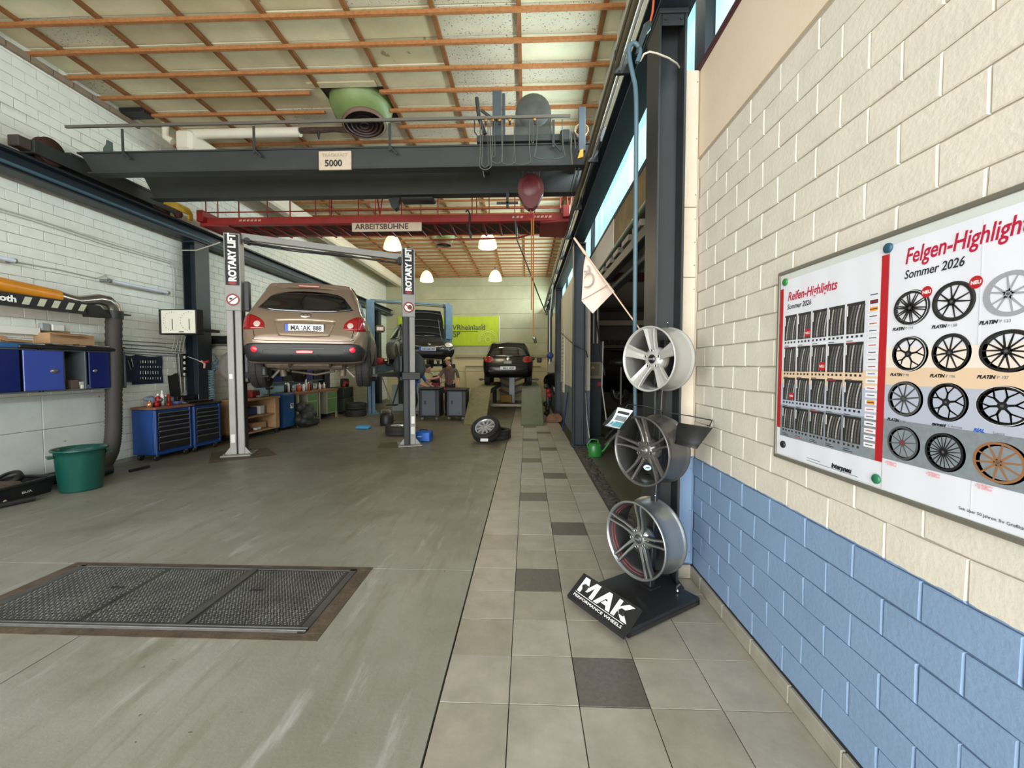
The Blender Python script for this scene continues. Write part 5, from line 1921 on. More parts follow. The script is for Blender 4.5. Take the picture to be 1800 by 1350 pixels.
q.cbox((XL + 0.01, a.y, b_.z - 0.01), (XL + 0.08, b_.y, b_.z + 0.085), WHITE, 0.006)
q.build('trunking', label='white cable trunking above the cabinet on the left wall', cat='trunking')
q = MB()
a = PX(80, 575, XL + 0.06)
q.cbox((XL + 0.01, a.y - 0.05, a.z - 0.05), (XL + 0.07, a.y + 0.05, a.z + 0.05), mat('socket_grey', (150, 154, 152), 0.5), 0.01)
q.cbox((XL + 0.01, a.y + 0.07, a.z - 0.04), (XL + 0.07, a.y + 0.22, a.z + 0.05), WHITE, 0.01)
q.build('wall_socket', label='grey and white sockets at the end of the white trunking', cat='socket')

# ---- fume extraction arm
arm = thing('extraction_arm', 'swivelling fume extraction arm with yellow pipe and striped black rail', 'extraction arm', PX(200, 545, -6.08))
xa = -6.06
q = MB()
q.tube([PX(-160, 468, xa), PX(100, 522, xa)], 0.092, mat('pipe_yellow', (206, 134, 32), 0.35, noise=(6, 0.15)), n=20)
q.build('yellow_pipe', arm, world=True)
q = MB()
pts = [PX(98, 521, xa), PX(112, 525, xa), PX(135, 530, xa), PX(155, 528, xa), PX(172, 526, xa), PX(187, 529, xa), PX(196, 538, xa), PX(199, 550, xa)]
q.tube(pts, [0.088, 0.082, 0.072, 0.07, 0.075, 0.085, 0.092, 0.092], mat('pipe_steel', (168, 164, 156), 0.22, 0.9), n=20)
q.build('steel_elbow', arm, world=True)
q = MB()
a, b_ = PX(-160, 496, xa + 0.1), PX(160, 548, xa + 0.1)
c_, d_ = PX(-160, 522, xa + 0.1), PX(160, 562, xa + 0.1)
a, b_, c_, d_ = PX(-160, 490, xa + 0.1), PX(152, 533, xa + 0.1), PX(-160, 517, xa + 0.1), PX(152, 552, xa + 0.1)
q.add([a, b_, d_, c_] + [p - Vector((0.08, 0, 0)) for p in (a, b_, d_, c_)], [(0, 3, 2, 1), (4, 5, 6, 7), (0, 1, 5, 4), (2, 3, 7, 6), (1, 2, 6, 5), (3, 0, 4, 7)], INK)
rail = q.build('rail', arm, world=True, label='black rail with cream hazard stripes')
q = MB()
xs2 = xa + 0.103
for px in (38, 65, 90, 115, 137):
    def pt(p, f):
        top = PX(p, 490 + (533 - 490) * (p + 160) / 312, xs2)
        bot = PX(p, 517 + (552 - 517) * (p + 160) / 312, xs2)
        return top.lerp(bot, f)
    wv = 13 - (px - 38) * 0.03
    q.add([pt(px + 6, 0.15), pt(px + 6 + wv, 0.15), pt(px + wv, 0.78), pt(px, 0.78)], [(0, 1, 2, 3), (3, 2, 1, 0)], mat('stripe_pale', (190, 192, 168), 0.6))
q.build('hazard_stripe', rail, world=True)
q = MB()
pa, pb = PX(0, 531, xs2), PX(30, 535, xs2)
ex = (pb - pa).normalized()
text(q, 'oth', 0.10, INKW, frame(PX(-1, 527, xs2), ex, (0, 0, 1)), off=0.004, sx=1.15)
q.build('lettering', rail, world=True)
q = MB()
pts = [PX(150, 534, xa + 0.08), PX(175, 537, xa + 0.08), PX(196, 556, xa + 0.08), PX(186, 559, xa + 0.08), PX(158, 557, xa + 0.08)]
q.add(pts + [p - Vector((0.1, 0, 0)) for p in pts], [(4, 3, 2, 1, 0), (5, 6, 7, 8, 9)] + [(i, (i + 1) % 5, 5 + (i + 1) % 5, 5 + i) for i in range(5)], BLACK)
q.cyl(PX(200, 547, xa), PX(200, 560, xa), 0.11, BLACK, n=20)
q.cbox((xa - 0.06, PX(205, 550, xa).y, PX(205, 551, xa).z - 0.02), (xa + 0.08, PX(222, 550, xa).y, PX(205, 551, xa).z), BLACK, 0.004)
q.build('wall_bracket', arm, world=True)
# corrugated hose
q = MB()
ctrl = [PX(200, 556, xa), PX(200, 620, xa), PX(200, 690, xa), PX(200, 735, xa), PX(199, 765, xa + 0.02), PX(195, 790, xa + 0.05), PX(187, 808, xa + 0.10), PX(176, 822, xa + 0.16), PX(160, 830, xa + 0.22)]
pts = smooth_rows([list(p) for p in ctrl], 12)
rads = [0.094 + (0.005 if i % 2 else -0.003) for i in range(len(pts))]
q.tube([Vector(p) for p in pts], rads, mat('hose_dark', (54, 51, 48), 0.7), n=18)
hz = q.build('extraction_hose', arm, world=True)

# ---- brake gauge panel
t = thing('gauge_panel', 'black framed brake tester panel with two dial scales on the left column', 'gauge', PY(312, 590, 6.55))
gy = 6.55
a, b_ = PY(279, 588, gy), PY(344, 543, gy)
q = MB()
q.cbox((a.x, gy, a.z), (b_.x, gy + 0.16, b_.z), BLACK, 0.01)
q.build('case', t, world=True)
q = MB()
q.cbox((a.x + 0.055, gy - 0.008, a.z + 0.02), (b_.x - 0.012, gy + 0.002, b_.z - 0.02), mat('dial_cream', (216, 214, 198), 0.5), 0.003)
dial = q.build('dial_face', t, world=True)
q = MB()
wg, hg = b_.x - a.x, b_.z - a.z
for s, cx in ((0, a.x + 0.055 + (wg - .067) * 0.33), (1, a.x + 0.055 + (wg - .067) * 0.83)):
    cz = a.z + hg * 0.52
    R_ = hg * 0.36
    for i in range(13):
        ang = math.radians(75 + 200 * i / 12)
        q.cbox((R_ - 0.008, -0.004, 0), (R_ + (0.008 if i % 2 else 0.0), 0.004, 0.002), INK, 0.0005, T(cx, gy - 0.009, cz) @ RX(PI / 2) @ RZ(ang))
    q.cbox((-0.006, -R_ * 0.9, 0), (0.006, R_ * 0.25, 0.003), INK, 0.0005, T(cx, gy - 0.009, cz) @ RX(PI / 2))
q.cbox((a.x + wg * .55, gy - 0.011, a.z + 0.035), (a.x + wg * .68, gy - 0.008, a.z + 0.05), INK, 0.001)
q.build('scale', dial, world=True)
q = MB()
q.box((a.x + 0.2, gy + 0.16, a.z + 0.1), (a.x + 0.3, 7.5, a.z + 0.15), STEEL)
q.build('bracket', t, world=True)

# ---- tool roll on the wall
t = thing('tool_roll', 'dark blue cloth tool roll with rows of tools pinned to the left wall', 'tool roll', PX(250, 650, XL + 0.03))
NAVY = mat('cloth_navy', (26, 32, 54), 0.85, noise=(9, 0.3), bump=(15, 0.4))
xt = XL + 0.035


def quadgrid(q, corners, nu, nv, m, wob=0.012, th=0.01):
    A, B, C_, D = corners
    vs = []
    for j in range(nv + 1):
        for i in range(nu + 1):
            u, v = i / nu, j / nv
            p = (A * (1 - u) + B * u) * (1 - v) + (D * (1 - u) + C_ * u) * v
            p = p + Vector((wob * math.sin(7 * u + 3 * v) * math.sin(5 * v + 1), 0, -0.02 * math.sin(PI * u) * (1 - v)))
            vs.append(p)
    fs = [(j * (nu + 1) + i, j * (nu + 1) + i + 1, (j + 1) * (nu + 1) + i + 1, (j + 1) * (nu + 1) + i) for j in range(nv) for i in range(nu)]
    n = len(vs)
    q.add(vs + [p - Vector((th, 0, 0)) for p in vs], fs + [tuple(i + n for i in f[::-1]) for f in fs], m, True)


q = MB()
quadgrid(q, [PX(238, 623, xt), PX(284, 626, xt), PX(287, 673, xt), PX(233, 676, xt)], 10, 8, NAVY)
quadgrid(q, [PX(217, 623, xt + .02), PX(239, 624, xt + .02), PX(244, 671, xt + .02), PX(222, 671, xt + .02)], 6, 8, NAVY)
q.build('cloth', t, world=True)
STL = mat('tool_steel', (190, 190, 188), 0.25, 0.8)
for r, (py, n, hh) in enumerate(((636, 7, 5), (645, 9, 3), (655, 8, 6), (665, 9, 4))):
    q = MB()
    for i in range(n):
        px = 244 + i * 4.4
        q.cbox((xt + 0.018, PX(px, py, xt).y, PX(px, py + hh / 2, xt).z), (xt + 0.026, PX(px + 1.8, py, xt).y, PX(px, py - hh / 2, xt).z), STL if (i + r) % 3 else GREYM, 0.003)
    q.build('tool_row', t, world=True)
q = MB()
q.tube([PX(231, 630, xt + 0.05), PX(234, 645, xt + 0.05)], 0.010, STL, n=6)
q.tube([PX(225, 634, xt + 0.05), PX(230, 650, xt + 0.05)], 0.007, GREYM, n=6)
q.build('spanner', t, world=True)
# small items on the left column wall
t = thing('wall_tray', 'dark leaning metal tray hanging beside the left column', 'tray', PX(302, 680, XL + 0.08))
q = MB()
quadgrid(q, [PX(297, 660, XL + .06), PX(312, 655, XL + .08), PX(318, 697, XL + .08), PX(302, 697, XL + .08)], 3, 5, mat('tray_black', (38, 40, 34), 0.6), 0.003, 0.03)
q.build('panel', t, world=True)
t = thing('strip_socket', 'upright strip of sockets with cables left of the left column', 'socket strip', PX(326, 660, XL + 0.06))
q = MB()
a, b_ = PX(322, 662, XL + 0.08), PX(327, 622, XL + 0.08)
q.cbox((XL + 0.02, a.y, a.z), (XL + 0.08, b_.y + 0.02, b_.z), BLACK, 0.006)
q.build('strip', t, world=True)
for py in (628, 638, 648, 658):
    q = MB()
    p = PX(324.5, py, XL + 0.085)
    q.lathe([(0, 0.01), (0.028, 0.008), (0.03, 0)], WHITE, 12, T(p.x, p.y, p.z) @ RY(PI / 2))
    q.build('socket', t, world=True)
q = MB()
for i in range(4):
    q.tube([PX(310 + i * 4, 622, XL + .06), PX(312 + i * 4, 650, XL + .06), PX(316 + i * 3, 690, XL + .06)], 0.007, CON if i % 2 else CABLE, n=5)
q.build('cable', t, world=True)
# air gun and coiled hose on the column
t = thing('coiled_hose', 'blue grey spiral air hose hanging beside the left column', 'hose', PX(372, 690, -5.95))
q = MB()
p0, p1 = PY(372, 650, 7.35), PY(372, 702, 7.35)
n = 150
q.tube([(p0.x + 0.05 * math.cos(i * 0.62 * 1.2), p0.y + 0.05 * math.sin(i * 0.62 * 1.2), p0.z + (p1.z - p0.z) * i / n) for i in range(n + 1)], 0.007, mat('spiral_hose', (96, 124, 132), 0.4), n=5)
q.build('spiral', t, world=True)
q = MB()
q.tube([PY(330, 627, 7.3), PY(345, 632, 7.25), PY(357, 638, 7.2)], 0.006, CON, n=5)
q.tube([PY(354, 634, 7.2), PY(360, 640, 7.2), PY(359, 647, 7.2)], [0.014, 0.02, 0.016], mat('air_gun', (170, 130, 110), 0.4), n=8)
q.tube([PY(359, 637, 7.2), PY(367, 635, 7.2)], 0.02, RED, n=8)
q.build('air_gun', t, world=True)
q = MB()
random.seed(3)
for i in range(7):
    px = 375 + random.uniform(-3, 9)
    q.tube([PY(px, 622 + i * 4, 7.5), PY(px + 5, 630 + i * 4, 7.45), PY(px - 3, 640 + i * 3, 7.5)], 0.012, mat('hook_clutter', (60, 86, 100), 0.5), n=5)
q.build('hose_hook', t, world=True)
q = MB()
a, b_ = PY(372, 602, 8.0), PY(400, 590, 8.0)
q.cbox((XL + 0.01, 8.0, a.z - 0.02), (b_.x, 8.25, b_.z), BLACK, 0.02)
q.cbox((XL + 0.01, 7.95, a.z - 0.06), (b_.x, 8.3, a.z - 0.03), GREYM, 0.004)
q.build('black_case', label='black case on the wall behind the left lift post, upper', cat='case')


# ---- tool trolleys
def trolley(loc, rz, L_, D_, H_, lab, top=True, drawers=7):
    """front faces local -y; length along x"""
    t = thing('tool_trolley', lab, 'tool trolley', loc, rz, group='blue tool trolleys')
    q = MB()
    B_ = mat('trolley_blue', (22, 62, 124), 0.4, noise=(3, 0.1))
    q.cbox((0, 0.02, 0.12), (L_, D_, H_ - 0.04), B_, 0.012)
    q.cbox((0, 0, 0.12), (0.045, 0.03, H_ - 0.04), B_, 0.01)
    q.cbox((L_ - 0.045, 0, 0.12), (L_, 0.03, H_ - 0.04), B_, 0.01)
    q.cbox((0, 0, 0.10), (L_, D_, 0.14), B_, 0.008)
    q.build('body', t)
    q = MB()
    q.cbox((-0.015, -0.02, H_ - 0.04), (L_ + 0.015, D_ + 0.01, H_), mat('trolley_top', (122, 84, 62), 0.5) if top else BLACK, 0.01)
    q.build('top', t)
    z = 0.16
    hs = [1.9, 1.3, 1.3, 1, 1, 1, 1][:drawers]
    tot = sum(hs)
    for h in hs:
        dz = (H_ - 0.08 - 0.16) * h / tot
        q = MB()
        q.cbox((0.05, -0.004, z + 0.004), (L_ - 0.05, 0.02, z + dz - 0.004), mat('drawer_black', (22, 22, 24), 0.45), 0.004)
        d_ = q.build('drawer', t)
        q = MB()
        q.cbox((0.06, -0.018, z + dz - 0.022), (L_ - 0.06, -0.002, z + dz - 0.008), mat('drawer_pull', (120, 122, 124), 0.35, 0.6), 0.003)
        q.build('handle', d_)
        z += dz
    for (x, y) in ((0.07, 0.07), (L_ - 0.07, 0.07), (0.07, D_ - 0.07), (L_ - 0.07, D_ - 0.07)):
        q = MB()
        q.cbox((x - 0.025, y - 0.02, 0.07), (x + 0.025, y + 0.02, 0.11), GREYM, 0.004)
        q.lathe([(0, -0.018), (0.035, -0.018), (0.05, -0.012), (0.05, 0.012), (0.035, 0.018), (0, 0.018)], BLACK, 16, T(x, y, 0.05) @ RX(PI / 2))
        q.lathe([(0, -0.02), (0.025, -0.02)], GREYM, 12, T(x, y, 0.05) @ RX(PI / 2))
        q.build('castor', t)
    return t


trz = math.radians(86)
p = PZ(262, 812, 0)
p.x = -5.84
tr_a = trolley((p.x, p.y, 0), trz, 0.66, 0.42, 0.86, 'nearer blue tool trolley with black drawers and a cluttered brown top')
tr_b = trolley((p.x + 0.05, p.y + 0.70, 0), trz, 0.58, 0.34, 0.86, 'farther blue tool trolley with a black top beside the column', top=False)


def bottle(name, lab, loc, r, h, m, capm, cat='bottle', group=None, neck=0.4):
    t = thing(name, lab, cat, loc, group=group)
    q = MB()
    q.lathe([(0, 0), (r, 0.002), (r, h * 0.68), (r * neck, h * 0.82), (r * neck, h * 0.86)], m, 12)
    q.build('bottle_body', t)
    q = MB()
    q.lathe([(r * neck * 1.1, h * 0.85), (r * neck * 1.1, h), (0, h)], capm, 10)
    q.build('cap', t)
    return t


RB = mat('bottle_red', (150, 24, 24), 0.4)
OR_ = mat('bottle_orange', (206, 92, 56), 0.4)
CPR = mat('copper_tin', (206, 150, 112), 0.25, 0.7)
z0 = 0.861
for (px, py, nm, kw, lab) in (
        (227, 716, 'tin', (0.045, 0.10, CPR, CPR), 'bright copper coloured tin on the nearer tool trolley'),
        (252, 712, 'spray_can', (0.035, 0.20, RB, INKW), 'red spray can standing on the nearer tool trolley'),
        (260, 712, 'spray_can', (0.030, 0.25, WHITE, INKW), 'white spray can beside the red one on the nearer trolley'),
        (266, 710, 'bottle', (0.03, 0.17, mat('bottle_green', (60, 90, 60), 0.4), INKW), 'green bottle behind the white spray can'),
        (243, 716, 'bottle', (0.045, 0.09, RB, RB), 'short red pot on the nearer tool trolley'),
        (272, 712, 'spray_can', (0.035, 0.18, RB, RB), 'red can right of the green bottle on the nearer trolley'),
        (216, 715, 'pot', (0.03, 0.05, mat('pot_cream', (190, 176, 150), 0.5), RB), 'small cream pot at the near corner of the tool trolley')):
    pp = PZ(px, py, z0)
    bottle(nm, lab, (-5.99 - 0.05 * (py < 715), max(6.37, 6.0 * 730 / (926 - px) + 0.08), z0), kw[0], kw[1], kw[2], kw[3], 'can' if 'can' in nm else ('tin' if nm == 'tin' else nm))
bottle('glue_bottle', 'slim black bottle at the back of the nearer tool trolley top', (-6.2, 6.72, z0), 0.022, 0.16, BLACK, INKW, 'bottle')
bottle('oil_can', 'small dark oil can on the farther tool trolley', (-6.05, 7.06, z0), 0.03, 0.11, mat('can_dark', (60, 54, 48), 0.5), RB, 'can')
bottle('cleaner_bottle', 'white cleaner bottle at the back of the farther tool trolley', (-6.14, 7.58, z0), 0.03, 0.17, WHITE, mat('cap_blue', (40, 80, 150), 0.5), 'bottle')
for (x, y, sx_, sy_, sz_, m, lab, cat) in ((-6.0, 6.95, .10, .06, .03, GREYM, 'small grey metal block on the nearer trolley top', 'block'), (-5.93, 6.60, .05, .07, .045, RB, 'small red box at the front of the nearer trolley top', 'box'), (-5.93, 6.80, .04, .14, .015, mat('tool_handle', (120, 60, 40), 0.5), 'brown handled tool at the front edge of the nearer trolley top', 'tool')):
    q = MB()
    q.cbox((x, y, z0), (x + sx_, y + sy_, z0 + sz_), m, 0.008)
    q.build({'block': 'metal_block', 'box': 'small_box', 'tool': 'hand_tool'}[cat], label=lab, cat=cat)
q = MB()
for i in range(10):
    a = random.uniform(0, 6)
    q.ball((-6.12 + random.uniform(-.08, .08), 6.62 + random.uniform(-.12, .12), z0 + 0.05 + random.uniform(0, .08)), 0.055, mat('cloth_rag', (120, 138, 158), 0.9, noise=(12, 0.4)), 8, sc_=(1, 1.1, .7))
q.build('rag_heap', label='crumpled pale blue rags on the nearer tool trolley', cat='rags', kind='stuff')
q = MB()
q.cbox((-6.2, 6.85, z0), (-5.95, 7.02, z0 + 0.05), mat('rag_blue', (84, 100, 150), 0.8), 0.02)
q.build('folded_cloth', label='folded blue cloth at the far end of the nearer trolley top', cat='cloth')
q = MB()
q.cbox((-6.28, 7.10, z0), (-5.96, 7.62, z0 + 0.04), BLACK, 0.01)
q.cbox((-6.28, 7.15, z0 + 0.04), (-6.2, 7.6, z0 + 0.12), BLACK, 0.01)
q.build('tool_case', label='open black tool case on the farther tool trolley', cat='case')

# ---- green tub
t = thing('plastic_tub', 'large dark green ribbed plastic tub on the floor', 'tub', (-5.47, 4.86, 0))
TG = mat('tub_green', (16, 72, 62), 0.32, noise=(6, 0.12), coat=0.2)
q = MB()
n = 48
pr_ = [(0.185, 0.0), (0.192, 0.02), (0.222, 0.42), (0.228, 0.43), (0.23, 0.49), (0.255, 0.49), (0.26, 0.505), (0.252, 0.517), (0.232, 0.51), (0.222, 0.42), (0.18, 0.03)]
vs, fs = [], []
for j, (r, z) in enumerate(pr_):
    for k in range(n):
        a = 2 * PI * k / n
        rib = 1.0 + (0.018 if (k % 6) < 3 and 1 <= j <= 2 else 0)
        vs.append((r * rib * math.cos(a), r * rib * math.sin(a), z))
for j in range(len(pr_) - 1):
    for k in range(n):
        a, b_ = j * n + k, j * n + (k + 1) % n
        fs.append((a, b_, b_ + n, a + n))
fs.append(tuple(range(n))[::-1])
e = (len(pr_) - 1) * n
fs.append(tuple(range(e, e + n)))
q.add(vs, fs, TG, True)
q.build('shell', t)
q = MB()
for s in (-1, 1):
    a = math.radians(235 if s < 0 else 55)
    q.cbox((-0.08, -0.03, 0.42), (0.08, 0.03, 0.445), TG, 0.008, RZ(a - PI / 2) @ T(0, 0.252, 0))
q.build('handle', t)
# black crate and offcuts at the left edge
t = thing('black_crate', 'low black crate holding brown parts against the left wall', 'crate', (-5.93, 4.30, 0), rz=0.08)
q = MB()
q.add([(-.30, -.42, 0), (.24, -.42, 0), (.24, .42, 0), (-.30, .42, 0), (-.32, -.46, .2), (.28, -.46, .2), (.28, .46, .2), (-.32, .46, .2)], [(0, 3, 2, 1), (0, 1, 5, 4), (1, 2, 6, 5), (2, 3, 7, 6), (3, 0, 4, 7)], BLACK)
q.cbox((-.34, -.48, .17), (.30, -.42, .20), BLACK, 0.01)
q.cbox((.26, -.48, .17), (.31, .48, .20), BLACK, 0.01)
q.cbox((-.34, .42, .17), (.30, .48, .20), BLACK, 0.01)
q.build('tray', t)
q = MB()
q.cbox((-.28, -.38, .02), (.2, .2, .20), mat('parts_brown', (92, 76, 62), 0.8, noise=(20, 0.4)), 0.03)
q.lathe([(0.08, 0.03), (0.12, 0.03), (0.12, -0.03), (0.08, -0.03)], BLACK, 20, T(-.05, .26, .20) @ RX(0.5))
q.build('contents', t, kind='stuff')
q = MB()
text(q, 'BOX', 0.05, mat('print_grey', (170, 170, 170), 0.7), T(.263, 0.10, .07) @ RZ(PI / 2) @ RX(PI / 2 - 0.2), off=0.001)
q.build('lettering', t)
q = MB()
q.tube([(-5.95, 4.95, 0.09), (-5.75, 5.5, 0.09)], 0.07, BLACK, n=12)
q.tube([(-6.15, 4.9, 0.08), (-6.05, 5.75, 0.08)], 0.06, BLACK, n=12)
q.build('rubber_roll', label='dark rubber rolls lying at the foot of the wall behind the green tub', cat='roll')
q = MB()
a, b_ = PZ(-20, 893, 0.03), PZ(60, 876, 0.03)
q.tube([a, b_], 0.032, BLACK, n=10)
q.build('black_bar', label='round black bar on the floor at the left picture edge', cat='bar')
q = MB()
a, b_ = PZ(-6, 868, 0.12), PZ(10, 884, 0.02)
q.tube([a, b_], 0.022, mat('stick_cream', (176, 160, 130), 0.7), n=8)
q.build('wooden_stick', label='pale wooden stick sloping to the floor at the left picture edge', cat='stick')
q = MB()
a, b_ = PZ(228, 828, 0.02), PZ(262, 820, 0.02)
q.tube([a, b_], 0.022, BLACK, n=8)
q.build('rubber_piece', label='short black rubber piece on the floor before the trolley', cat='offcut')


# ---- workbenches on the left
def bench_open(loc, rz, L_, D_, H_):
    t = thing('workbench', 'wooden workbench with two open shelves of parts behind the lift post', 'workbench', loc, rz)
    q = MB()
    for (a, b_) in (((0, 0, 0.12), (0.035, D_, H_)), ((L_ - 0.035, 0, 0.12), (L_, D_, H_)), ((0, 0, 0.12), (L_, D_, 0.15)), ((0, 0.02, 0.44), (L_, D_, 0.465)), ((0, D_ - 0.02, 0.12), (L_, D_, H_)), ((-0.02, -0.02, H_ - 0.04), (L_ + 0.02, D_, H_))):
        q.cbox(a, b_, WOOD, 0.004)
    q.cbox((L_ - 0.14, 0.0, 0.12), (L_ - 0.035, D_, H_ - 0.04), WOOD, 0.004)
    q.build('carcass', t)
    for (x, y) in ((0.05, 0.05), (L_ - 0.05, 0.05), (0.05, D_ - 0.05), (L_ - 0.05, D_ - 0.05)):
        q = MB()
        q.cbox((x - 0.03, y - 0.03, 0), (x + 0.03, y + 0.03, 0.12), BLACK, 0.004)
        q.build('leg', t)
    return t


b1 = PZ(427, 777, 0.12)
brz = math.radians(88)
bench = bench_open((-5.70, 8.12, 0), brz, 1.16, 0.5, 0.84)
BM = bench.matrix_basis
random.seed(11)
its = [((0.08, 0.25, 0.467), (.30, .22, .10), mat('case_red', (160, 36, 40), 0.5), 'red box', 'box'), ((0.42, 0.2, 0.467), (.28, .25, .16), mat('case_navy', (40, 60, 110), 0.5), 'navy blue box', 'box'),
       ((0.72, 0.15, 0.467), (.18, .25, .18), WHITE, 'white bag', 'bag'), ((0.5, 0.15, 0.152), (.42, .28, .14), CARD, 'large cardboard carton', 'box'),
       ((0.06, 0.1, 0.152), (.34, .3, .07), mat('parts_maroon', (90, 36, 34), 0.7), 'flat maroon tray', 'tray'), ((0.45, 0.05, 0.155), (.16, .08, .05), WHITE, 'small white pack', 'box')]
for i, ((x, y, z), s, m, lab, cat) in enumerate(its):
    q = MB()
    q.cbox((0, 0, 0), s, m, 0.01)
    o = q.build(cat if cat != 'box' else 'parts_box', label='%s on the %s shelf of the wooden workbench' % (lab, 'upper' if z > 0.4 else 'lower'), cat=cat)
    o.matrix_basis = BM @ T(x, y, z + 0.002) @ RZ(random.uniform(-0.1, 0.1))
# items on top of the bench
top_items = [((0.1, .2), (.25, .18, .10), mat('case_grey', (60, 62, 62), 0.5), 'grey toolbox on the wooden workbench top', 'case'), ((0.48, .15), (.26, .2, .16), mat('case_red2', (120, 28, 30), 0.5), 'dark red crate on the wooden workbench top', 'crate'),
             ((0.55, .02), (.3, .1, .05), GREYM, 'flat grey metal tray at the front of the workbench top', 'tray')]
for (x, y), s, m, lab, cat in top_items:
    q = MB()
    q.cbox((0, 0, 0), s, m, 0.015)
    o = q.build({'case': 'tool_case', 'crate': 'small_crate', 'tray': 'metal_tray'}[cat], label=lab, cat=cat)
    o.matrix_basis = BM @ T(x, y, 0.842)
t = thing('cordless_drill', 'black cordless drill standing on the wooden workbench', 'drill', BM @ Vector((0.98, 0.12, 0.842)), 1.5)
q = MB()
q.cbox((-.05, -.03, 0), (.05, .03, .05), BLACK, 0.01)
q.tube([(0, 0, .04), (.01, 0, .15)], [0.022, 0.025], BLACK, n=8)
q.build('grip', t)
q = MB()
q.tube([(-.06, 0, .18), (.09, 0, .18), (.15, 0, .18)], [0.035, 0.033, 0.015], BLACK, n=10)
q.build('motor_housing', t)
# blue oil cabinet
t = thing('blue_locker', 'narrow blue metal locker with a white notice beside the wooden workbench', 'locker', (-5.72, 9.55, 0), brz)
q = MB()
LB = mat('locker_blue', (30, 78, 128), 0.45, noise=(4, 0.12))
q.cbox((0, 0, 0.06), (0.42, 0.5, 0.86), LB, 0.012)
q.build('body', t)
q = MB()
q.cbox((0.015, -0.012, 0.08), (0.405, 0.0, 0.84), LB, 0.006)
d_ = q.build('door', t)
q = MB()
q.cbox((0.24, -0.016, 0.50), (0.36, -0.012, 0.62), WHITE, 0.001)
q.cbox((0.26, -0.018, 0.57), (0.30, -0.0155, 0.60), INK, 0.0005)
q.cbox((0.31, -0.018, 0.53), (0.34, -0.0155, 0.60), INK, 0.0005)
q.build('notice', d_)
q = MB()
for x in (0.06, 0.36):
    q.lathe([(0, -0.015), (0.04, -0.015), (0.04, 0.015), (0, 0.015)], BLACK, 12, T(x, 0.1, 0.04) @ RX(PI / 2))
q.build('castor', t)
# green benches
GB_ = mat('bench_green', (92, 122, 70), 0.5, noise=(4, 0.15))
BG_ = mat('bench_beige', (150, 146, 124), 0.6)
for i, (y, L_, lab) in enumerate(((10.15, 1.0, 'nearer green and beige steel workbench on the left wall'), (11.2, 1.1, 'farther green and beige steel workbench on the left wall'))):
    t = thing('steel_workbench', lab, 'workbench', (-5.70, y, 0), math.radians(90), group='green steel workbenches')
    q = MB()
    q.cbox((-0.02, -0.02, 0.80), (L_, 0.58, 0.86), mat('bench_top_wood', (132, 92, 64), 0.6, noise=(6, 0.2)), 0.006)
    q.build('worktop', t)
    q = MB()
    q.cbox((0.42, 0.0, 0.16), (L_ - 0.04, 0.55, 0.80), BG_, 0.006)
    q.build('cabinet', t)
    q = MB()
    q.cbox((0.46, -0.012, 0.20), (L_ - 0.09, 0.0, 0.58), GB_, 0.004)
    q.build('door', t)
    q = MB()
    q.cbox((0.46, -0.012, 0.61), (L_ - 0.09, 0.0, 0.78), GB_, 0.004)
    d_ = q.build('drawer', t)
    q = MB()
    q.cbox((0.6, -0.025, 0.70), (L_ - 0.22, -0.012, 0.715), GREYM, 0.003)
    q.build('handle', d_)
    for (x, yy) in ((0.03, 0.03), (L_ - 0.05, 0.03), (0.03, 0.52), (L_ - 0.05, 0.52)):
        q = MB()
        q.cbox((x - 0.025, yy - 0.025, 0), (x + 0.025, yy + 0.025, 0.80), BG_, 0.004)
        q.build('leg', t)
random.seed(5)
bot_labs = [('white', WHITE), ('orange', OR_), ('red', RB), ('black', BLACK), ('silver', GREYM)]
k = 0
ORD = ['first', 'second', 'third', 'fourth', 'fifth', 'sixth', 'seventh', 'eighth', 'ninth', 'tenth', 'eleventh', 'twelfth']
for i in range(20):
    y = 10.2 + i * 0.102
    nm, m = bot_labs[[3, 0, 4, 3, 1, 0, 1, 2, 1, 3, 0, 4, 3][i % 13]]
    h = random.uniform(0.13, 0.30)
    x = -5.86 - random.uniform(0, 0.25)
    bottle('bottle', '%s %s, %s from the %s end of the bottles on the green workbenches' % (nm, 'bottle' if h > 0.2 else 'can', ORD[i if i < 10 else 19 - i], 'near' if i < 10 else 'far'), (x, y, 0.862), random.uniform(0.03, 0.042), h, m, BLACK if i % 2 else INKW, group='bottles and cans on the green workbenches')
# dark rubbish pile / backpack in front of green bench
q = MB()
random.seed(8)
for i in range(16):
    q.ball((-5.55 + random.uniform(-.12, .1), 10.25 + random.uniform(-.22, .3), 0.12 + 0.4 * random.random() * (1 - abs(i - 8) / 14)), 0.14, mat('sack_black', (38, 38, 36), 0.6, noise=(8, 0.5), bump=(12, 1)), 8, sc_=(1, 1.1, 1.0))
q.cbox((-5.75, 10.0, 0.0), (-5.35, 10.6, 0.25), MATS['sack_black'], 0.08)
q.build('sack_heap', label='heap of black sacks in front of the nearer green workbench', cat='sacks', kind='stuff')
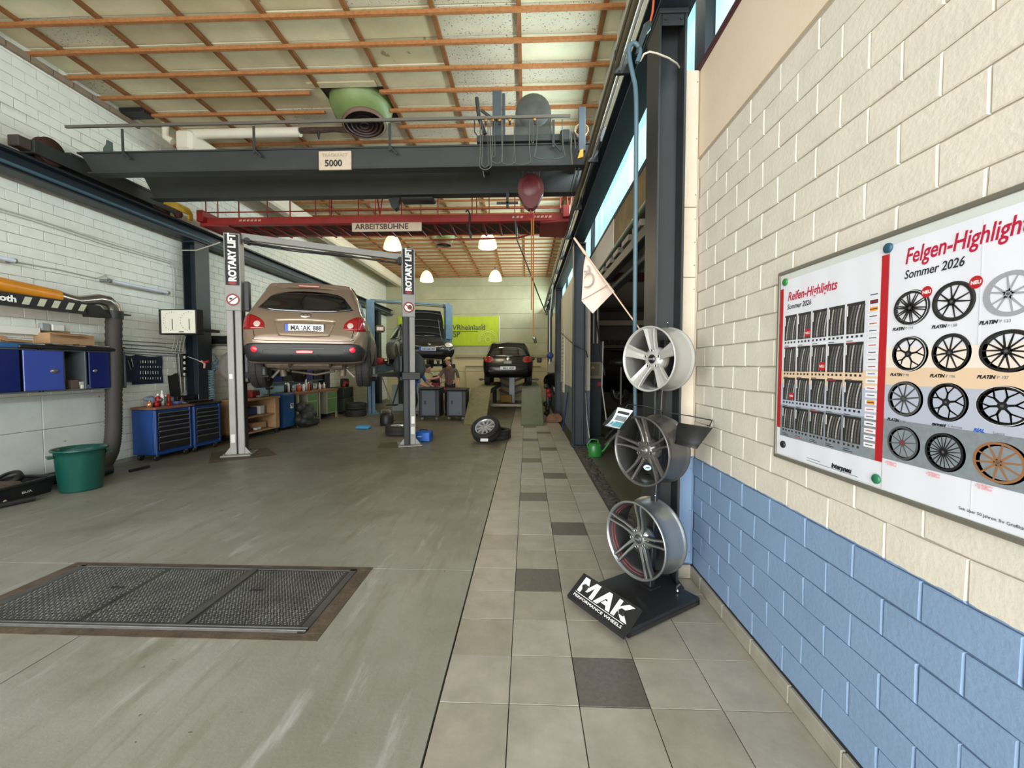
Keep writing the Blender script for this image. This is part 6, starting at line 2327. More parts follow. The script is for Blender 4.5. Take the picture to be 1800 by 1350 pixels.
# wall cabinets at the back left
t = thing('bin_shelf', 'long shelf unit with blue bins above the green workbenches', 'shelf', (-6.15, 9.6, 1.1), math.radians(90))
q = MB()
q.cbox((0, -.02, 0), (2.9, .17, .03), CG, 0.005)
q.cbox((0, .155, 0), (2.9, .17, .34), CG, 0.005)
q.build('shelf_board', t)
for i, (x, w_, m) in enumerate(((0.2, .42, CB), (.66, .44, BLACK), (1.15, .22, mat('bin_blue', (30, 60, 150), 0.5)), (1.42, .2, GREYM), (1.7, .4, CB), (2.2, .5, BLACK))):
    q = MB()
    q.cbox((0, 0, 0), (w_, 0.14, 0.27), m, 0.012)
    q.build('storage_bin', loc=None, label=['blue bin first on the wall shelf', 'black bin second on the wall shelf', 'small bright blue bin on the wall shelf', 'grey bin in the middle of the wall shelf', 'dark blue bin right of the grey one on the wall shelf', 'black bin last on the wall shelf'][i], cat='bin').matrix_basis = t.matrix_basis @ T(x, -0.015, 0.032)
q = MB()
q.cbox((XL, 9.4, 0.86), (XL + 0.02, 12.0, 1.12), mat('splash_blue', (160, 192, 200), 0.6), 0.003)
q.build('splash_board', label='pale blue board on the wall behind the green workbenches', cat='board')
# dark tool cart & tyres at the end
t = thing('service_cart', 'dark service cart loaded with tools beyond the green workbenches', 'cart', (-5.80, 12.95, 0), math.radians(88))
q = MB()
q.cbox((0, 0, .1), (.7, .5, .5), mat('cart_green', (46, 56, 46), 0.6), 0.02)
q.cbox((0, 0, .5), (.7, .5, .85), mat('cart_dark', (40, 44, 42), 0.6), 0.02)
q.build('body', t)
q = MB()
for x in (0.1, 0.6):
    q.lathe([(0, -0.02), (0.05, -0.02), (0.05, 0.02), (0, 0.02)], BLACK, 12, T(x, 0.05, 0.05) @ RX(PI / 2))
q.build('castor', t)
q = MB()
q.tube([(.2, .1, .85), (.3, .1, 1.0), (.5, .1, .95)], 0.05, RED, n=8)
q.cbox((.45, .1, .85), (.62, .35, 1.12), BLACK, 0.03)
q.build('tool_pile', t, kind='stuff')


def loose_tyre(name, lab, loc, R, w_, rot, rim=None, group=None):
    t = thing(name, lab, 'tyre' if rim is None else 'wheel', loc, rot=rot, group=group)
    q = MB()
    tyre(q, R, w_, Matrix.Identity(4), grooves=True)
    q.build('tyre', t)
    if rim:
        q = MB()
        rim_disc(q, R * 0.68, w_, Matrix.Identity(4), rim, n=10)
        q.build('rim', t)
    return t


I3 = Matrix.Identity(3)
for i in range(2):
    loose_tyre('tyre', ['black tyre at the bottom of the stack beside the service cart', 'black tyre on top of the stack beside the service cart'][i], (-5.25, 12.55, 0.101 + 0.205 * i), 0.31, 0.2, I3)
p = PZ(690, 766, 0)
loose_tyre('lying_wheel', 'wheel lying flat on the floor left of the right lift post', (p.x + 0.10, p.y + 0.25, 0.106), 0.33, 0.21, I3, RIMS)
# the wheel leaning on a tyre in mid floor
p = PZ(876, 776, 0)
loose_tyre('tyre', 'black tyre lying under the leaning alloy wheel', (p.x - 0.05, p.y + 0.36, 0.105), 0.29, 0.2, I3)
w0 = loose_tyre('alloy_wheel', 'silver spoked wheel leaning on a black tyre in mid floor', (PZ(853, 760, 0.2).x + 0.0, 8.32, 0.245), 0.30, 0.21, (Matrix.Rotation(math.radians(38), 3, 'X') @ Matrix.Rotation(math.radians(-12), 3, 'Y')), mat('rim_bright', (206, 208, 210), 0.25, 0.6))
q = MB()
a = PY(851, 774, 8.0)
q.cbox((-0.075, -0.03, -0.004), (0.075, 0.03, 0.004), WHITE, 0.001, T(a.x, 8.035, a.z) @ RX(math.radians(60)))
lb = q.build('paper_label', w0, world=True)
# blue case, lump and jack
q = MB()
a, b_ = PZ(726, 777, 0), PZ(755, 775, 0)
CBB = mat('case_bright_blue', (24, 98, 190), 0.4)
q.cbox((a.x, a.y, 0.002), (a.x + 0.34, a.y + 0.30, 0.20), CBB, 0.02)
bc = q.build('blue_case', label='bright blue plastic case on the floor right of the right lift post', cat='case')
q = MB()
q.cbox((a.x + 0.08, a.y - 0.003, 0.10), (a.x + 0.17, a.y + 0.001, 0.115), WHITE, 0.001)
q.tube([(a.x + 0.1, a.y + 0.15, 0.195), (a.x + 0.12, a.y + 0.15, 0.23), (a.x + 0.24, a.y + 0.15, 0.23), (a.x + 0.26, a.y + 0.15, 0.195)], 0.012, BLACK, n=6)
q.build('handle', bc)
t = thing('oil_extractor', 'squat black machine on the floor behind the lying wheel', 'machine', PZ(680, 747, 0))
q = MB()
q.lathe([(0, 0), (.16, 0), (.17, .05), (.17, .25), (.12, .32), (0, .34)], BLACK, 14)
q.build('drum', t)
q = MB()
q.tube([(-.1, -.1, .33), (-.1, -.1, .40), (.12, -.1, .40), (.12, -.1, .33)], 0.015, GREYM, n=6)
q.build('handle', t)
q = MB()
a, b_ = PZ(626, 751, 0.04), PZ(668, 744, 0.04)
q.cbox((a.x, a.y - 0.05, 0.002), (b_.x, a.y + 0.15, 0.07), mat('jack_blue', (62, 140, 190), 0.4), 0.02)
q.tube([b_, b_ + Vector((.3, .25, .05))], 0.025, mat('jack_navy', (30, 50, 90), 0.5), n=8)
q.build('floor_jack', label='light blue trolley jack lying on the floor beyond the beige car', cat='jack')

# ---- ramps of the drive-on lift
RG = mat('ramp_olive', (112, 108, 78), 0.55, noise=(12, 0.3))
RG2 = mat('ramp_green', (86, 94, 76), 0.5, noise=(3, 0.15))
dl = thing('drive_on_lift', 'drive-on ramp lift carrying the black hatchback', 'car lift', (-0.6, 13.5, 0))
for (xc, m) in ((-1.35, RG), (0.14, RG2)):
    q = MB()
    q.cbox((xc - 0.28, 12.3, HZ - 0.16), (xc + 0.28, 18.0, HZ - 0.02), STEEL, 0.01)
    q.cbox((xc - 0.28, 12.3, HZ - 0.02), (xc + 0.28, 18.0, HZ), m, 0.004)
    q.build('runway', dl, world=True)
    q = MB()
    a = Vector((xc, 10.6, 0.02))
    e = Vector((xc, 12.28, HZ))
    ez = (e - a).normalized()
    M = frame(a, (1, 0, 0), ez)
    q.cbox((-0.29, 0, -0.03), (0.29, (e - a).length, 0.0), m, 0.006, M)
    for s in (-0.28, 0.26):
        q.cbox((s, 0.02, -0.10), (s + 0.02, (e - a).length - 0.02, -0.02), STEEL, 0.004, M)
    q.build('ramp', dl, world=True)
    for yy in (12.8, 17.4):
        q = MB()
        q.cbox((xc - 0.08, yy - 0.1, 0.0), (xc + 0.08, yy + 0.1, HZ - 0.16), STEEL, 0.01)
        q.tube([(xc - 0.15, yy + (0.1 if yy < 15 else -.1), HZ - 0.2), (xc - 0.15, yy + (1.6 if yy < 15 else -1.6), 0.1)], 0.04, STEEL, n=8)
        q.build('leg', dl, world=True)
q = MB()
q.cbox((-1.1, 12.5, 0.30), (-0.12, 12.6, 0.38), mat('beam_taupe', (130, 118, 100), 0.5), 0.01)
q.build('cross_beam', dl, world=True)
for s in (-1, 1):
    q = MB()
    x = -0.64 + s * 0.98
    q.cbox((x - 0.05, 14.6, HZ + 0.16), (x + 0.05, 14.72, HZ + 0.24), mat('clamp', (96, 70, 56), 0.6), 0.01)
    q.tube([(x - s * 0.2, 14.7, HZ + 0.2), (x + s * 0.08, 14.66, HZ + 0.2)], 0.02, BLACK, n=6)
    q.build('wheel_clamp', c3.root, world=True)
# camera heads of the alignment rig
for (px, lab) in ((855, 'square black alignment camera left of the black hatchback roof'), (948, 'square black alignment camera right of the black hatchback roof')):
    p = PY(px, 633, 17.6)
    t = thing('alignment_camera', lab, 'camera', p, group='wheel alignment cameras')
    q = MB()
    q.cbox((-.10, 0, -.10), (.10, .12, .10), BLACK, 0.02)
    q.build('housing', t)
    q = MB()
    q.lathe([(0, 0.01), (.03, 0.01), (.035, 0)], GREYM, 16, RX(PI / 2))
    q.cbox((-.02, .1, -.02), (.02, YB - 17.6 - 0.1, .02), GREYM, 0.004)
    q.build('lens', t)
# alignment console beneath the car
t = thing('alignment_console', 'equipment rack with black chevron arms seen under the black hatchback', 'machine', (-0.62, 17.3, 0))
q = MB()
q.cbox((-.12, 0, 0), (.12, .3, 1.45), mat('console_grey', (148, 152, 152), 0.4, 0.3), 0.01)
q.cbox((-.5, .1, 0), (-.1, .3, 1.2), mat('console_panel', (160, 138, 96), 0.6), 0.01)
q.build('mast', t)
for z in (0.45, 0.72, 0.98):
    for s in (-1, 1):
        q = MB()
        q.prism([(s * .12, z), (s * .52, z + .14), (s * .55, z + .06), (s * .12, z - .10)], -0.12, -0.04, BLACK, FM)
        q.build('chevron_arm', t)
q = MB()
q.cbox((-.35, -.1, 1.1), (.3, .1, 1.22), BLACK, 0.01)
q.build('crossbar', t)
q = MB()
q.cbox((-.45, -.3, .05), (.0, -.1, .35), mat('yellow_box', (196, 150, 30), 0.5), 0.01)
q.build('yellow_box', label='yellow box on the floor under the alignment rack', cat='box', loc=(-0.62, 17.3, 0))
q = MB()
q.prism([(0, 0), (.42, .02), (.46, .12), (.38, .22), (.12, .20), (.02, .1)], 0, 0.3, mat('sack_brown', (128, 92, 70), 0.85, noise=(8, 0.3)), T(0.50, 11.2, 0) @ Matrix(((1, 0, 0, 0), (0, 0, 1, 0), (0, 1, 0, 0), (0, 0, 0, 1))))
q.build('brown_sack', label='brown paper sack on the floor before the third right column', cat='sack')

# ---- banner
by = YB - 0.05
a, b_ = PY(700, 608, by), PY(877, 556, by)
t = thing('banner', 'lime green advertising banner on the back wall', 'banner', ((a.x + b_.x) / 2, by, a.z))
q = MB()
LIME = mat('banner_lime', (176, 198, 32), 0.6, noise=(3, 0.1, (4, 1, 0.6)), emit=None)
nn = 24
vs, fs = [], []
for j in range(2):
    for i in range(nn + 1):
        vs.append((a.x + (b_.x - a.x) * i / nn, by + 0.008 * math.sin(i * 1.3) - 0.01, a.z if j == 0 else b_.z))
n = len(vs)
fs = [(i, i + 1, nn + 2 + i, nn + 1 + i) for i in range(nn)]
q.add(vs + [(x, y + 0.012, z) for x, y, z in vs], fs + [tuple(i + n for i in f[::-1]) for f in fs], LIME, True)
q.cbox((b_.x, by - 0.02, a.z), (b_.x + 0.035, by + 0.005, b_.z), WHITE, 0.004)
bo = q.build('cloth', t, world=True)
q = MB()
GI = mat('banner_ink', (70, 84, 50), 0.6)
p = PY(778.5, 580, by - 0.03)
text(q, 'TÜVRheinland', 0.335, GI, T(p.x, by - 0.03, p.z) @ RX(PI / 2), off=0.004, sx=0.97)
p = PY(845, 574, by - 0.03)
text(q, '®', 0.15, GI, T(p.x, by - 0.03, p.z) @ RX(PI / 2))
p = PY(787, 592.5, by - 0.03)
text(q, 'GSP', 0.36, GI, T(p.x, by - 0.03, p.z) @ RX(PI / 2), off=0.006, sx=0.9)
a2, b2 = PY(775, 583, by - 0.03), PY(840, 581, by - 0.03)
q.box((a2.x, by - 0.034, a2.z), (b2.x, by - 0.030, a2.z + 0.018), GI)
q.build('lettering', bo, world=True)
q = MB()
wc = PY(858, 597, by)
LI = mat('banner_line', (208, 222, 110), 0.6)
for r in (0.43, 0.36, 0.12):
    q.lathe([(r - 0.012, 0), (r + 0.012, 0)], LI, 28, T(wc.x, by - 0.032, wc.z) @ RX(PI / 2), a0=0 if r < 0.2 else -0.25, a1=2 * PI if r < 0.2 else PI + 0.25)
for i in range(11):
    an = PI * i / 10
    q.box((0.12, -0.008, 0), (0.36, 0.008, 0.002), LI, T(wc.x, by - 0.034, wc.z) @ RX(PI / 2) @ RZ(an))
q.build('wheel_drawing', bo, world=True)


# ---- grey tool cabinets before the engine bench
def grey_cab(pa, pb, ptop, pbot, y, lab):
    a, b_ = PY(pa, pbot, y), PY(pb, ptop, y)
    t = thing('tool_cabinet', lab, 'tool cabinet', ((a.x + b_.x) / 2, y + 0.3, 0), group='slate grey tool cabinets on castors')
    m = mat('slate_grey', (72, 80, 92), 0.45)
    q = MB()
    q.cbox((a.x - 0.06, y + 0.02, 0.10), (b_.x + 0.10, y + 0.6, b_.z), BLACK, 0.02)
    q.cbox((a.x - 0.08, y - 0.02, b_.z), (b_.x + 0.12, y + 0.62, b_.z + 0.06), BLACK, 0.02)
    q.build('body', t, world=True)
    q = MB()
    q.cbox((a.x, y - 0.01, a.z), (b_.x, y + 0.02, b_.z - 0.01), m, 0.015)
    q.cbox((a.x + 0.02, y - 0.016, a.z + 0.02), (b_.x - 0.02, y - 0.01, b_.z - 0.03), m, 0.004)
    d_ = q.build('door', t, world=True)
    q = MB()
    q.cbox((a.x + 0.08, y - 0.03, 0.46), (a.x + 0.13, y - 0.014, 0.56), BLACK, 0.006)
    q.ball((b_.x - 0.1, y - 0.016, a.z + 0.08), 0.02, GREYM, 8)
    q.build('handle', d_, world=True)
    for x in (a.x, b_.x):
        q = MB()
        q.lathe([(0, -0.02), (0.05, -0.02), (0.05, 0.02), (0, 0.02)], GREYM, 12, T(x, y + 0.08, 0.05) @ RX(PI / 2))
        q.build('castor', t, world=True)


grey_cab(741, 766, 685, 731, 11.45, 'left slate grey tool cabinet on castors by the engine parts')
grey_cab(788, 813, 687, 731, 11.55, 'right slate grey tool cabinet on castors in front of the capped man')
# engine bench with red parts
t = thing('parts_bench', 'low bench heaped with red and grey engine parts', 'workbench', (-2.7, 12.4, 0))
q = MB()
q.cbox((-.55, -.1, .72), (.75, .5, .80), BLACK, 0.01)
q.build('worktop', t)
for x in (-.5, .7):
    for y in (-.05, .45):
        q = MB()
        q.cbox((x - .03, y - .03, 0), (x + .03, y + .03, .72), STEEL, 0.004)
        q.build('leg', t)
random.seed(21)
REDP = mat('part_red', (150, 34, 36), 0.5)
for i in range(14):
    q = MB()
    m = (REDP, REDP, mat('part_alu', (170, 150, 130), 0.4, 0.4), BLACK)[i % 4]
    s = random.uniform(0.05, 0.10)
    if i % 3:
        q.lathe([(0, 0), (s, 0), (s * 1.1, s * .4), (s * .7, s), (0, s * 1.2)], m, 10)
    else:
        q.cbox((-s, -s, 0), (s, s, s * 1.2), m, 0.015)
    o = q.build('engine_part', label='%s %s engine part, %s from the left on the low bench' % (('dark red', 'red', 'pale metal', 'black')[i % 4], 'round' if i % 3 else 'square', ORD[i] if i < 12 else ('thirteenth', 'last')[i - 12]), cat='engine part', group='engine parts on the low bench')
    o.location = (-3.15 + i * 0.085, 12.38 + random.uniform(-.04, .3), .802)
    o.rotation_euler = (0, 0, random.uniform(0, 3))
# hanging gearbox below the dark car
t = thing('gearbox', 'gearbox and subframe hanging under the dark car', 'gearbox', (-2.85, 12.95, 1.1))
AL = mat('alu_cast', (176, 158, 130), 0.5, 0.3, noise=(10, 0.4))
q = MB()
q.tube([(-.4, 0, .25), (-.38, 0, .05), (-.2, 0, -.1), (-.1, 0, .2), (-.4, 0, .28)], 0.035, AL, n=8)
q.tube([(.1, 0, .28), (.3, 0, .25), (.35, 0, .0), (.15, 0, -.1), (.1, 0, .2)], 0.04, AL, n=8)
q.build('subframe', t)
q = MB()
q.ball((0, .1, .0), 0.17, mat('gear_dark', (54, 34, 34), 0.6, noise=(10, 0.5)), 12, sc_=(1.3, 1, .8))
q.cyl((.3, 0, .02), (.3, .25, .02), 0.14, AL, n=14)
q.cbox((-.15, 0, -.25), (.1, .2, -.05), REDP, 0.02)
q.cyl((0, .1, -1.1), (0, .1, -.2), 0.04, BLACK, n=10)
q.cbox((-.2, -.1, -1.1), (.2, .3, -1.04), BLACK, 0.01)
q.build('gear_case', t)
# red lump and pale bar on the lift arm of the dark car
q = MB()
c = PY(668, 636, 12.9)
q.lathe([(0, -.12), (.13, -.1), (.14, .08), (.06, .13), (0, .13)], RED, 14, T(c.x, c.y, c.z))
q.tube([c + Vector((0, 0, .1)), c + Vector((.42, 0, .1))], 0.012, GREYM, n=6)
q.build('red_canister', label='red canister standing on the arm of the blue lift', cat='canister')
q = MB()
a, b_ = PY(646, 640, 12.8), PY(699, 655, 12.8)
q.prism([(a.x, a.z), (b_.x, a.z - 0.02), (b_.x, b_.z + 0.12), ((a.x + b_.x) / 2, b_.z + 0.02), (a.x, b_.z)], 12.8, 13.0, mat('arm_teal', (60, 84, 92), 0.5), FM)
q.build('lift_arm_guard', lift2, world=True)
q = MB()
q.tube([PY(670, 660, 12.5), PY(683, 693, 12.3), PY(690, 712, 12.2)], 0.022, GREYM, n=6)
q.tube([PY(706, 655, 12.5), PY(698, 685, 12.3), PY(690, 712, 12.2)], 0.022, BLACK, n=6)
q.cbox(PY(678, 714, 12.1), PY(700, 710, 12.4), BLACK, 0.01)
q.build('trestle', label='slanting grey and black trestle between the lifts', cat='trestle')
q = MB()
q.cbox((-4.35, 13.9, 0.25), (-3.9, 14.0, 1.25), mat('board_black', (18, 18, 18), 0.6), 0.01)
q.cbox((-4.6, 13.98, 0.0), (-3.6, 14.1, 0.9), mat('locker_pale', (150, 158, 158), 0.5), 0.01)
q.build('back_locker', label='pale low locker with a black panel behind the blue lift', cat='locker')


# ================================================================ PEOPLE
def skin_figure(name, parent, joints, edges, zone, mats_, sub=2):
    """joints: name -> ((x, y, z), radius); one continuous body mesh coloured by nearest bone"""
    names = list(joints)
    me = bpy.data.meshes.new('fig')
    me.from_pydata([joints[n][0] for n in names], [(names.index(a), names.index(b_)) for a, b_ in edges], [])
    o = bpy.data.objects.new('fig', me)
    COL.objects.link(o)
    md = o.modifiers.new('s', 'SKIN')
    md.use_smooth_shade = True
    sv = me.skin_vertices[0].data
    for i, n in enumerate(names):
        r = joints[n][1]
        sv[i].radius = r if isinstance(r, tuple) else (r, r)
    sv[0].use_root = True
    s2 = o.modifiers.new('ss', 'SUBSURF')
    s2.levels = sub
    s2.render_levels = sub
    dg = bpy.context.evaluated_depsgraph_get()
    m2 = bpy.data.meshes.new_from_object(o.evaluated_get(dg))
    bpy.data.objects.remove(o)
    for m in mats_:
        m2.materials.append(m)
    for p in m2.polygons:
        c = p.center
        best, bi = 1e9, 0
        for k, (a, b_) in enumerate(edges):
            A, B = Vector(joints[a][0]), Vector(joints[b_][0])
            ab = B - A
            t = max(0, min(1, (c - A).dot(ab) / ab.length_squared))
            d = (c - (A + ab * t)).length
            if d < best:
                best, bi = d, k
        p.material_index = zone[bi]
        p.use_smooth = True
    m2.name = name
    b_ = bpy.data.objects.new(name, m2)
    COL.objects.link(b_)
    b_.parent = parent
    return b_


SKIN = mat('skin', (196, 148, 118), 0.55)
SHB = mat('shirt_brown', (92, 72, 62), 0.8, noise=(10, 0.15))
SHBL = mat('shirt_blue', (32, 84, 164), 0.75)
PANT = mat('trousers_black', (24, 24, 26), 0.8)
SHOE = mat('work_shoes', (40, 36, 32), 0.6)
EDG = [('pelvis', 'waist'), ('waist', 'chest'), ('chest', 'neck0'), ('neck0', 'neck'), ('neck', 'head'),
       ('chest', 'ls'), ('ls', 'le'), ('le', 'lsl'), ('lsl', 'lw'), ('chest', 'rs'), ('rs', 're'), ('re', 'rsl'), ('rsl', 'rw'),
       ('pelvis', 'lh'), ('lh', 'lk'), ('lk', 'la'), ('la', 'lt'), ('pelvis', 'rh'), ('rh', 'rk'), ('rk', 'ra'), ('ra', 'rt')]
# 0 skin 1 shirt 2 trousers 3 shoes
ZON = [1, 1, 1, 0, 0, 1, 1, 0, 0, 1, 1, 0, 0, 2, 2, 2, 3, 2, 2, 2, 3]


def hand(parent, wrist, direction, palm_n, s=1.0):
    d = Vector(direction).normalized()
    n = Vector(palm_n).normalized()
    sd = d.cross(n).normalized()
    q = MB()
    wv = Vector(wrist)
    q.tube([wv, wv + d * 0.03, wv + d * 0.075], [0.024, 0.032, 0.034], SKIN, n=8)
    for k, (off, L_) in enumerate(((-0.03, 0.062), (-0.01, 0.075), (0.011, 0.070), (0.030, 0.055))):
        b0 = wv + d * 0.07 + sd * off
        q.tube([b0, b0 + d * L_ * 0.5 + n * 0.006, b0 + d * L_ * 0.85 + n * 0.022], [0.009, 0.0085, 0.006], SKIN, n=6)
    b0 = wv + d * 0.03 - sd * 0.03
    q.tube([b0, b0 + d * 0.03 - sd * 0.02, b0 + d * 0.055 - sd * 0.018 + n * 0.01], [0.011, 0.010, 0.007], SKIN, n=6)
    q.build('hand', parent)


def head(parent, c, face, m_hair, cap=None, r=0.1, lean=0.0):
    f = Vector(face).normalized()
    up = Vector((0, 0, 1))
    sd = f.cross(up).normalized()
    up = sd.cross(f)
    M = frame(c, sd, f, up)
    q = MB()
    q.ball((0, 0, 0.02), 0.095, SKIN, 16, M, (0.80, 0.98, 1.15))
    q.ball((0, 0.035, -0.05), 0.06, SKIN, 12, M, (0.85, 0.9, 0.95))
    q.tube([(0, 0.085, 0.025), (0, 0.108, -0.01), (0, 0.09, -0.018)], [0.008, 0.013, 0.008], SKIN, n=6, M=M)
    for s in (-1, 1):
        q.ball((s * 0.077, -0.005, 0.01), 0.02, SKIN, 8, M, (0.4, 0.8, 1.3))
    hd = q.build('head', parent)
    q = MB()
    for s in (-1, 1):
        q.ball((s * 0.03, 0.083, 0.028), 0.010, INKW, 8, M, (1.3, 0.5, 0.8))
        q.ball((s * 0.03, 0.088, 0.028), 0.005, INK, 6, M)
        q.tube([(s * 0.016, 0.090, 0.047), (s * 0.045, 0.082, 0.045)], 0.004, m_hair, n=5, M=M)
    q.build('eyes', hd)
    q = MB()
    q.tube([(-0.022, 0.086, -0.045), (0, 0.092, -0.047), (0.022, 0.086, -0.045)], 0.004, mat('lips', (160, 96, 84), 0.5), n=5, M=M)
    q.build('mouth', hd)
    q = MB()
    q.ball((0, -0.018, 0.04), 0.098, m_hair, 14, M, (0.86, 0.95, 1.08))
    q.build('hair', hd)
    if cap:
        q = MB()
        q.lathe([(0.088, 0.06), (0.09, 0.085), (0.075, 0.12), (0.04, 0.14), (0, 0.145)], cap, 18, M)
        q.prism([(-0.06, 0.07), (-0.05, 0.14), (0, 0.16), (0.05, 0.14), (0.06, 0.07)], 0.062, 0.070, cap, M)
        q.build('cap', hd)


p1 = PZ(793, 731, 0)
px_, py_ = -2.33, 12.55
t = thing('person', 'man in a brown shirt and light cap reaching left at the bench', 'person', (px_, py_, 0))
J = {'pelvis': ((0, 0, .96), (.15, .11)), 'waist': ((0, 0, 1.10), (.14, .10)), 'chest': ((-.01, -.01, 1.33), (.17, .115)), 'neck0': ((-.02, -.02, 1.47), (.08, .07)), 'neck': ((-.02, -.03, 1.54), .052), 'head': ((-.03, -.04, 1.60), .05),
     'ls': ((-.19, 0, 1.42), .062), 'le': ((-.30, -.13, 1.20), .045), 'lsl': ((-.36, -.16, 1.17), .042), 'lw': ((-.55, -.22, 1.14), .03),
     'rs': ((.18, .02, 1.42), .062), 're': ((.26, -.02, 1.15), .046), 'rsl': ((.26, -.05, 1.10), .042), 'rw': ((.24, -.16, .93), .03),
     'lh': ((-.09, 0, .90), .095), 'lk': ((-.11, -.03, .50), .065), 'la': ((-.11, .03, .10), .045), 'lt': ((-.13, -.12, .04), .04),
     'rh': ((.09, 0, .90), .095), 'rk': ((.11, -.02, .50), .065), 'ra': ((.12, .04, .10), .045), 'rt': ((.14, -.11, .04), .04)}
body = skin_figure('body', t, J, EDG, ZON, [SKIN, SHB, PANT, SHOE])
head(t, (-.04, -.05, 1.66), (-.85, -.45, -.2), mat('hair_brown', (70, 52, 40), 0.9), mat('cap_straw', (196, 170, 110), 0.8))
hand(t, (-.55, -.22, 1.14), (-1, -.2, -.1), (0, 0, -1))
hand(t, (.24, -.16, .93), (-.1, -.4, -1), (-1, 0, 0))

t = thing('person', 'mechanic in a blue shirt bending over the engine parts', 'person', (-3.28, 12.15, 0))
J = {'pelvis': ((-.10, .02, .93), (.14, .11)), 'waist': ((-.04, .02, 1.07), (.13, .10)), 'chest': ((.08, .02, 1.26), (.15, .12)), 'neck0': ((.20, .02, 1.36), (.075, .07)), 'neck': ((.25, .01, 1.40), .05), 'head': ((.30, 0, 1.43), .05),
     'ls': ((.10, -.17, 1.31), .06), 'le': ((.18, -.27, 1.04), .045), 'lsl': ((.20, -.26, 1.01), .042), 'lw': ((.40, -.08, .90), .03),
     'rs': ((.10, .20, 1.31), .06), 're': ((.24, .28, 1.06), .045), 'rsl': ((.26, .27, 1.04), .042), 'rw': ((.44, .15, .93), .03),
     'lh': ((-.10, -.09, .88), .09), 'lk': ((-.06, -.11, .49), .063), 'la': ((-.12, -.11, .10), .045), 'lt': ((.0, -.14, .04), .04),
     'rh': ((-.10, .10, .88), .09), 'rk': ((-.02, .12, .49), .063), 'ra': ((-.12, .12, .10), .045), 'rt': ((.02, .14, .04), .04)}
body = skin_figure('body', t, J, EDG, ZON, [SKIN, SHBL, PANT, SHOE])
head(t, (.35, -.01, 1.45), (.75, -.25, -.6), mat('hair_dark', (24, 20, 18), 0.8))
hand(t, (.40, -.08, .90), (.9, .2, -.4), (0, 0, -1))
hand(t, (.44, .15, .93), (.9, -.1, -.4), (0, 0, -1))
# ================================================================ WHEEL DISPLAY STAND
U_ = Vector((0.836, 0.549, 0))          # along the base, away from the sign; wheels face -U_
V_ = Vector((-0.549, 0.836, 0))
fc = PZ(1105, 1118, 0.03)
fc.z = 0
stand = thing('wheel_display_stand', 'black display stand with a slanted sign and a square pole for three rims', 'display stand', fc, math.atan2(U_.y, U_.x))
BLK = mat('stand_black', (34, 35, 37), 0.4, noise=(5, 0.25))
q = MB()
LW, LD = 0.63, 0.47
q.cbox((0, 0, 0.035), (LW, LD, 0.062), BLK, 0.006)
for (a, b_) in (((0, 0, 0.012), (LW, 0.03, 0.05)), ((0, LD - 0.03, 0.012), (LW, LD, 0.05)), ((0, 0, 0.012), (0.03, LD, 0.05)), ((LW - 0.03, 0, 0.012), (LW, LD, 0.05))):
    q.cbox(a, b_, BLK, 0.004)
base = q.build('base', stand)
for (x, y) in ((0.04, 0.04), (LW - 0.04, 0.04), (0.04, LD - 0.04), (LW - 0.04, LD - 0.04)):
    q = MB()
    q.cyl((x, y, 0), (x, y, 0.015), 0.02, RUBBER, n=10)
    q.build('foot', stand)
# sign plate: wedge along the front-left edge
ang = math.radians(38)
SL = 0.175
q = MB()
P0, P1 = (-0.045, 0.045), (-0.045 + SL * math.cos(ang), 0.045 + SL * math.sin(ang))
vs = [(P0[0], -0.005, P0[1]), (P0[0], LD + 0.005, P0[1]), (P1[0], LD + 0.005, P1[1]), (P1[0], -0.005, P1[1]),
      (P0[0] + 0.004, -0.005, P0[1] - 0.02), (P0[0] + 0.004, LD + 0.005, P0[1] - 0.02), (P1[0] + 0.012, LD + 0.005, P1[1] - 0.012), (P1[0] + 0.012, -0.005, P1[1] - 0.012)]
q.add(vs, [(0, 3, 2, 1), (4, 5, 6, 7), (0, 1, 5, 4), (1, 2, 6, 5), (2, 3, 7, 6), (3, 0, 4, 7)], BLK)
q.cbox((0.02, 0.06, 0.06), (0.05, 0.1, P1[1] - 0.03), BLK, 0.004)
q.cbox((0.02, LD - 0.1, 0.06), (0.05, LD - 0.06, P1[1] - 0.03), BLK, 0.004)
q.cbox((-0.03, 0.02, 0.02), (0.0, LD - 0.02, 0.05), BLK, 0.004)
sp = q.build('sign_plate', stand, label='slanted black sign with heavy white capitals')
q = MB()
# letters read along -y (from the far left corner to the near corner), up the slope
M = frame((P0[0], LD, P0[1]), (0, -1, 0), (math.cos(ang), 0, math.sin(ang))) @ T(0, 0, 0.0012)


def block(pts_list):
    for pts in pts_list:
        q.prism(pts, 0, 0.0012, INKW, M @ T(0.035, 0.060, 0) @ Matrix.Diagonal((0.40, 0.100, 1, 1)))


# M, A, K as heavy extended forms (unit box: x 0..1, y 0..1)
block([[(0, 0), (.07, 0), (.07, .70), (.15, .22), (.19, .22), (.27, .70), (.27, 0), (.345, 0), (.345, 1), (.245, 1), (.17, .50), (.10, 1), (0, 1)],
       [(.37, 0), (.45, 0), (.535, .55), (.57, .55), (.585, .45), (.54, .45), (.50, .20), (.60, .20), (.625, 0), (.705, 0), (.59, 1), (.52, 1)],
       [(.73, 0), (.80, 0), (.80, .38), (.93, 0), (1.04, 0), (.88, .52), (1.02, 1), (.91, 1), (.80, .62), (.80, 1), (.73, 1)]])
q.box((0.03, 0.050, 0), (LD - 0.035, 0.053, 0.001), INKW, M)
text(q, 'PERFORMANCE WHEELS', 0.023, INKW, M @ T(0.03, 0.024, 0.0010), off=0.0, sx=1.62)
q.build('lettering', sp)
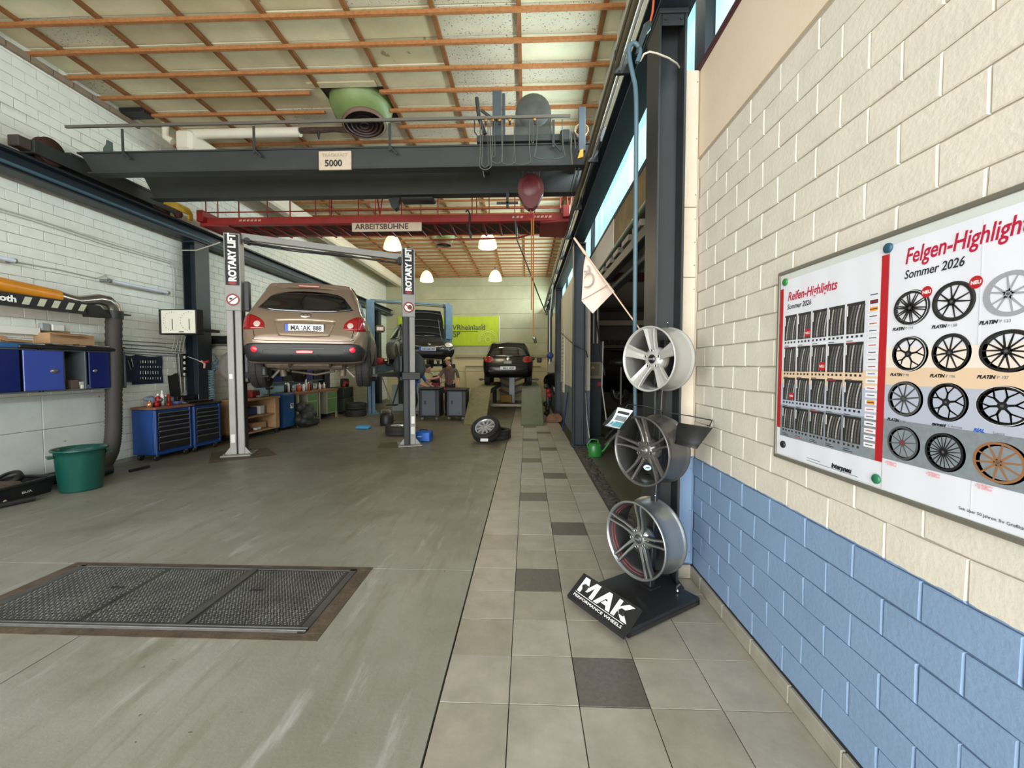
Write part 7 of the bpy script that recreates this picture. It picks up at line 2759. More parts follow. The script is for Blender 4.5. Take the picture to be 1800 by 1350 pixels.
# pole leaning slightly
pb = PZ(1142, 1030, 0.06)
pt = Vector((0.925, 2.83, 1.68))
q = MB()
ax = (pt - pb).normalized()
M = frame(pb, U_, ax.cross(U_), ax)
q.cbox((-0.022, -0.022, 0), (0.022, 0.022, (pt - pb).length), BLK, 0.004, M)
q.cbox((-0.05, -0.05, 0), (0.05, 0.05, 0.008), BLK, 0.002, M)
q.build('pole', stand, world=True)
q = MB()
p = PZ(1190, 1040, 0.064)
q.tube([p, p + Vector((0.0, 0.0, 0.035)), p + Vector((0.02, 0, 0.05))], 0.010, BLACK, n=8)
q.ball(tuple(p + Vector((0.0, -0.01, 0.01))), 0.012, CHROME, 8)
q.build('clamp_knob', stand, world=True)


# ================================================================ DISPLAY RIMS
def wheel_rim(name, label, centre, R, width, m, mdark, style, cap_m, n_lug=5, rot=0.0, ring=None, uvec=U_):
    """front face at centre, axis pointing to -uvec, barrel runs to +uvec"""
    ez = -uvec.normalized()
    ex = Vector((0, 0, 1)).cross(ez).normalized()
    ey = ez.cross(ex)
    t = thing(name, label, 'wheel', centre, rot=Matrix((ex, ey, ez)).transposed())
    w_ = width
    q = MB()
    # outer barrel
    q.lathe([(R * 0.935, -0.012), (R * 0.955, 0.0), (R * 0.985, 0.004), (R, 0.0), (R, -0.012), (R * 0.965, -0.018), (R * 0.955, -0.030), (R * 0.915, -0.042), (R * 0.90, -0.06), (R * 0.90, -w_ * 0.45),
             (R * 0.925, -w_ * 0.60), (R * 0.94, -w_ * 0.75), (R * 0.955, -w_ + 0.028), (R * 0.965, -w_ + 0.018), (R, -w_ + 0.012), (R, -w_), (R * 0.965, -w_), (R * 0.93, -w_ + 0.012)], m, 64)
    q.lathe([(R * 0.93, -w_ + 0.012), (R * 0.915, -w_ * 0.75), (R * 0.89, -w_ * 0.6), (R * 0.865, -w_ * 0.4), (R * 0.865, -0.06), (R * 0.895, -0.035), (R * 0.935, -0.012)], mdark, 64)
    q.build('barrel', t)
    if ring:
        q = MB()
        q.lathe([(R * 0.893, -0.026), (R * 0.886, -0.031)], ring, 64)
        q.lathe([(R * 0.868, -0.044), (R * 0.864, -0.052)], ring, 64)
        q.build('pin_stripe', t, label='thin red ring inside the rim')
    # hub
    zc_ = -0.052
    q = MB()
    q.lathe([(0.030, zc_ + 0.012), (0.040, zc_ + 0.012), (0.070, zc_ - 0.004), (0.078, zc_ - 0.03), (0.078, zc_ - 0.06), (0.03, zc_ - 0.06)], m, 40)
    q.build('hub', t)

    def spoke(path, hw, zs, th=0.024, groove=0.0, face=m, side=mdark):
        """path: list of (r, angle); hw: half widths; zs: front heights"""
        sec, n = [], len(path)
        for i, (r, a) in enumerate(path):
            i0, i1 = max(0, i - 1), min(n - 1, i + 1)
            pa, pb_ = Vector((path[i0][0] * math.cos(path[i0][1]), path[i0][0] * math.sin(path[i0][1]), 0)), Vector((path[i1][0] * math.cos(path[i1][1]), path[i1][0] * math.sin(path[i1][1]), 0))
            tdir = (pb_ - pa).normalized()
            nd = Vector((-tdir.y, tdir.x, 0))
            c = Vector((r * math.cos(a), r * math.sin(a), zs[i]))
            h = hw[i]
            sec.append([c - nd * h - Vector((0, 0, th)), c - nd * h - Vector((0, 0, 0.005)), c - nd * (h - 0.004), c - nd * h * 0.30 - Vector((0, 0, groove)), c + nd * h * 0.30 - Vector((0, 0, groove)), c + nd * (h - 0.004), c + nd * h - Vector((0, 0, 0.005)), c + nd * h - Vector((0, 0, th))])
        q1 = MB()
        for i in range(n - 1):
            for k in range(7):
                mm = side if (style == 'machined' and k in (0, 1, 5, 6)) else face
                q1.add([sec[i][k], sec[i][k + 1], sec[i + 1][k + 1], sec[i + 1][k]], [(3, 2, 1, 0)], mm, False)
            q1.add([sec[i][7], sec[i][0], sec[i + 1][0], sec[i + 1][7]], [(3, 2, 1, 0)], side)
        q1.add(sec[0], [tuple(range(8))], side)
        q1.add(sec[-1], [tuple(range(8))[::-1]], face)
        q1.build('spoke', t)

    for k in range(5):
        a0 = rot + 2 * PI * k / 5
        if style == 'broad':
            spoke([(0.045, a0), (R * .38, a0), (R * .6, a0), (R * .8, a0), (R * .93, a0)], [0.024, 0.027, 0.032, 0.039, 0.046], [zc_ + 0.005, -0.034, -0.020, -0.010, -0.004], 0.030, groove=0.007)
        elif style == 'twin':
            for s in (-1, 1):
                spoke([(0.055, a0 + s * .30), (R * .40, a0 + s * .20), (R * .55, a0 + s * .145), (R * .75, a0 + s * .135), (R * .955, a0 + s * .14)], [0.014, 0.0095, 0.0075, 0.007, 0.0085], [zc_ + 0.006, -0.044, -0.036, -0.022, -0.004], 0.030)
        else:
            for s in (-1, 1):
                tw = 0.10
                spoke([(0.040, a0 + s * .35), (R * .33, a0 + s * .20 + tw * .1), (R * .55, a0 + s * .13 + tw * .5), (R * .75, a0 + s * .105 + tw * .9), (R * .96, a0 + s * .10 + tw)], [0.016, 0.012, 0.0095, 0.009, 0.010], [zc_ + 0.008, -0.042, -0.030, -0.014, -0.002], 0.030, side=mdark)
            spoke([(0.05, a0), (R * .26, a0)], [0.020, 0.012], [zc_ + 0.002, -0.050], 0.03)
    for k in range(n_lug):
        q = MB()
        a = rot + 2 * PI * (k + (0.0 if style == 'broad' else .5)) / n_lug
        x, y = 0.054 * math.cos(a), 0.054 * math.sin(a)
        q.lathe([(0.013, 0.002), (0.011, 0.004), (0.007, 0.001), (0.006, -0.01)], m, 14, T(x, y, zc_ + 0.012))
        q.lathe([(0.0, 0.0), (0.008, 0.0)], BLACK, 12, T(x, y, zc_ + 0.0125))
        q.build('bolt_hole', t)
    q = MB()
    q.lathe([(0, 0.022), (0.024, 0.020), (0.030, 0.012), (0.031, 0)], cap_m, 32, T(0, 0, zc_))
    cp = q.build('centre_cap', t)
    q = MB()
    text(q, 'MAK', 0.016, mat('cap_letters', (150, 152, 154), 0.4, 0.4), T(0, -0.005, zc_ + 0.0222), align='CENTER', off=0.0003, ext=0.0004)
    q.build('lettering', cp)
    q = MB()
    q.tube([(0.0, 0.0, 0), (0.0, 0.018, 0.0), (0.004, 0.03, 0.006)], [0.0045, 0.0045, 0.0035], BLACK, n=8, M=T(R * 0.10, R * 0.975, -w_ * 0.86))
    q.ball((R * 0.10 + 0.004, R * 0.975 + 0.032, -w_ * 0.86 + 0.007), 0.0055, CHROME, 8)
    q.build('valve', t)
    # arm that carries the rim on the pole
    q = MB()
    q.cyl((0, 0, zc_ - 0.06), (0, 0, -0.135), 0.022, BLK, n=12)
    q.cbox((-0.05, -0.006, -0.14), (0.05, 0.006, -0.128), BLK, 0.002)
    q.build('mount', t)
    return t


SILV = mat('rim_paint_silver', (186, 186, 182), 0.34, 0.45, coat=0.3)
GUNM = mat('rim_paint_gunmetal', (102, 100, 98), 0.30, 0.6, coat=0.4)
MACH = mat('rim_machined', (176, 180, 182), 0.30, 0.85)
ANTH = mat('rim_anthracite', (74, 76, 76), 0.38, 0.5)
CAPB = mat('cap_black', (18, 18, 20), 0.2, coat=0.6)
YW = 2.66
c = PY(1138, 631, YW)
r1 = wheel_rim('alloy_wheel', 'silver five-spoke rim, topmost on the display stand', c, 0.2080, 0.19, SILV, mat('rim_inner_silver_shade', (138, 138, 134), 0.35, 0.5), 'broad', CAPB, rot=PI / 2)  # inner copy darker: dark reflections inside the barrel put into the colour
c = PY(1125, 793, YW)
r2 = wheel_rim('alloy_wheel', 'gunmetal twin-spoke rim, middle one on the display stand', c, 0.2245, 0.20, GUNM, mat('rim_inner_gunmetal_shade', (66, 66, 66), 0.35, 0.5), 'twin', GUNM, rot=PI / 2 + 0.12)  # darker inner copy again, with the reflected dark painted in
c = PY(1114, 950, YW)
r3 = wheel_rim('alloy_wheel', 'machined twin-spoke rim with a red inner ring, lowest on the display stand', c, 0.249, 0.20, MACH, ANTH, 'machined', ANTH, rot=PI / 2 - 0.20, ring=mat('ring_red', (150, 70, 72), 0.5))
# small tag on the middle rim
q = MB()
p = PY(1138, 822, YW - 0.03)
M = frame(p, Vector((0.72, -0.70, 0.05)), (0, 0, 1))
q.prism([(0.026 * math.cos(2 * PI * i / 24), 0.017 * math.sin(2 * PI * i / 24)) for i in range(24)], 0, 0.0015, mat('tag_pale', (190, 226, 236), 0.5), M)
q.prism([(-0.017, -0.004), (-0.004, 0.004), (0.014, 0.006), (0.018, 0.0), (0.004, -0.006)], 0.0016, 0.002, mat('tag_blue', (30, 96, 130), 0.5), M)
q.tube([p + Vector((0, 0, 0.016)), PY(1135, 806, YW - 0.03)], 0.002, BLACK, n=5)
q.build('hang_tag', label='small oval pale blue tag hanging on the gunmetal rim', cat='tag')

# leaflet trays on wire arms
q = MB()
yy = 2.70
q.tube([PY(1100, 716, yy - 0.05), PY(1104, 711, yy), PY(1135, 714, yy), PY(1163, 722, yy)], 0.004, BLACK, n=6)
q.tube([PY(1172, 725, yy - 0.05), PY(1212, 731, yy - 0.05), PY(1252, 739, yy - 0.05), PY(1247, 749, yy - 0.12), PY(1243, 748, yy - 0.14)], 0.004, BLACK, n=6)
q.build('wire_arm', stand, world=True)


def tray(A, B, C_, D, lab, cv=1):
    """curved sheet A (top-left) B (top-right) C (bottom-right) D (bottom-left) with a lip"""
    t = thing('leaflet_tray', lab, 'tray', (A + C_) / 2)
    nrm = (B - A).cross(D - A).normalized()
    if nrm.dot(Vector((0, 0, 1.5)) - A) < 0:
        nrm = -nrm
    q = MB()
    rows_ = []
    nv = 10
    for j in range(nv + 1):
        f = j / nv
        bend = cv * (0.034 * (f - 0.5) ** 2 * 4 - 0.034) + (0.014 * max(0, (f - 0.9) / 0.1))
        rows_.append([(A * (1 - u) + B * u) * (1 - f) + (D * (1 - u) + C_ * u) * f + nrm * bend for u in (0, .5, 1)])
    vs = [p for r in rows_ for p in r]
    fs = [(j * 3 + i, j * 3 + i + 1, (j + 1) * 3 + i + 1, (j + 1) * 3 + i) for j in range(nv) for i in range(2)]
    n = len(vs)
    ring = [0, 1, 2] + [3 * j + 2 for j in range(1, nv + 1)] + [3 * nv + 1, 3 * nv] + [3 * j for j in range(nv - 1, 0, -1)]
    fs2 = [(ring[(i + 1) % len(ring)], ring[i], ring[i] + n, ring[(i + 1) % len(ring)] + n) for i in range(len(ring))]
    q.add(vs + [p - nrm * 0.004 for p in vs], fs + [tuple(i + n for i in f[::-1]) for f in fs] + fs2, mat('tray_grey_black', (22, 23, 24), 0.6), True)
    q.build('sheet', t, world=True)
    # end cheeks
    q = MB()
    for e in (0, 2):
        pts = [rows_[j][e] for j in range(nv + 1)]
        a, b_ = pts[0], pts[-1]
        poly = [a + nrm * 0.004] + pts + [b_ + nrm * 0.004]
        o2 = [p + (B - A).normalized() * 0.003 * (1 if e else -1) for p in poly]
        k = len(poly)
        q.add(poly + o2, [tuple(range(k)), tuple(range(k, 2 * k))[::-1]] + [(i, (i + 1) % k, k + (i + 1) % k, k + i) for i in range(k)], MATS['tray_grey_black'])
    q.build('cheek', t, world=True)
    return t, nrm, rows_


t1, n1, rw = tray(PY(1194, 743, 2.62), PY(1252, 752, 2.50), PY(1225, 791, 2.40), PY(1187, 782, 2.52), 'empty black curved leaflet tray right of the gunmetal rim', cv=-1)
A, B, C_, D = PY(1086, 717, 2.66), PY(1113, 723, 2.60), PY(1090, 757, 2.50), PY(1060, 750, 2.56)
t2, n2, rw = tray(A, B, C_, D, 'black leaflet tray left of the gunmetal rim holding leaflets')
q = MB()
LW_ = mat('leaflet_paper', (210, 222, 222), 0.5)
rows_ = [[p + n2 * 0.006 for p in r] for r in rw[:10]]
vs = [p for r in rows_ for p in r]
fs = [(j * 3 + i, j * 3 + i + 1, (j + 1) * 3 + i + 1, (j + 1) * 3 + i) for j in range(9) for i in range(2)]
n = len(vs)
q.add(vs + [p - n2 * 0.003 for p in vs], fs + [tuple(i + n for i in f[::-1]) for f in fs], LW_, True)
lf = q.build('leaflet', label='pale leaflet with a cyan picture lying in the left tray', cat='leaflet')
q = MB()


def rp_(u, f):
    j = min(8, int(f * 9))
    g = f * 9 - j
    r0, r1_ = rows_[j], rows_[j + 1]
    pt_ = lambda r: r[0].lerp(r[2], u)
    return pt_(r0).lerp(pt_(r1_), g) + n2 * 0.0015


for (u0, u1, f0, f1, m) in ((.12, .85, .10, .20, INK), (.15, .8, .28, .50, mat('print_grey2', (110, 116, 120), 0.6)), (.3, .8, .55, .88, mat('print_teal', (90, 150, 160), 0.6)), (.1, .25, .6, .8, MATS['print_teal'])):
    q.add([rp_(u0, f0), rp_(u1, f0), rp_(u1, f1), rp_(u0, f1)], [(0, 1, 2, 3), (3, 2, 1, 0)], m)
q.build('print', lf)

# ================================================================ POSTER BOARD
XB = XR - 0.012
board = thing('notice_board', 'white magnetic board with a grey frame on the right wall', 'notice board', (XB, 1.36, 1.09))
ALU = mat('board_frame', (126, 124, 112), 0.4, 0.4)
bx = XB - 0.012
y1_, y0_, z0_, z1_ = 1.975, 0.62, 1.088, 1.925
q = MB()
q.cbox((bx, y0_, z0_), (XB, y1_, z1_), mat('board_white', (206, 210, 206), 0.35, noise=(3, 0.03)), 0.003)
q.build('panel', board, world=True)
for (a, b_) in (((bx - 0.006, y0_, z0_ - 0.008), (XB, y1_ + 0.008, z0_ + 0.009)), ((bx - 0.006, y0_, z1_ - 0.009), (XB, y1_ + 0.008, z1_ + 0.008)), ((bx - 0.006, y1_ - 0.008, z0_), (XB, y1_ + 0.008, z1_)), ((bx - 0.006, y0_ - 0.008, z0_), (XB, y0_ + 0.008, z1_))):
    q = MB()
    q.cbox(a, b_, ALU, 0.003)
    q.build('frame_bar', board, world=True)
# board coordinates: u to the right (towards the camera, -y), v up
BM_ = frame((bx - 0.0008, y1_, z0_), (0, -1, 0), (0, 0, 1))


def on_board(px, py):
    p = PX(px, py, bx)
    return (y1_ - p.y, p.z - z0_)


def poster(name, lab, u0, u1, v0, v1):
    t = thing(name, lab, 'poster', BM_ @ Vector(((u0 + u1) / 2, (v0 + v1) / 2, 0)))
    q = MB()
    nn = 26
    vs, fs = [], []
    for j in range(7):
        for i in range(nn + 1):
            u = u0 + (u1 - u0) * i / nn
            v = v0 + (v1 - v0) * j / 6
            z = 0.0006 + 0.0007 * (1 + math.sin(i * 0.9 + j))
            vs.append((u, v, z))
    for j in range(6):
        for i in range(nn):
            a = j * (nn + 1) + i
            fs.append((a, a + 1, a + nn + 2, a + nn + 1))
    n = len(vs)
    q.add(vs + [(x, y, 0.0002) for x, y, z in vs], fs + [tuple(i + n for i in f[::-1]) for f in fs], mat('poster_white', (222, 224, 232), 0.35, noise=(2, 0.03)), True, BM_)
    return t, q.build('sheet', t, world=True)


ua, ub_, uc = 0.012, y1_ - PX(1559, 600, bx).y, y1_ - 0.66
U1b = ub_ - 0.002
# --- tyre poster
pst1, sh1 = poster('tyre_poster', 'left poster headed Reifen-Highlights with rows of tyre pictures', ua, U1b, 0.015, 0.80)
PRED = mat('poster_red', (176, 30, 38), 0.45)
PASP = mat('poster_asphalt', (128, 136, 142), 0.6, noise=(60, 0.15))
PSAND = mat('poster_sand', (222, 196, 166), 0.5, noise=(3, 0.05))
PBLUE = mat('poster_skyblue', (176, 182, 198), 0.5, noise=(3, 0.04))
TXR = mat('text_crimson', (176, 24, 60), 0.5)
TXK = mat('text_charcoal', (44, 44, 50), 0.5)
zq = 0.0024


def rect(q, u0, u1, v0, v1, m, z=zq, h=0.0003):
    q.box((u0, v0, z), (u1, v1, z + h), m, BM_)


rs = 0.024
q = MB()
rect(q, ua, ua + rs, 0.135, 0.765, PRED)
q.build('red_edge', sh1, world=True)
q = MB()
rect(q, U1b - rs * 1.0, U1b + 0.004, 0.10, 0.775, PRED)
q.build('red_edge', sh1, world=True)
q = MB()
x0u, x1u = ua + rs, U1b - rs
rect(q, x0u, x1u, 0.10, 0.24, PASP)
rect(q, x0u, x1u, 0.24, 0.34, PBLUE)
rect(q, x0u, x1u, 0.34, 0.40, PSAND)
q.build('background_print', sh1, world=True)
PM1 = [mat('photo_dark', (44, 44, 44), 0.4), mat('photo_mid', (96, 96, 94), 0.4), mat('photo_light', (170, 170, 168), 0.4)]
cols_u = [0.052 + i * 0.0905 for i in range(5)]
rows_v = [(0.530, 0.640), (0.392, 0.500), (0.265, 0.365), (0.140, 0.235)]
wcol = 0.080
for r, (va, vb) in enumerate(rows_v):
    for c_ in range(5):
        u = cols_u[c_]
        q = MB()
        rect(q, u, u + wcol, va, vb, PM1[0], zq + 0.0004)
        # tread bands curving over the tyre
        for k in range(5):
            w0 = u + wcol * (0.14 + 0.17 * k)
            pts = []
            for s in range(8):
                f = s / 7
                pts.append((w0 + (0.010 if (r + c_) % 2 else 0.018) * f * f, va + (vb - va) * (0.02 + 0.88 * f)))
            vs = []
            for (x, y) in pts:
                vs += [(x, y, zq + 0.0009), (min(x + wcol * 0.085, u + wcol - 0.001), y, zq + 0.0009)]
            q.add(vs, [(2 * i, 2 * i + 1, 2 * i + 3, 2 * i + 2) for i in range(7)], PM1[1] if (k + c_ + r) % 3 else PM1[2], False, BM_)
            for s in range(7):
                yy_ = va + (vb - va) * (0.05 + 0.12 * s)
                rect(q, w0 + 0.001, w0 + wcol * 0.085, yy_, yy_ + 0.0012, PM1[0], zq + 0.0010, 0.0002)
        rect(q, u + 0.002, u + 0.006, vb - 0.045, vb - 0.008, INKW, zq + 0.0011, 0.0002)
        ph = q.build('tyre_picture', sh1, world=True)
    q = MB()
    for c_ in range(5):
        u = cols_u[c_]
        for k in range(4):
            rect(q, u + 0.002 + k * 0.021, u + 0.012 + k * 0.021, va - 0.014, va - 0.006, TXK, zq + 0.0006, 0.0002)
        rect(q, u + 0.002, u + 0.032, va - 0.026, va - 0.0235, TXK, zq + 0.0006, 0.0002)
        rect(q, u + 0.002, u + 0.046, va - 0.033, va - 0.0305, TXR if (c_ + r) % 4 == 0 else TXK, zq + 0.0006, 0.0002)
    q.build('caption_row', sh1, world=True)
q = MB()
for (u, v, r) in ((cols_u[1] + 0.063, 0.553, 0.016), (cols_u[2] + 0.062, 0.415, 0.016), (cols_u[0] + 0.06, 0.285, 0.014)):
    q.prism([(u - r, v - r), (u + r, v - r), (u + r, v + r), (u - r, v + r)], zq + 0.0012, zq + 0.0014, PRED, BM_)
    text(q, 'NEU', r * 0.9, INKW, BM_ @ T(u, v - r * 0.3, zq + 0.0015), align='CENTER', ext=0.0001)
q.build('new_flash', sh1, world=True)
# brand column
q = MB()
ucol = cols_u[4] + wcol + 0.014
chips = ['CST', 'Continental', 'CEAT', 'GOODYEAR', 'MAXXIS', 'MICHELIN', 'NEXEN', 'Nankang', 'Kumho', 'FALKEN', 'HANKOOK', 'BRIDGESTONE', 'MAXTREK', 'LASSA', 'SEMPERIT', 'PIRELLI', 'PLATIN', 'alcar', 'UNIROYAL', 'TOMKET', 'TEC', 'VREDESTEIN', 'YOKOHAMA', 'TOYO']
for k in range(22):
    v = 0.655 - k * 0.0242
    m = {2: mat('chip_orange', (226, 150, 40), 0.5), 1: mat('chip_black', (60, 50, 54), 0.5), 15: MATS['chip_orange'] if 'chip_orange' in MATS else None}.get(k, None) if k in (1, 2, 15) else mat('chip_white', (226, 228, 232), 0.5)
    if k:
        rect(q, ucol, ucol + 0.047, v - 0.008, v + 0.008, mat('chip_white', (226, 228, 232), 0.5), zq + 0.0004, 0.0002)
    if k in (1, 2, 15):
        rect(q, ucol + 0.008, ucol + 0.040, v - 0.0065, v + 0.0065, m, zq + 0.0007, 0.0002)
    rect(q, ucol + 0.008, ucol + 0.038, v - 0.0014, v + 0.0014, (TXK, PRED, mat('text_navy', (50, 60, 110), 0.5))[k % 3] if k not in (2, 15) else TXK, zq + 0.0010, 0.0002)
q.build('brand_chip_column', sh1, world=True)
q = MB()
text(q, 'Reifen-Highlights', 0.054, TXR, BM_ @ T(0.066, 0.705, zq), shear=0.22, off=0.0009, ext=0.0002, sx=0.80)
text(q, 'Sommer 2026', 0.031, TXK, BM_ @ T(0.064, 0.668, zq), shear=0.2, off=0.0004, ext=0.0002, sx=0.88)
text(q, 'interpneu', 0.026, INK, BM_ @ T(0.36, 0.030, zq), shear=0.25, off=0.0012, ext=0.0002, sx=0.95)
for (a, b_, v) in ((0.22, 0.30, 0.0355), (0.22, 0.49, 0.0245)):
    rect(q, a, b_, v, v + 0.0018, mat('text_grey', (120, 124, 130), 0.5))
q.build('lettering', sh1, world=True)
# --- rim poster
pst2, sh2 = poster('rim_poster', 'right poster headed Felgen-Highlights with pictures of rims', ub_ + 0.002, uc + 0.62 * 0 + 0.0, 0.005, 0.805) if False else poster('rim_poster', 'right poster headed Felgen-Highlights with pictures of rims', ub_ + 0.002, y1_ - y0_ - 0.012, 0.012, 0.80)
q = MB()
u0p, u1p = ub_ + 0.003, y1_ - y0_ - 0.013
rect(q, u0p, u1p, 0.115, 0.245, PASP)
rect(q, u0p, u1p, 0.245, 0.355, PBLUE)
rect(q, u0p, u1p, 0.355, 0.410, PSAND)
rect(q, u0p, u1p, 0.410, 0.47, mat('poster_haze', (228, 218, 206), 0.5))
q.build('background_print', sh2, world=True)


def pic_rim(q, px, py, rx, ry, m, n, kind, edge=None, hubc=None, depth=0.010):
    u, v = on_board(px, py)
    # convert pixel radii into board units
    ul, _ = on_board(px - rx, py)
    ur, _ = on_board(px + rx, py)
    _, vt = on_board(px, py - ry)
    _, vb = on_board(px, py + ry)
    u = (ul + ur) / 2
    R_u, R_v = (ur - ul) / 2, (vt - vb) / 2
    S = BM_ @ T(u, v, 0) @ Matrix.Diagonal((R_u, R_v, 1, 1))
    z = zq + 0.0006
    Sd = S @ T(depth * 0 + 0.10, 0, 0)
    dk = mat('rim_print_side', (52, 54, 54), 0.5)
    q.lathe([(0.80, z - 0.0003), (1.0, z - 0.0003)], dk if m is not MATS.get('print_silver') else m, 40, Sd)
    q.lathe([(0.86, z), (0.98, z)], m, 40, S)
    if edge:
        q.lathe([(0.955, z + 0.0002), (0.985, z + 0.0002)], edge, 40, S)
    q.lathe([(0, z), (0.2, z)], m, 20, S)
    for k in range(n):
        a = 2 * PI * k / n + 0.15
        zz = z + 0.0002
        def bar(r0, r1, w0, w1, a0, a1, mm):
            p0 = Vector((r0 * math.cos(a0), r0 * math.sin(a0), zz))
            p1 = Vector((r1 * math.cos(a1), r1 * math.sin(a1), zz))
            d = (p1 - p0).normalized()
            nn_ = Vector((-d.y, d.x, 0))
            q.add([p0 - nn_ * w0, p1 - nn_ * w1, p1 + nn_ * w1, p0 + nn_ * w0], [(0, 1, 2, 3)], mm, False, S)
        if kind == 'straight':
            bar(.12, .9, .055, .035, a, a, m)
        elif kind == 'fine':
            bar(.12, .92, .035, .02, a, a, m)
        elif kind == 'vee':
            bar(.12, .92, .05, .028, a, a + .24, m)
            bar(.12, .92, .05, .028, a, a - .24, m)
            if edge:
                bar(.45, .92, .014, .014, a, a + .24, edge)
                bar(.45, .92, .014, .014, a, a - .24, edge)
        elif kind == 'wye':
            bar(.12, .5, .06, .05, a, a, m)
            bar(.45, .93, .04, .03, a, a + .30, m)
            bar(.45, .93, .04, .03, a, a - .30, m)
            if edge:
                bar(.2, .5, .015, .015, a, a, edge)
                bar(.48, .93, .02, .02, a, a + .30, edge)
                bar(.48, .93, .02, .02, a, a - .30, edge)
        zz = z + 0.0004
    for k in range(5):
        a = 2 * PI * k / 5 + 0.6
        q.lathe([(0, z + 0.0008), (0.035, z + 0.0008)], INK if hubc is None else hubc, 8, S @ T(.14 * math.cos(a), .14 * math.sin(a), 0))
    q.lathe([(0, z + 0.0008), (0.07, z + 0.0008)], hubc or mat('print_hub', (84, 84, 88), 0.5), 14, S)


PBK_ = mat('print_black', (34, 34, 36), 0.4)
PAN_ = mat('print_anthracite', (78, 80, 82), 0.4)
PSI_ = mat('print_silver', (156, 158, 164), 0.4)
PBZ_ = mat('print_bronze', (146, 104, 70), 0.4)
PWH_ = mat('print_edge', (214, 214, 216), 0.4)
rims = [(1603, 541, 31, 31, PBK_, 10, 'vee', PWH_), (1677, 530, 37, 35, PBK_, 5, 'vee', None), (1778, 516, 48, 40, PSI_, 5, 'vee', None),
        (1600, 622, 31, 31, PBK_, 5, 'wye', PWH_), (1673, 620, 34, 34, PBK_, 10, 'straight', None), (1775, 617, 53, 38, PBK_, 7, 'vee', None),
        (1592, 701, 30, 31, PAN_, 10, 'straight', None), (1667, 707, 35, 34, PBK_, 5, 'wye', PAN_), (1768, 714, 52, 36, PBK_, 6, 'wye', PWH_),
        (1589, 779, 28, 30, PAN_, 10, 'fine', None), (1662, 795, 35, 34, PBK_, 20, 'fine', None), (1760, 814, 49, 37, PBZ_, 10, 'straight', None)]
for i, (px, py, rx, ry, m, n, kind, edge) in enumerate(rims):
    q = MB()
    pic_rim(q, px, py, rx, ry, m, n, kind, edge, hubc=(PRED if i == 9 else None))
    q.build('rim_picture', sh2, world=True)
# fourth column beyond the picture edge
q = MB()
for (px, s) in ((1632, 9.5), (1719, 11)):
    u, v = on_board(px, 513 if px < 1700 else 496)
    r = 0.0165
    q.prism(arc((u, v), r, 0, 2 * PI, 24)[:-1], zq + 0.0016, zq + 0.0018, PRED, BM_)
    text(q, 'NEU', r * 0.78, INKW, BM_ @ T(u, v - r * 0.28, zq + 0.0019), align='CENTER', ext=0.0001, off=0.0004)
q.build('new_flash', sh2, world=True)
q = MB()
u, v = on_board(1592, 466)
text(q, 'Felgen-Highlights', 0.066, TXR, BM_ @ T(u - 0.0, v + 0.002, zq), shear=0.22, off=0.0010, ext=0.0002, sx=0.745)
u, v = on_board(1591, 491)
text(q, 'Sommer 2026', 0.036, TXK, BM_ @ T(u, v - 0.0, zq), shear=0.2, off=0.0005, ext=0.0002, sx=0.86)
caps = [(1571, 580, 'PLATIN P 110'), (1640, 576, 'PLATIN P 108'), (1724, 569, 'PLATIN P 123'), (1567, 659, 'PLATIN P 98'), (1637, 661, 'PLATIN P 106'), (1720, 663, 'PLATIN P 107'), (1562, 737, 'PLATIN P 86'), (1640, 745, 'carmani 5 Arrow'), (1714, 756, 'RIAL Lucca')]
for px, py, s in caps:
    u, v = on_board(px, py)
    w1 = s.split(' ')[0]
    m = mat('text_blue', (40, 90, 190), 0.5) if w1 == 'RIAL' else INK
    text(q, w1, 0.0125, m, BM_ @ T(u, v - 0.003, zq + 0.001), shear=0.3, off=0.0006, ext=0.0001)
    text(q, s[len(w1) + 1:], 0.011, mat('text_grey', (120, 124, 130), 0.5), BM_ @ T(u + 0.046, v - 0.003, zq + 0.001), ext=0.0001)
for px, py in ((1558, 812), (1630, 831), (1716, 852)):
    u, v = on_board(px, py)
    text(q, '·TEC', 0.015, mat('text_pink', (226, 170, 176), 0.5), BM_ @ T(u, v - 0.006, zq + 0.001), shear=0.1, off=0.0010, ext=0.0001, sx=1.3)
u, v = on_board(1688, 892)
text(q, 'Seit über 50 Jahren: Ihr Großhändler für Reifen und Felgen', 0.0115, TXK, BM_ @ T(u, v - 0.004, zq + 0.001), ext=0.0001)
q.build('lettering', sh2, world=True)
q = MB()
u, _ = on_board(1721, 600)
rect(q, u, u + 0.0012, 0.02, 0.79, mat('fold_shade', (196, 198, 206), 0.6), zq - 0.0002, 0.0003)
q.build('fold', sh2, world=True)
# magnets
for (px, py, m, lab) in ((1381, 496, mat('magnet_green', (40, 120, 50), 0.4), 'green round magnet at the top left corner of the notice board'), (1562, 436, mat('magnet_blue', (36, 78, 96), 0.4), 'dark blue round magnet between the tops of the two posters'),
                         (1377, 781, INK, 'black round magnet at the bottom left corner of the notice board'), (1541, 842, mat('magnet_dark_green', (36, 110, 78), 0.4), 'dark green round magnet at the foot of the left poster')):
    p = PX(px, py, bx - 0.004)
    q = MB()
    r = 0.016
    q.lathe([(0, 0.008), (r * 0.8, 0.008), (r, 0.005), (r, 0)], m, 24, frame((bx - 0.0035, p.y, p.z), (0, -1, 0), (0, 0, 1)))
    q.build('magnet', label=lab, cat='magnet')

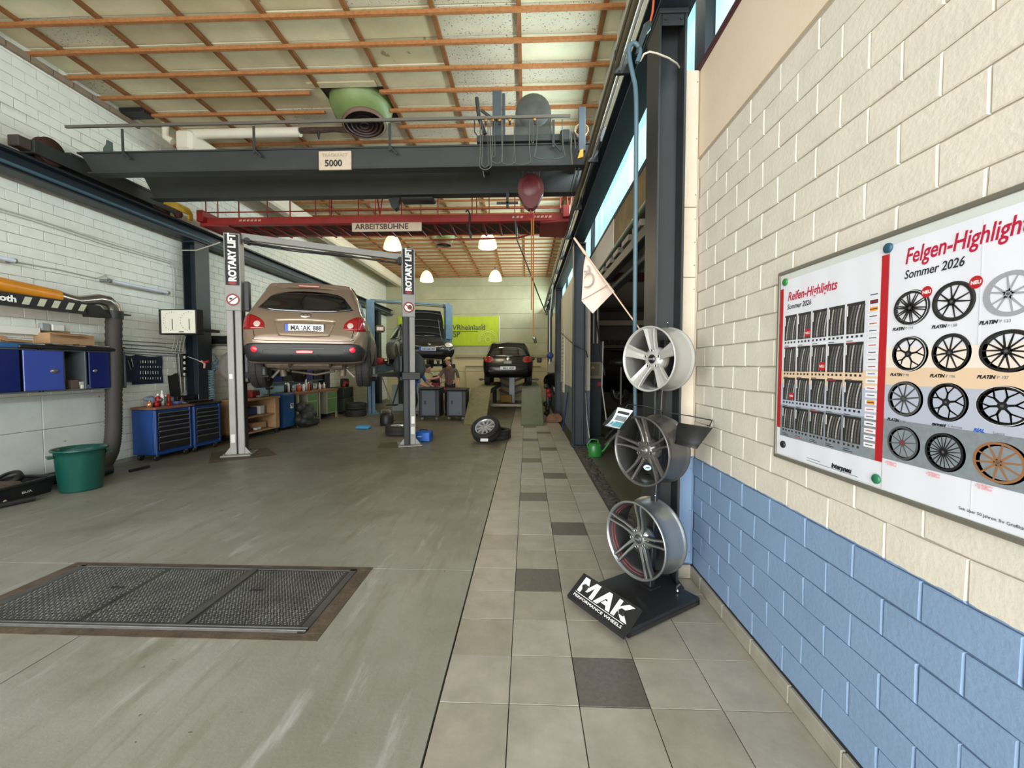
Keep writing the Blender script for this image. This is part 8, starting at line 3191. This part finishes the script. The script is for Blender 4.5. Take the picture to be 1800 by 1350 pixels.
# ================================================================ HOSE, FLAG AND SMALL THINGS AT THE OPENING
t = thing('hanging_hose', 'blue grey air hose looped on a hook beside the near column', 'hose', PY(1117, 640, 2.85))
HOS = mat('hose_blue', (74, 100, 112), 0.5)
Yh = 2.72
pts = [PY(1122, 148, Yh), PY(1110, 118, Yh), PY(1105, 98, Yh), PY(1106, 82, Yh), PY(1113, 77, Yh), PY(1122, 81, Yh), PY(1124, 92, Yh), PY(1118, 108, Yh)]
q = MB()
seg = [PY(1120, 110, Yh), PY(1125, 92, Yh), PY(1121, 80, Yh), PY(1113, 76, Yh), PY(1106, 84, Yh), PY(1107, 105, Yh), PY(1112, 130, Yh), PY(1117, 155, Yh), PY(1118.5, 200, Yh), PY(1118, 300, Yh + 0.05), PY(1117, 420, Yh + 0.1), PY(1116, 560, Yh + 0.2), PY(1116, 645, Yh + 0.3), PY(1117, 735, Yh + 0.35)]
pts = smooth_rows([list(p) for p in seg], 5)
q.tube([Vector(p) for p in pts], 0.014, HOS, n=10)
q.build('hose', t, world=True)
q = MB()
q.tube([PY(1120, 96, Yh), PY(1128, 70, Yh), PY(1137, 46, Yh), PY(1142, 40, Yh)], [0.012, 0.018, 0.022, 0.015], mat('snap_hook', (70, 76, 80), 0.4, 0.4), n=8)
q.tube([PY(1134, 62, Yh), PY(1142, 52, Yh), PY(1142, 44, Yh)], 0.008, CHROME, n=6)
q.build('snap_hook', t, world=True)
q = MB()
q.tube([PY(1142, 42, Yh), PY(1147, 22, Yh), PY(1151, -20, Yh)], 0.007, mat('cord_orange', (190, 84, 50), 0.6), n=6)
q.build('cord', t, world=True)
q = MB()
q.tube([PY(1125, 108, 2.75), PY(1132, 95, 2.72), PY(1142, 91, 2.72), PY(1155, 94, 2.74), PY(1175, 102, 2.78), PY(1190, 112, 2.85), PY(1199, 126, 2.93)], 0.006, mat('cable_pale', (206, 198, 184), 0.5), n=8)
q.build('pale_cable', label='pale cable arching from the hose hook to the cream pier', cat='cable')

Yf = 3.35
t = thing('flag', 'off-white flag with grey rings on a slanting pole at the opening', 'flag', PY(1050, 500, Yf))
q = MB()
a, b_ = PY(1009, 418, Yf), PY(1127, 582, Yf - 0.1)
d_ = (b_ - a).normalized()
q.tube([a, a + d_ * 0.12, a.lerp(b_, 0.16), a.lerp(b_, 0.2), b_], [0.008, 0.011, 0.013, 0.006, 0.006], mat('flag_pole', (210, 180, 156), 0.5), n=8)
q.build('pole', t, world=True)
FL = mat('flag_cloth', (214, 196, 182), 0.8, noise=(5, 0.05), bump=(25, 0.3))
outl = [(1029.5, 446), (1080, 512), (1042, 551), (1022.5, 529)]
q = MB()
nu, nv = 10, 12
Af, Bf, Cf, Df = [Vector((*p, 0)) for p in outl]
vs = []
for j in range(nv + 1):
    f = j / nv
    for i in range(nu + 1):
        u = i / nu
        # left edge falls from the pole tip down, right edge follows the pole
        L0 = Vector((1029.5 - 2.5 * min(1, f * 4) - (4.5 * f), 446 + 83 * f, 0))
        R0 = Af.lerp(Bf, min(1, f * 1.0))
        if f > 0.999:
            pass
        p = L0.lerp(R0, u)
        low = Df.lerp(Cf, min(1, u * 2)) if u < 0.5 else Cf.lerp(Bf, (u - 0.5) * 2)
        g = max(0, f - 0.55) / 0.45
        base_low = Vector((1022.5, 529, 0)).lerp(Af.lerp(Bf, 1), u)
        p = p + (low - base_low) * g
        dep = Yf + 0.006 + 0.018 * math.sin(u * 5 + f * 2) * (0.3 + f)
        vs.append(PY(p.x, p.y, dep))
fs = [(j * (nu + 1) + i, j * (nu + 1) + i + 1, (j + 1) * (nu + 1) + i + 1, (j + 1) * (nu + 1) + i) for j in range(nv) for i in range(nu)]
n = len(vs)
q.add(vs + [p + Vector((0, 0.003, 0)) for p in vs], fs + [tuple(i + n for i in f[::-1]) for f in fs], FL, True)
clo = q.build('cloth', t, world=True)
q = MB()
RG_ = mat('flag_grey', (168, 160, 152), 0.8)
yr = Yf - 0.022
for (cx, cy, rx, a0, a1) in ((1029, 491, 14.0, -1.75, 1.75), (1026, 474, 9.5, -1.2, 0.9)):
    pts = [PY(cx + rx * math.cos(-t_), cy + rx * math.sin(-t_) * 0.98, yr) for t_ in [a0 + (a1 - a0) * i / 18 for i in range(19)]]
    q.tube(pts, 0.0065, RG_, n=5)
q.tube([PY(1027, 489, yr), PY(1035, 478, yr)], 0.004, RG_, n=5)
q.tube([PY(1023, 527, yr), PY(1045, 515, yr), PY(1071, 499, yr)], 0.003, mat('flag_seam', (176, 150, 132), 0.8), n=4)
q.build('ring_print', clo, world=True)
# cable swag at the second column
q = MB()
q.tube([PY(984, 595 - 12, 11.8), PY(1000, 598, 9.5), PY(1010, 607, 7.7), PY(1030, 617, 7.6), PY(1033, 628, 7.7)], 0.012, BLACK, n=6)
q.build('black_cable', label='black cable strung from the third to the second right column', cat='cable')
q = MB()
for (pa, ya, pb, yb_) in ((966, 545, 966, 640), (972, 500, 966, 560)):
    q.tube([PY(pa, ya, 11.9), PY(pb, yb_, 11.9)], 0.02, CON, n=6)
q.ball(tuple(PY(967, 625, 11.8)), 0.10, mat('reel_blue', (30, 50, 110), 0.5), 10)
q.cbox(PY(962, 655, 11.9), PY(975, 636, 12.0), mat('box_beige', (120, 112, 90), 0.6), 0.01)
q.build('service_pipe', label='service pipes with a blue drum beside the third right column', cat='pipe')
q = MB()
a = PZ(966, 720, 0.0)
random.seed(4)
for i in range(7):
    q.ball((0.62 + random.uniform(-.08, .08), 12.2 + random.uniform(-.1, .1), 0.15 + 0.13 * i), 0.08, RED if i in (4, 5) else BLACK, 8)
q.cyl((0.62, 12.2, 0), (0.62, 12.2, 0.9), 0.06, STEEL, n=10)
q.build('hose_reel', label='floor stand with red and black hoses before the third right column', cat='stand')

# things leaning on the far partition
q = MB()
q.tube([PZ(989, 757, 0.02), PX(998, 690, 0.99)], 0.018, mat('broom_blue', (30, 44, 90), 0.5), n=8)
q.build('blue_pole', label='dark blue pole leaning on the pale partition wall', cat='pole')
q = MB()
a, b_ = PX(991, 690, 1.0), PX(996, 555, 1.0)
q.box((0.99, a.y, a.z), (1.02, a.y + 0.5, b_.z - 0.3), mat('louvre_white', (200, 198, 184), 0.6))
for i in range(16):
    z = a.z + 0.05 + i * (b_.z - 0.35 - a.z) / 16
    q.box((0.975, a.y, z), (0.99, a.y + 0.5, z + 0.02), mat('louvre_line', (150, 148, 138), 0.6))
q.build('louvre_panel', label='white louvred panel on the pale partition wall', cat='panel')
q = MB()
q.cbox((0.96, 8.1, 0.0), (1.02, 8.9, 1.12), mat('sheet_blue_grey', (112, 124, 130), 0.5, noise=(4, 0.15)), 0.006)
q.build('sheet', label='blue grey sheet leaning at the foot of the pale partition', cat='sheet')

# ================================================================ SIDE BAY
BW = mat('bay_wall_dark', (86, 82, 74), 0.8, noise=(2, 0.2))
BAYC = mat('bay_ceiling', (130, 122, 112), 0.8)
q = MB()
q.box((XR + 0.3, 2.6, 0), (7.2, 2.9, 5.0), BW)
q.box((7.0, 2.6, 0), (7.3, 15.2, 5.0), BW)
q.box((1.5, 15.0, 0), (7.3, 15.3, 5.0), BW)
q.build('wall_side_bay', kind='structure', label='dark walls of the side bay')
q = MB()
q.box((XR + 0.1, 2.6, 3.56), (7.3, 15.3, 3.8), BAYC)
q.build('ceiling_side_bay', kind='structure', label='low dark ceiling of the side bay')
# red beam and pale band inside
q = MB()
a, b_ = PY(1040, 495, 8.2), PY(1130, 480, 8.2)
q.cbox((1.25, 8.15, a.z), (6.9, 8.3, b_.z), mat('beam_maroon', (76, 32, 32), 0.6), 0.006)
q.build('red_beam', label='dark red steel beam crossing the side bay', cat='beam')
q = MB()
a, b_ = PY(1060, 568, 14.0), PY(1125, 540, 14.0)
q.cbox((1.4, 14.0, PY(1080, 562, 14).z), (6.9, 14.1, PY(1080, 548, 14).z), mat('beam_dark', (52, 44, 36), 0.6), 0.006)
q.cbox((1.4, 13.98, PY(1080, 572, 14).z), (6.9, 14.1, PY(1080, 563, 14).z), mat('band_pale', (140, 132, 116), 0.6), 0.006)
q.build('wall_rail', label='pale and dark rail along the back of the side bay', cat='rail')
q = MB()
p = PY(1060, 606, 14.8)
text(q, 'TUNDEL', 0.26, INK, T(p.x, 14.96, p.z) @ RX(PI / 2), off=0.004, sx=1.1, ext=0.01)
q.build('wall_letters', label='dark capital letters on the back wall of the side bay', cat='lettering')
q = MB()
q.cbox((PY(1062, 655, 14.6).x, 14.6, PY(1070, 655, 14.6).z), (PY(1130, 655, 14.6).x, 14.95, PY(1070, 612, 14.6).z), mat('cupboard_black', (24, 22, 20), 0.6), 0.02)
q.cbox((PY(1058, 655, 14.6).x, 14.55, PY(1070, 612, 14.6).z), (PY(1130, 655, 14.6).x, 14.95, PY(1070, 607, 14.6).z), mat('shelf_taupe', (96, 88, 76), 0.6), 0.01)
q.build('cupboard', label='black cupboard under the letters in the side bay', cat='cupboard')
# lift post with control box
t = thing('lift_post', 'dark lift post with a beige control box in the side bay', 'car lift', PZ(1045, 768, 0))
lx, ly = 1.47, 8.95
q = MB()
q.cbox((lx - 0.13, ly, 0), (lx + 0.13, ly + 0.22, 2.05), STEELB, 0.01)
q.cbox((lx - 0.08, ly + 0.05, 2.05), (lx + 0.08, ly + 0.2, 3.5), BLACK, 0.01)
q.cbox((lx - 0.25, ly - 0.1, 0), (lx + 0.25, ly + 0.3, 0.02), STEELB, 0.004)
q.build('post', t, world=True)
q = MB()
for dx in (-0.05, 0.03):
    q.tube([(lx + dx, ly - 0.02, 2.0), (lx + dx, ly - 0.02, 3.5)], 0.018, CON, n=8)
q.build('pipe', t, world=True)
q = MB()
a, b_ = PY(1032, 666, ly - 0.12), PY(1057, 636, ly - 0.12)
q.cbox((a.x, ly - 0.12, a.z), (b_.x, ly, b_.z), mat('control_beige', (128, 120, 96), 0.5), 0.01)
cb = q.build('control_box', t, world=True)
q = MB()
q.cbox((a.x + 0.04, ly - 0.125, a.z + 0.07), (b_.x - 0.04, ly - 0.119, b_.z - 0.04), mat('control_label', (96, 90, 70), 0.5), 0.002)
q.prism([(a.x + 0.08, b_.z - 0.14), (a.x + 0.16, b_.z - 0.14), (a.x + 0.12, b_.z - 0.07)], ly - 0.13, ly - 0.124, mat('warn_yellow', (190, 160, 60), 0.5), FM)
q.build('warning_label', cb, world=True)
for px in (1034, 1053):
    q = MB()
    p = PY(px, 675, ly - 0.1)
    q.cyl((p.x, ly - 0.12, p.z), (p.x, ly - 0.06, p.z), 0.045, RED, n=14)
    q.build('red_button', cb, world=True)
q = MB()
q.tube([PY(1060, 600, 8.6), PY(1058, 680, 8.6), PY(1066, 740, 8.6)], 0.014, CON, n=6)
q.tube([PY(1029, 690, 7.95), PY(1032, 740, 7.95), PY(1036, 770, 7.95)], 0.012, CON, n=6)
q.tube([PY(1048, 560, 8.8), PY(1056, 620, 8.6), PY(1063, 660, 8.6)], 0.014, BLACK, n=6)
q.build('cable', t, world=True)
t = thing('work_stool', 'thin upright stand with a dark head in the side bay', 'stand', (2.2, 9.8, 0))
q = MB()
q.tube([(0, 0, 0), (0, 0, 1.5)], 0.02, GREYM, n=8)
q.lathe([(0, 0), (.25, 0), (.25, .04), (0, .05)], BLACK, 16)
q.ball((0, 0, 1.6), .22, BLACK, 12, sc_=(1.3, 1, .5))
q.build('stem', t)
t = thing('folding_rack', 'dark slanting rack with black bins in the side bay entrance', 'rack', (1.5, 7.3, 0))
q = MB()
q.tube([(-.15, -.1, .25), (.35, .1, .75)], 0.03, BLACK, n=6)
q.tube([(-.1, .1, .1), (.5, .3, .65)], 0.03, GREYM, n=6)
q.cbox((.1, 0, .0), (.7, .5, .45), BLACK, 0.03)
q.cbox((.2, .1, .45), (.6, .5, .80), mat('bin_dark', (32, 34, 36), 0.6), 0.03)
q.build('frame', t)
# green watering can
wc_ = PZ(1045, 803, 0)
t = thing('watering_can', 'green plastic watering can at the foot of the second column', 'watering can', (1.14, 6.95, 0))
GC = mat('can_green', (40, 124, 52), 0.4, coat=0.2)
q = MB()
q.lathe([(0, 0.0), (.105, 0.0), (.115, .02), (.11, .18), (.09, .22), (.05, .235), (.045, .225)], GC, 20, T() @ Matrix.Diagonal((1, .8, 1, 1)))
q.build('tank', t)
q = MB()
q.tube([(.08, 0, .05), (.16, 0, .12), (.24, 0, .235)], [.028, .018, .014], GC, n=10)
q.build('spout', t)
q = MB()
q.tube([(-.09, 0, .10), (-.13, 0, .20), (-.06, 0, .29), (.05, 0, .28), (.06, 0, .22)], .012, GC, n=8)
q.build('handle', t)
q = MB()
q.lathe([(0, 0), (.05, 0), (.055, .12), (.03, .14), (0, .15)], mat('jug_grey', (150, 152, 146), 0.3), 14)
q.build('grey_jug', label='small grey jug standing behind the watering can', cat='jug', loc=(1.12, 7.2, 0))
q = MB()
q.cbox((0, 0, 0), (.3, .2, .12), BLACK, 0.03)
q.build('black_tray', label='black tray on the side bay floor right of the watering can', cat='tray', loc=(1.35, 5.6, 0))
# roller door box over the opening
t = thing('roller_door', 'rolled up door with rusty box and dark guide rails over the opening', 'roller door', (1.2, 4.5, 3.1))
q = MB()
q.cbox((XR - 0.02, 3.12, 3.08), (XR + 0.5, 5.72, 3.50), mat('rust_green', (124, 104, 66), 0.7, noise=(3, 0.45)), 0.01)
q.build('box', t, world=True)
q = MB()
q.tube([(XR - 0.03, 3.12, 3.10), (XR - 0.03, 7.75, 3.02)], 0.03, mat('rail_green', (70, 88, 70), 0.5), n=8)
for i in range(9):
    y = 3.3 + i * 0.5
    q.cbox((XR - 0.05, y, 2.93), (XR + 0.02, y + 0.32, 3.0), mat('roller_grey', (104, 100, 90), 0.5, noise=(8, 0.5)), 0.006)
q.build('slat_edge', t, world=True)
q = MB()
q.cbox((XR - 0.04, 3.1, 2.78), (XR + 0.06, 7.78, 2.90), BLACK, 0.01)
q.cbox((XR + 0.1, 3.1, 2.68), (XR + 0.22, 7.78, 2.76), STEEL, 0.01)
q.build('guide_rail', t, world=True)
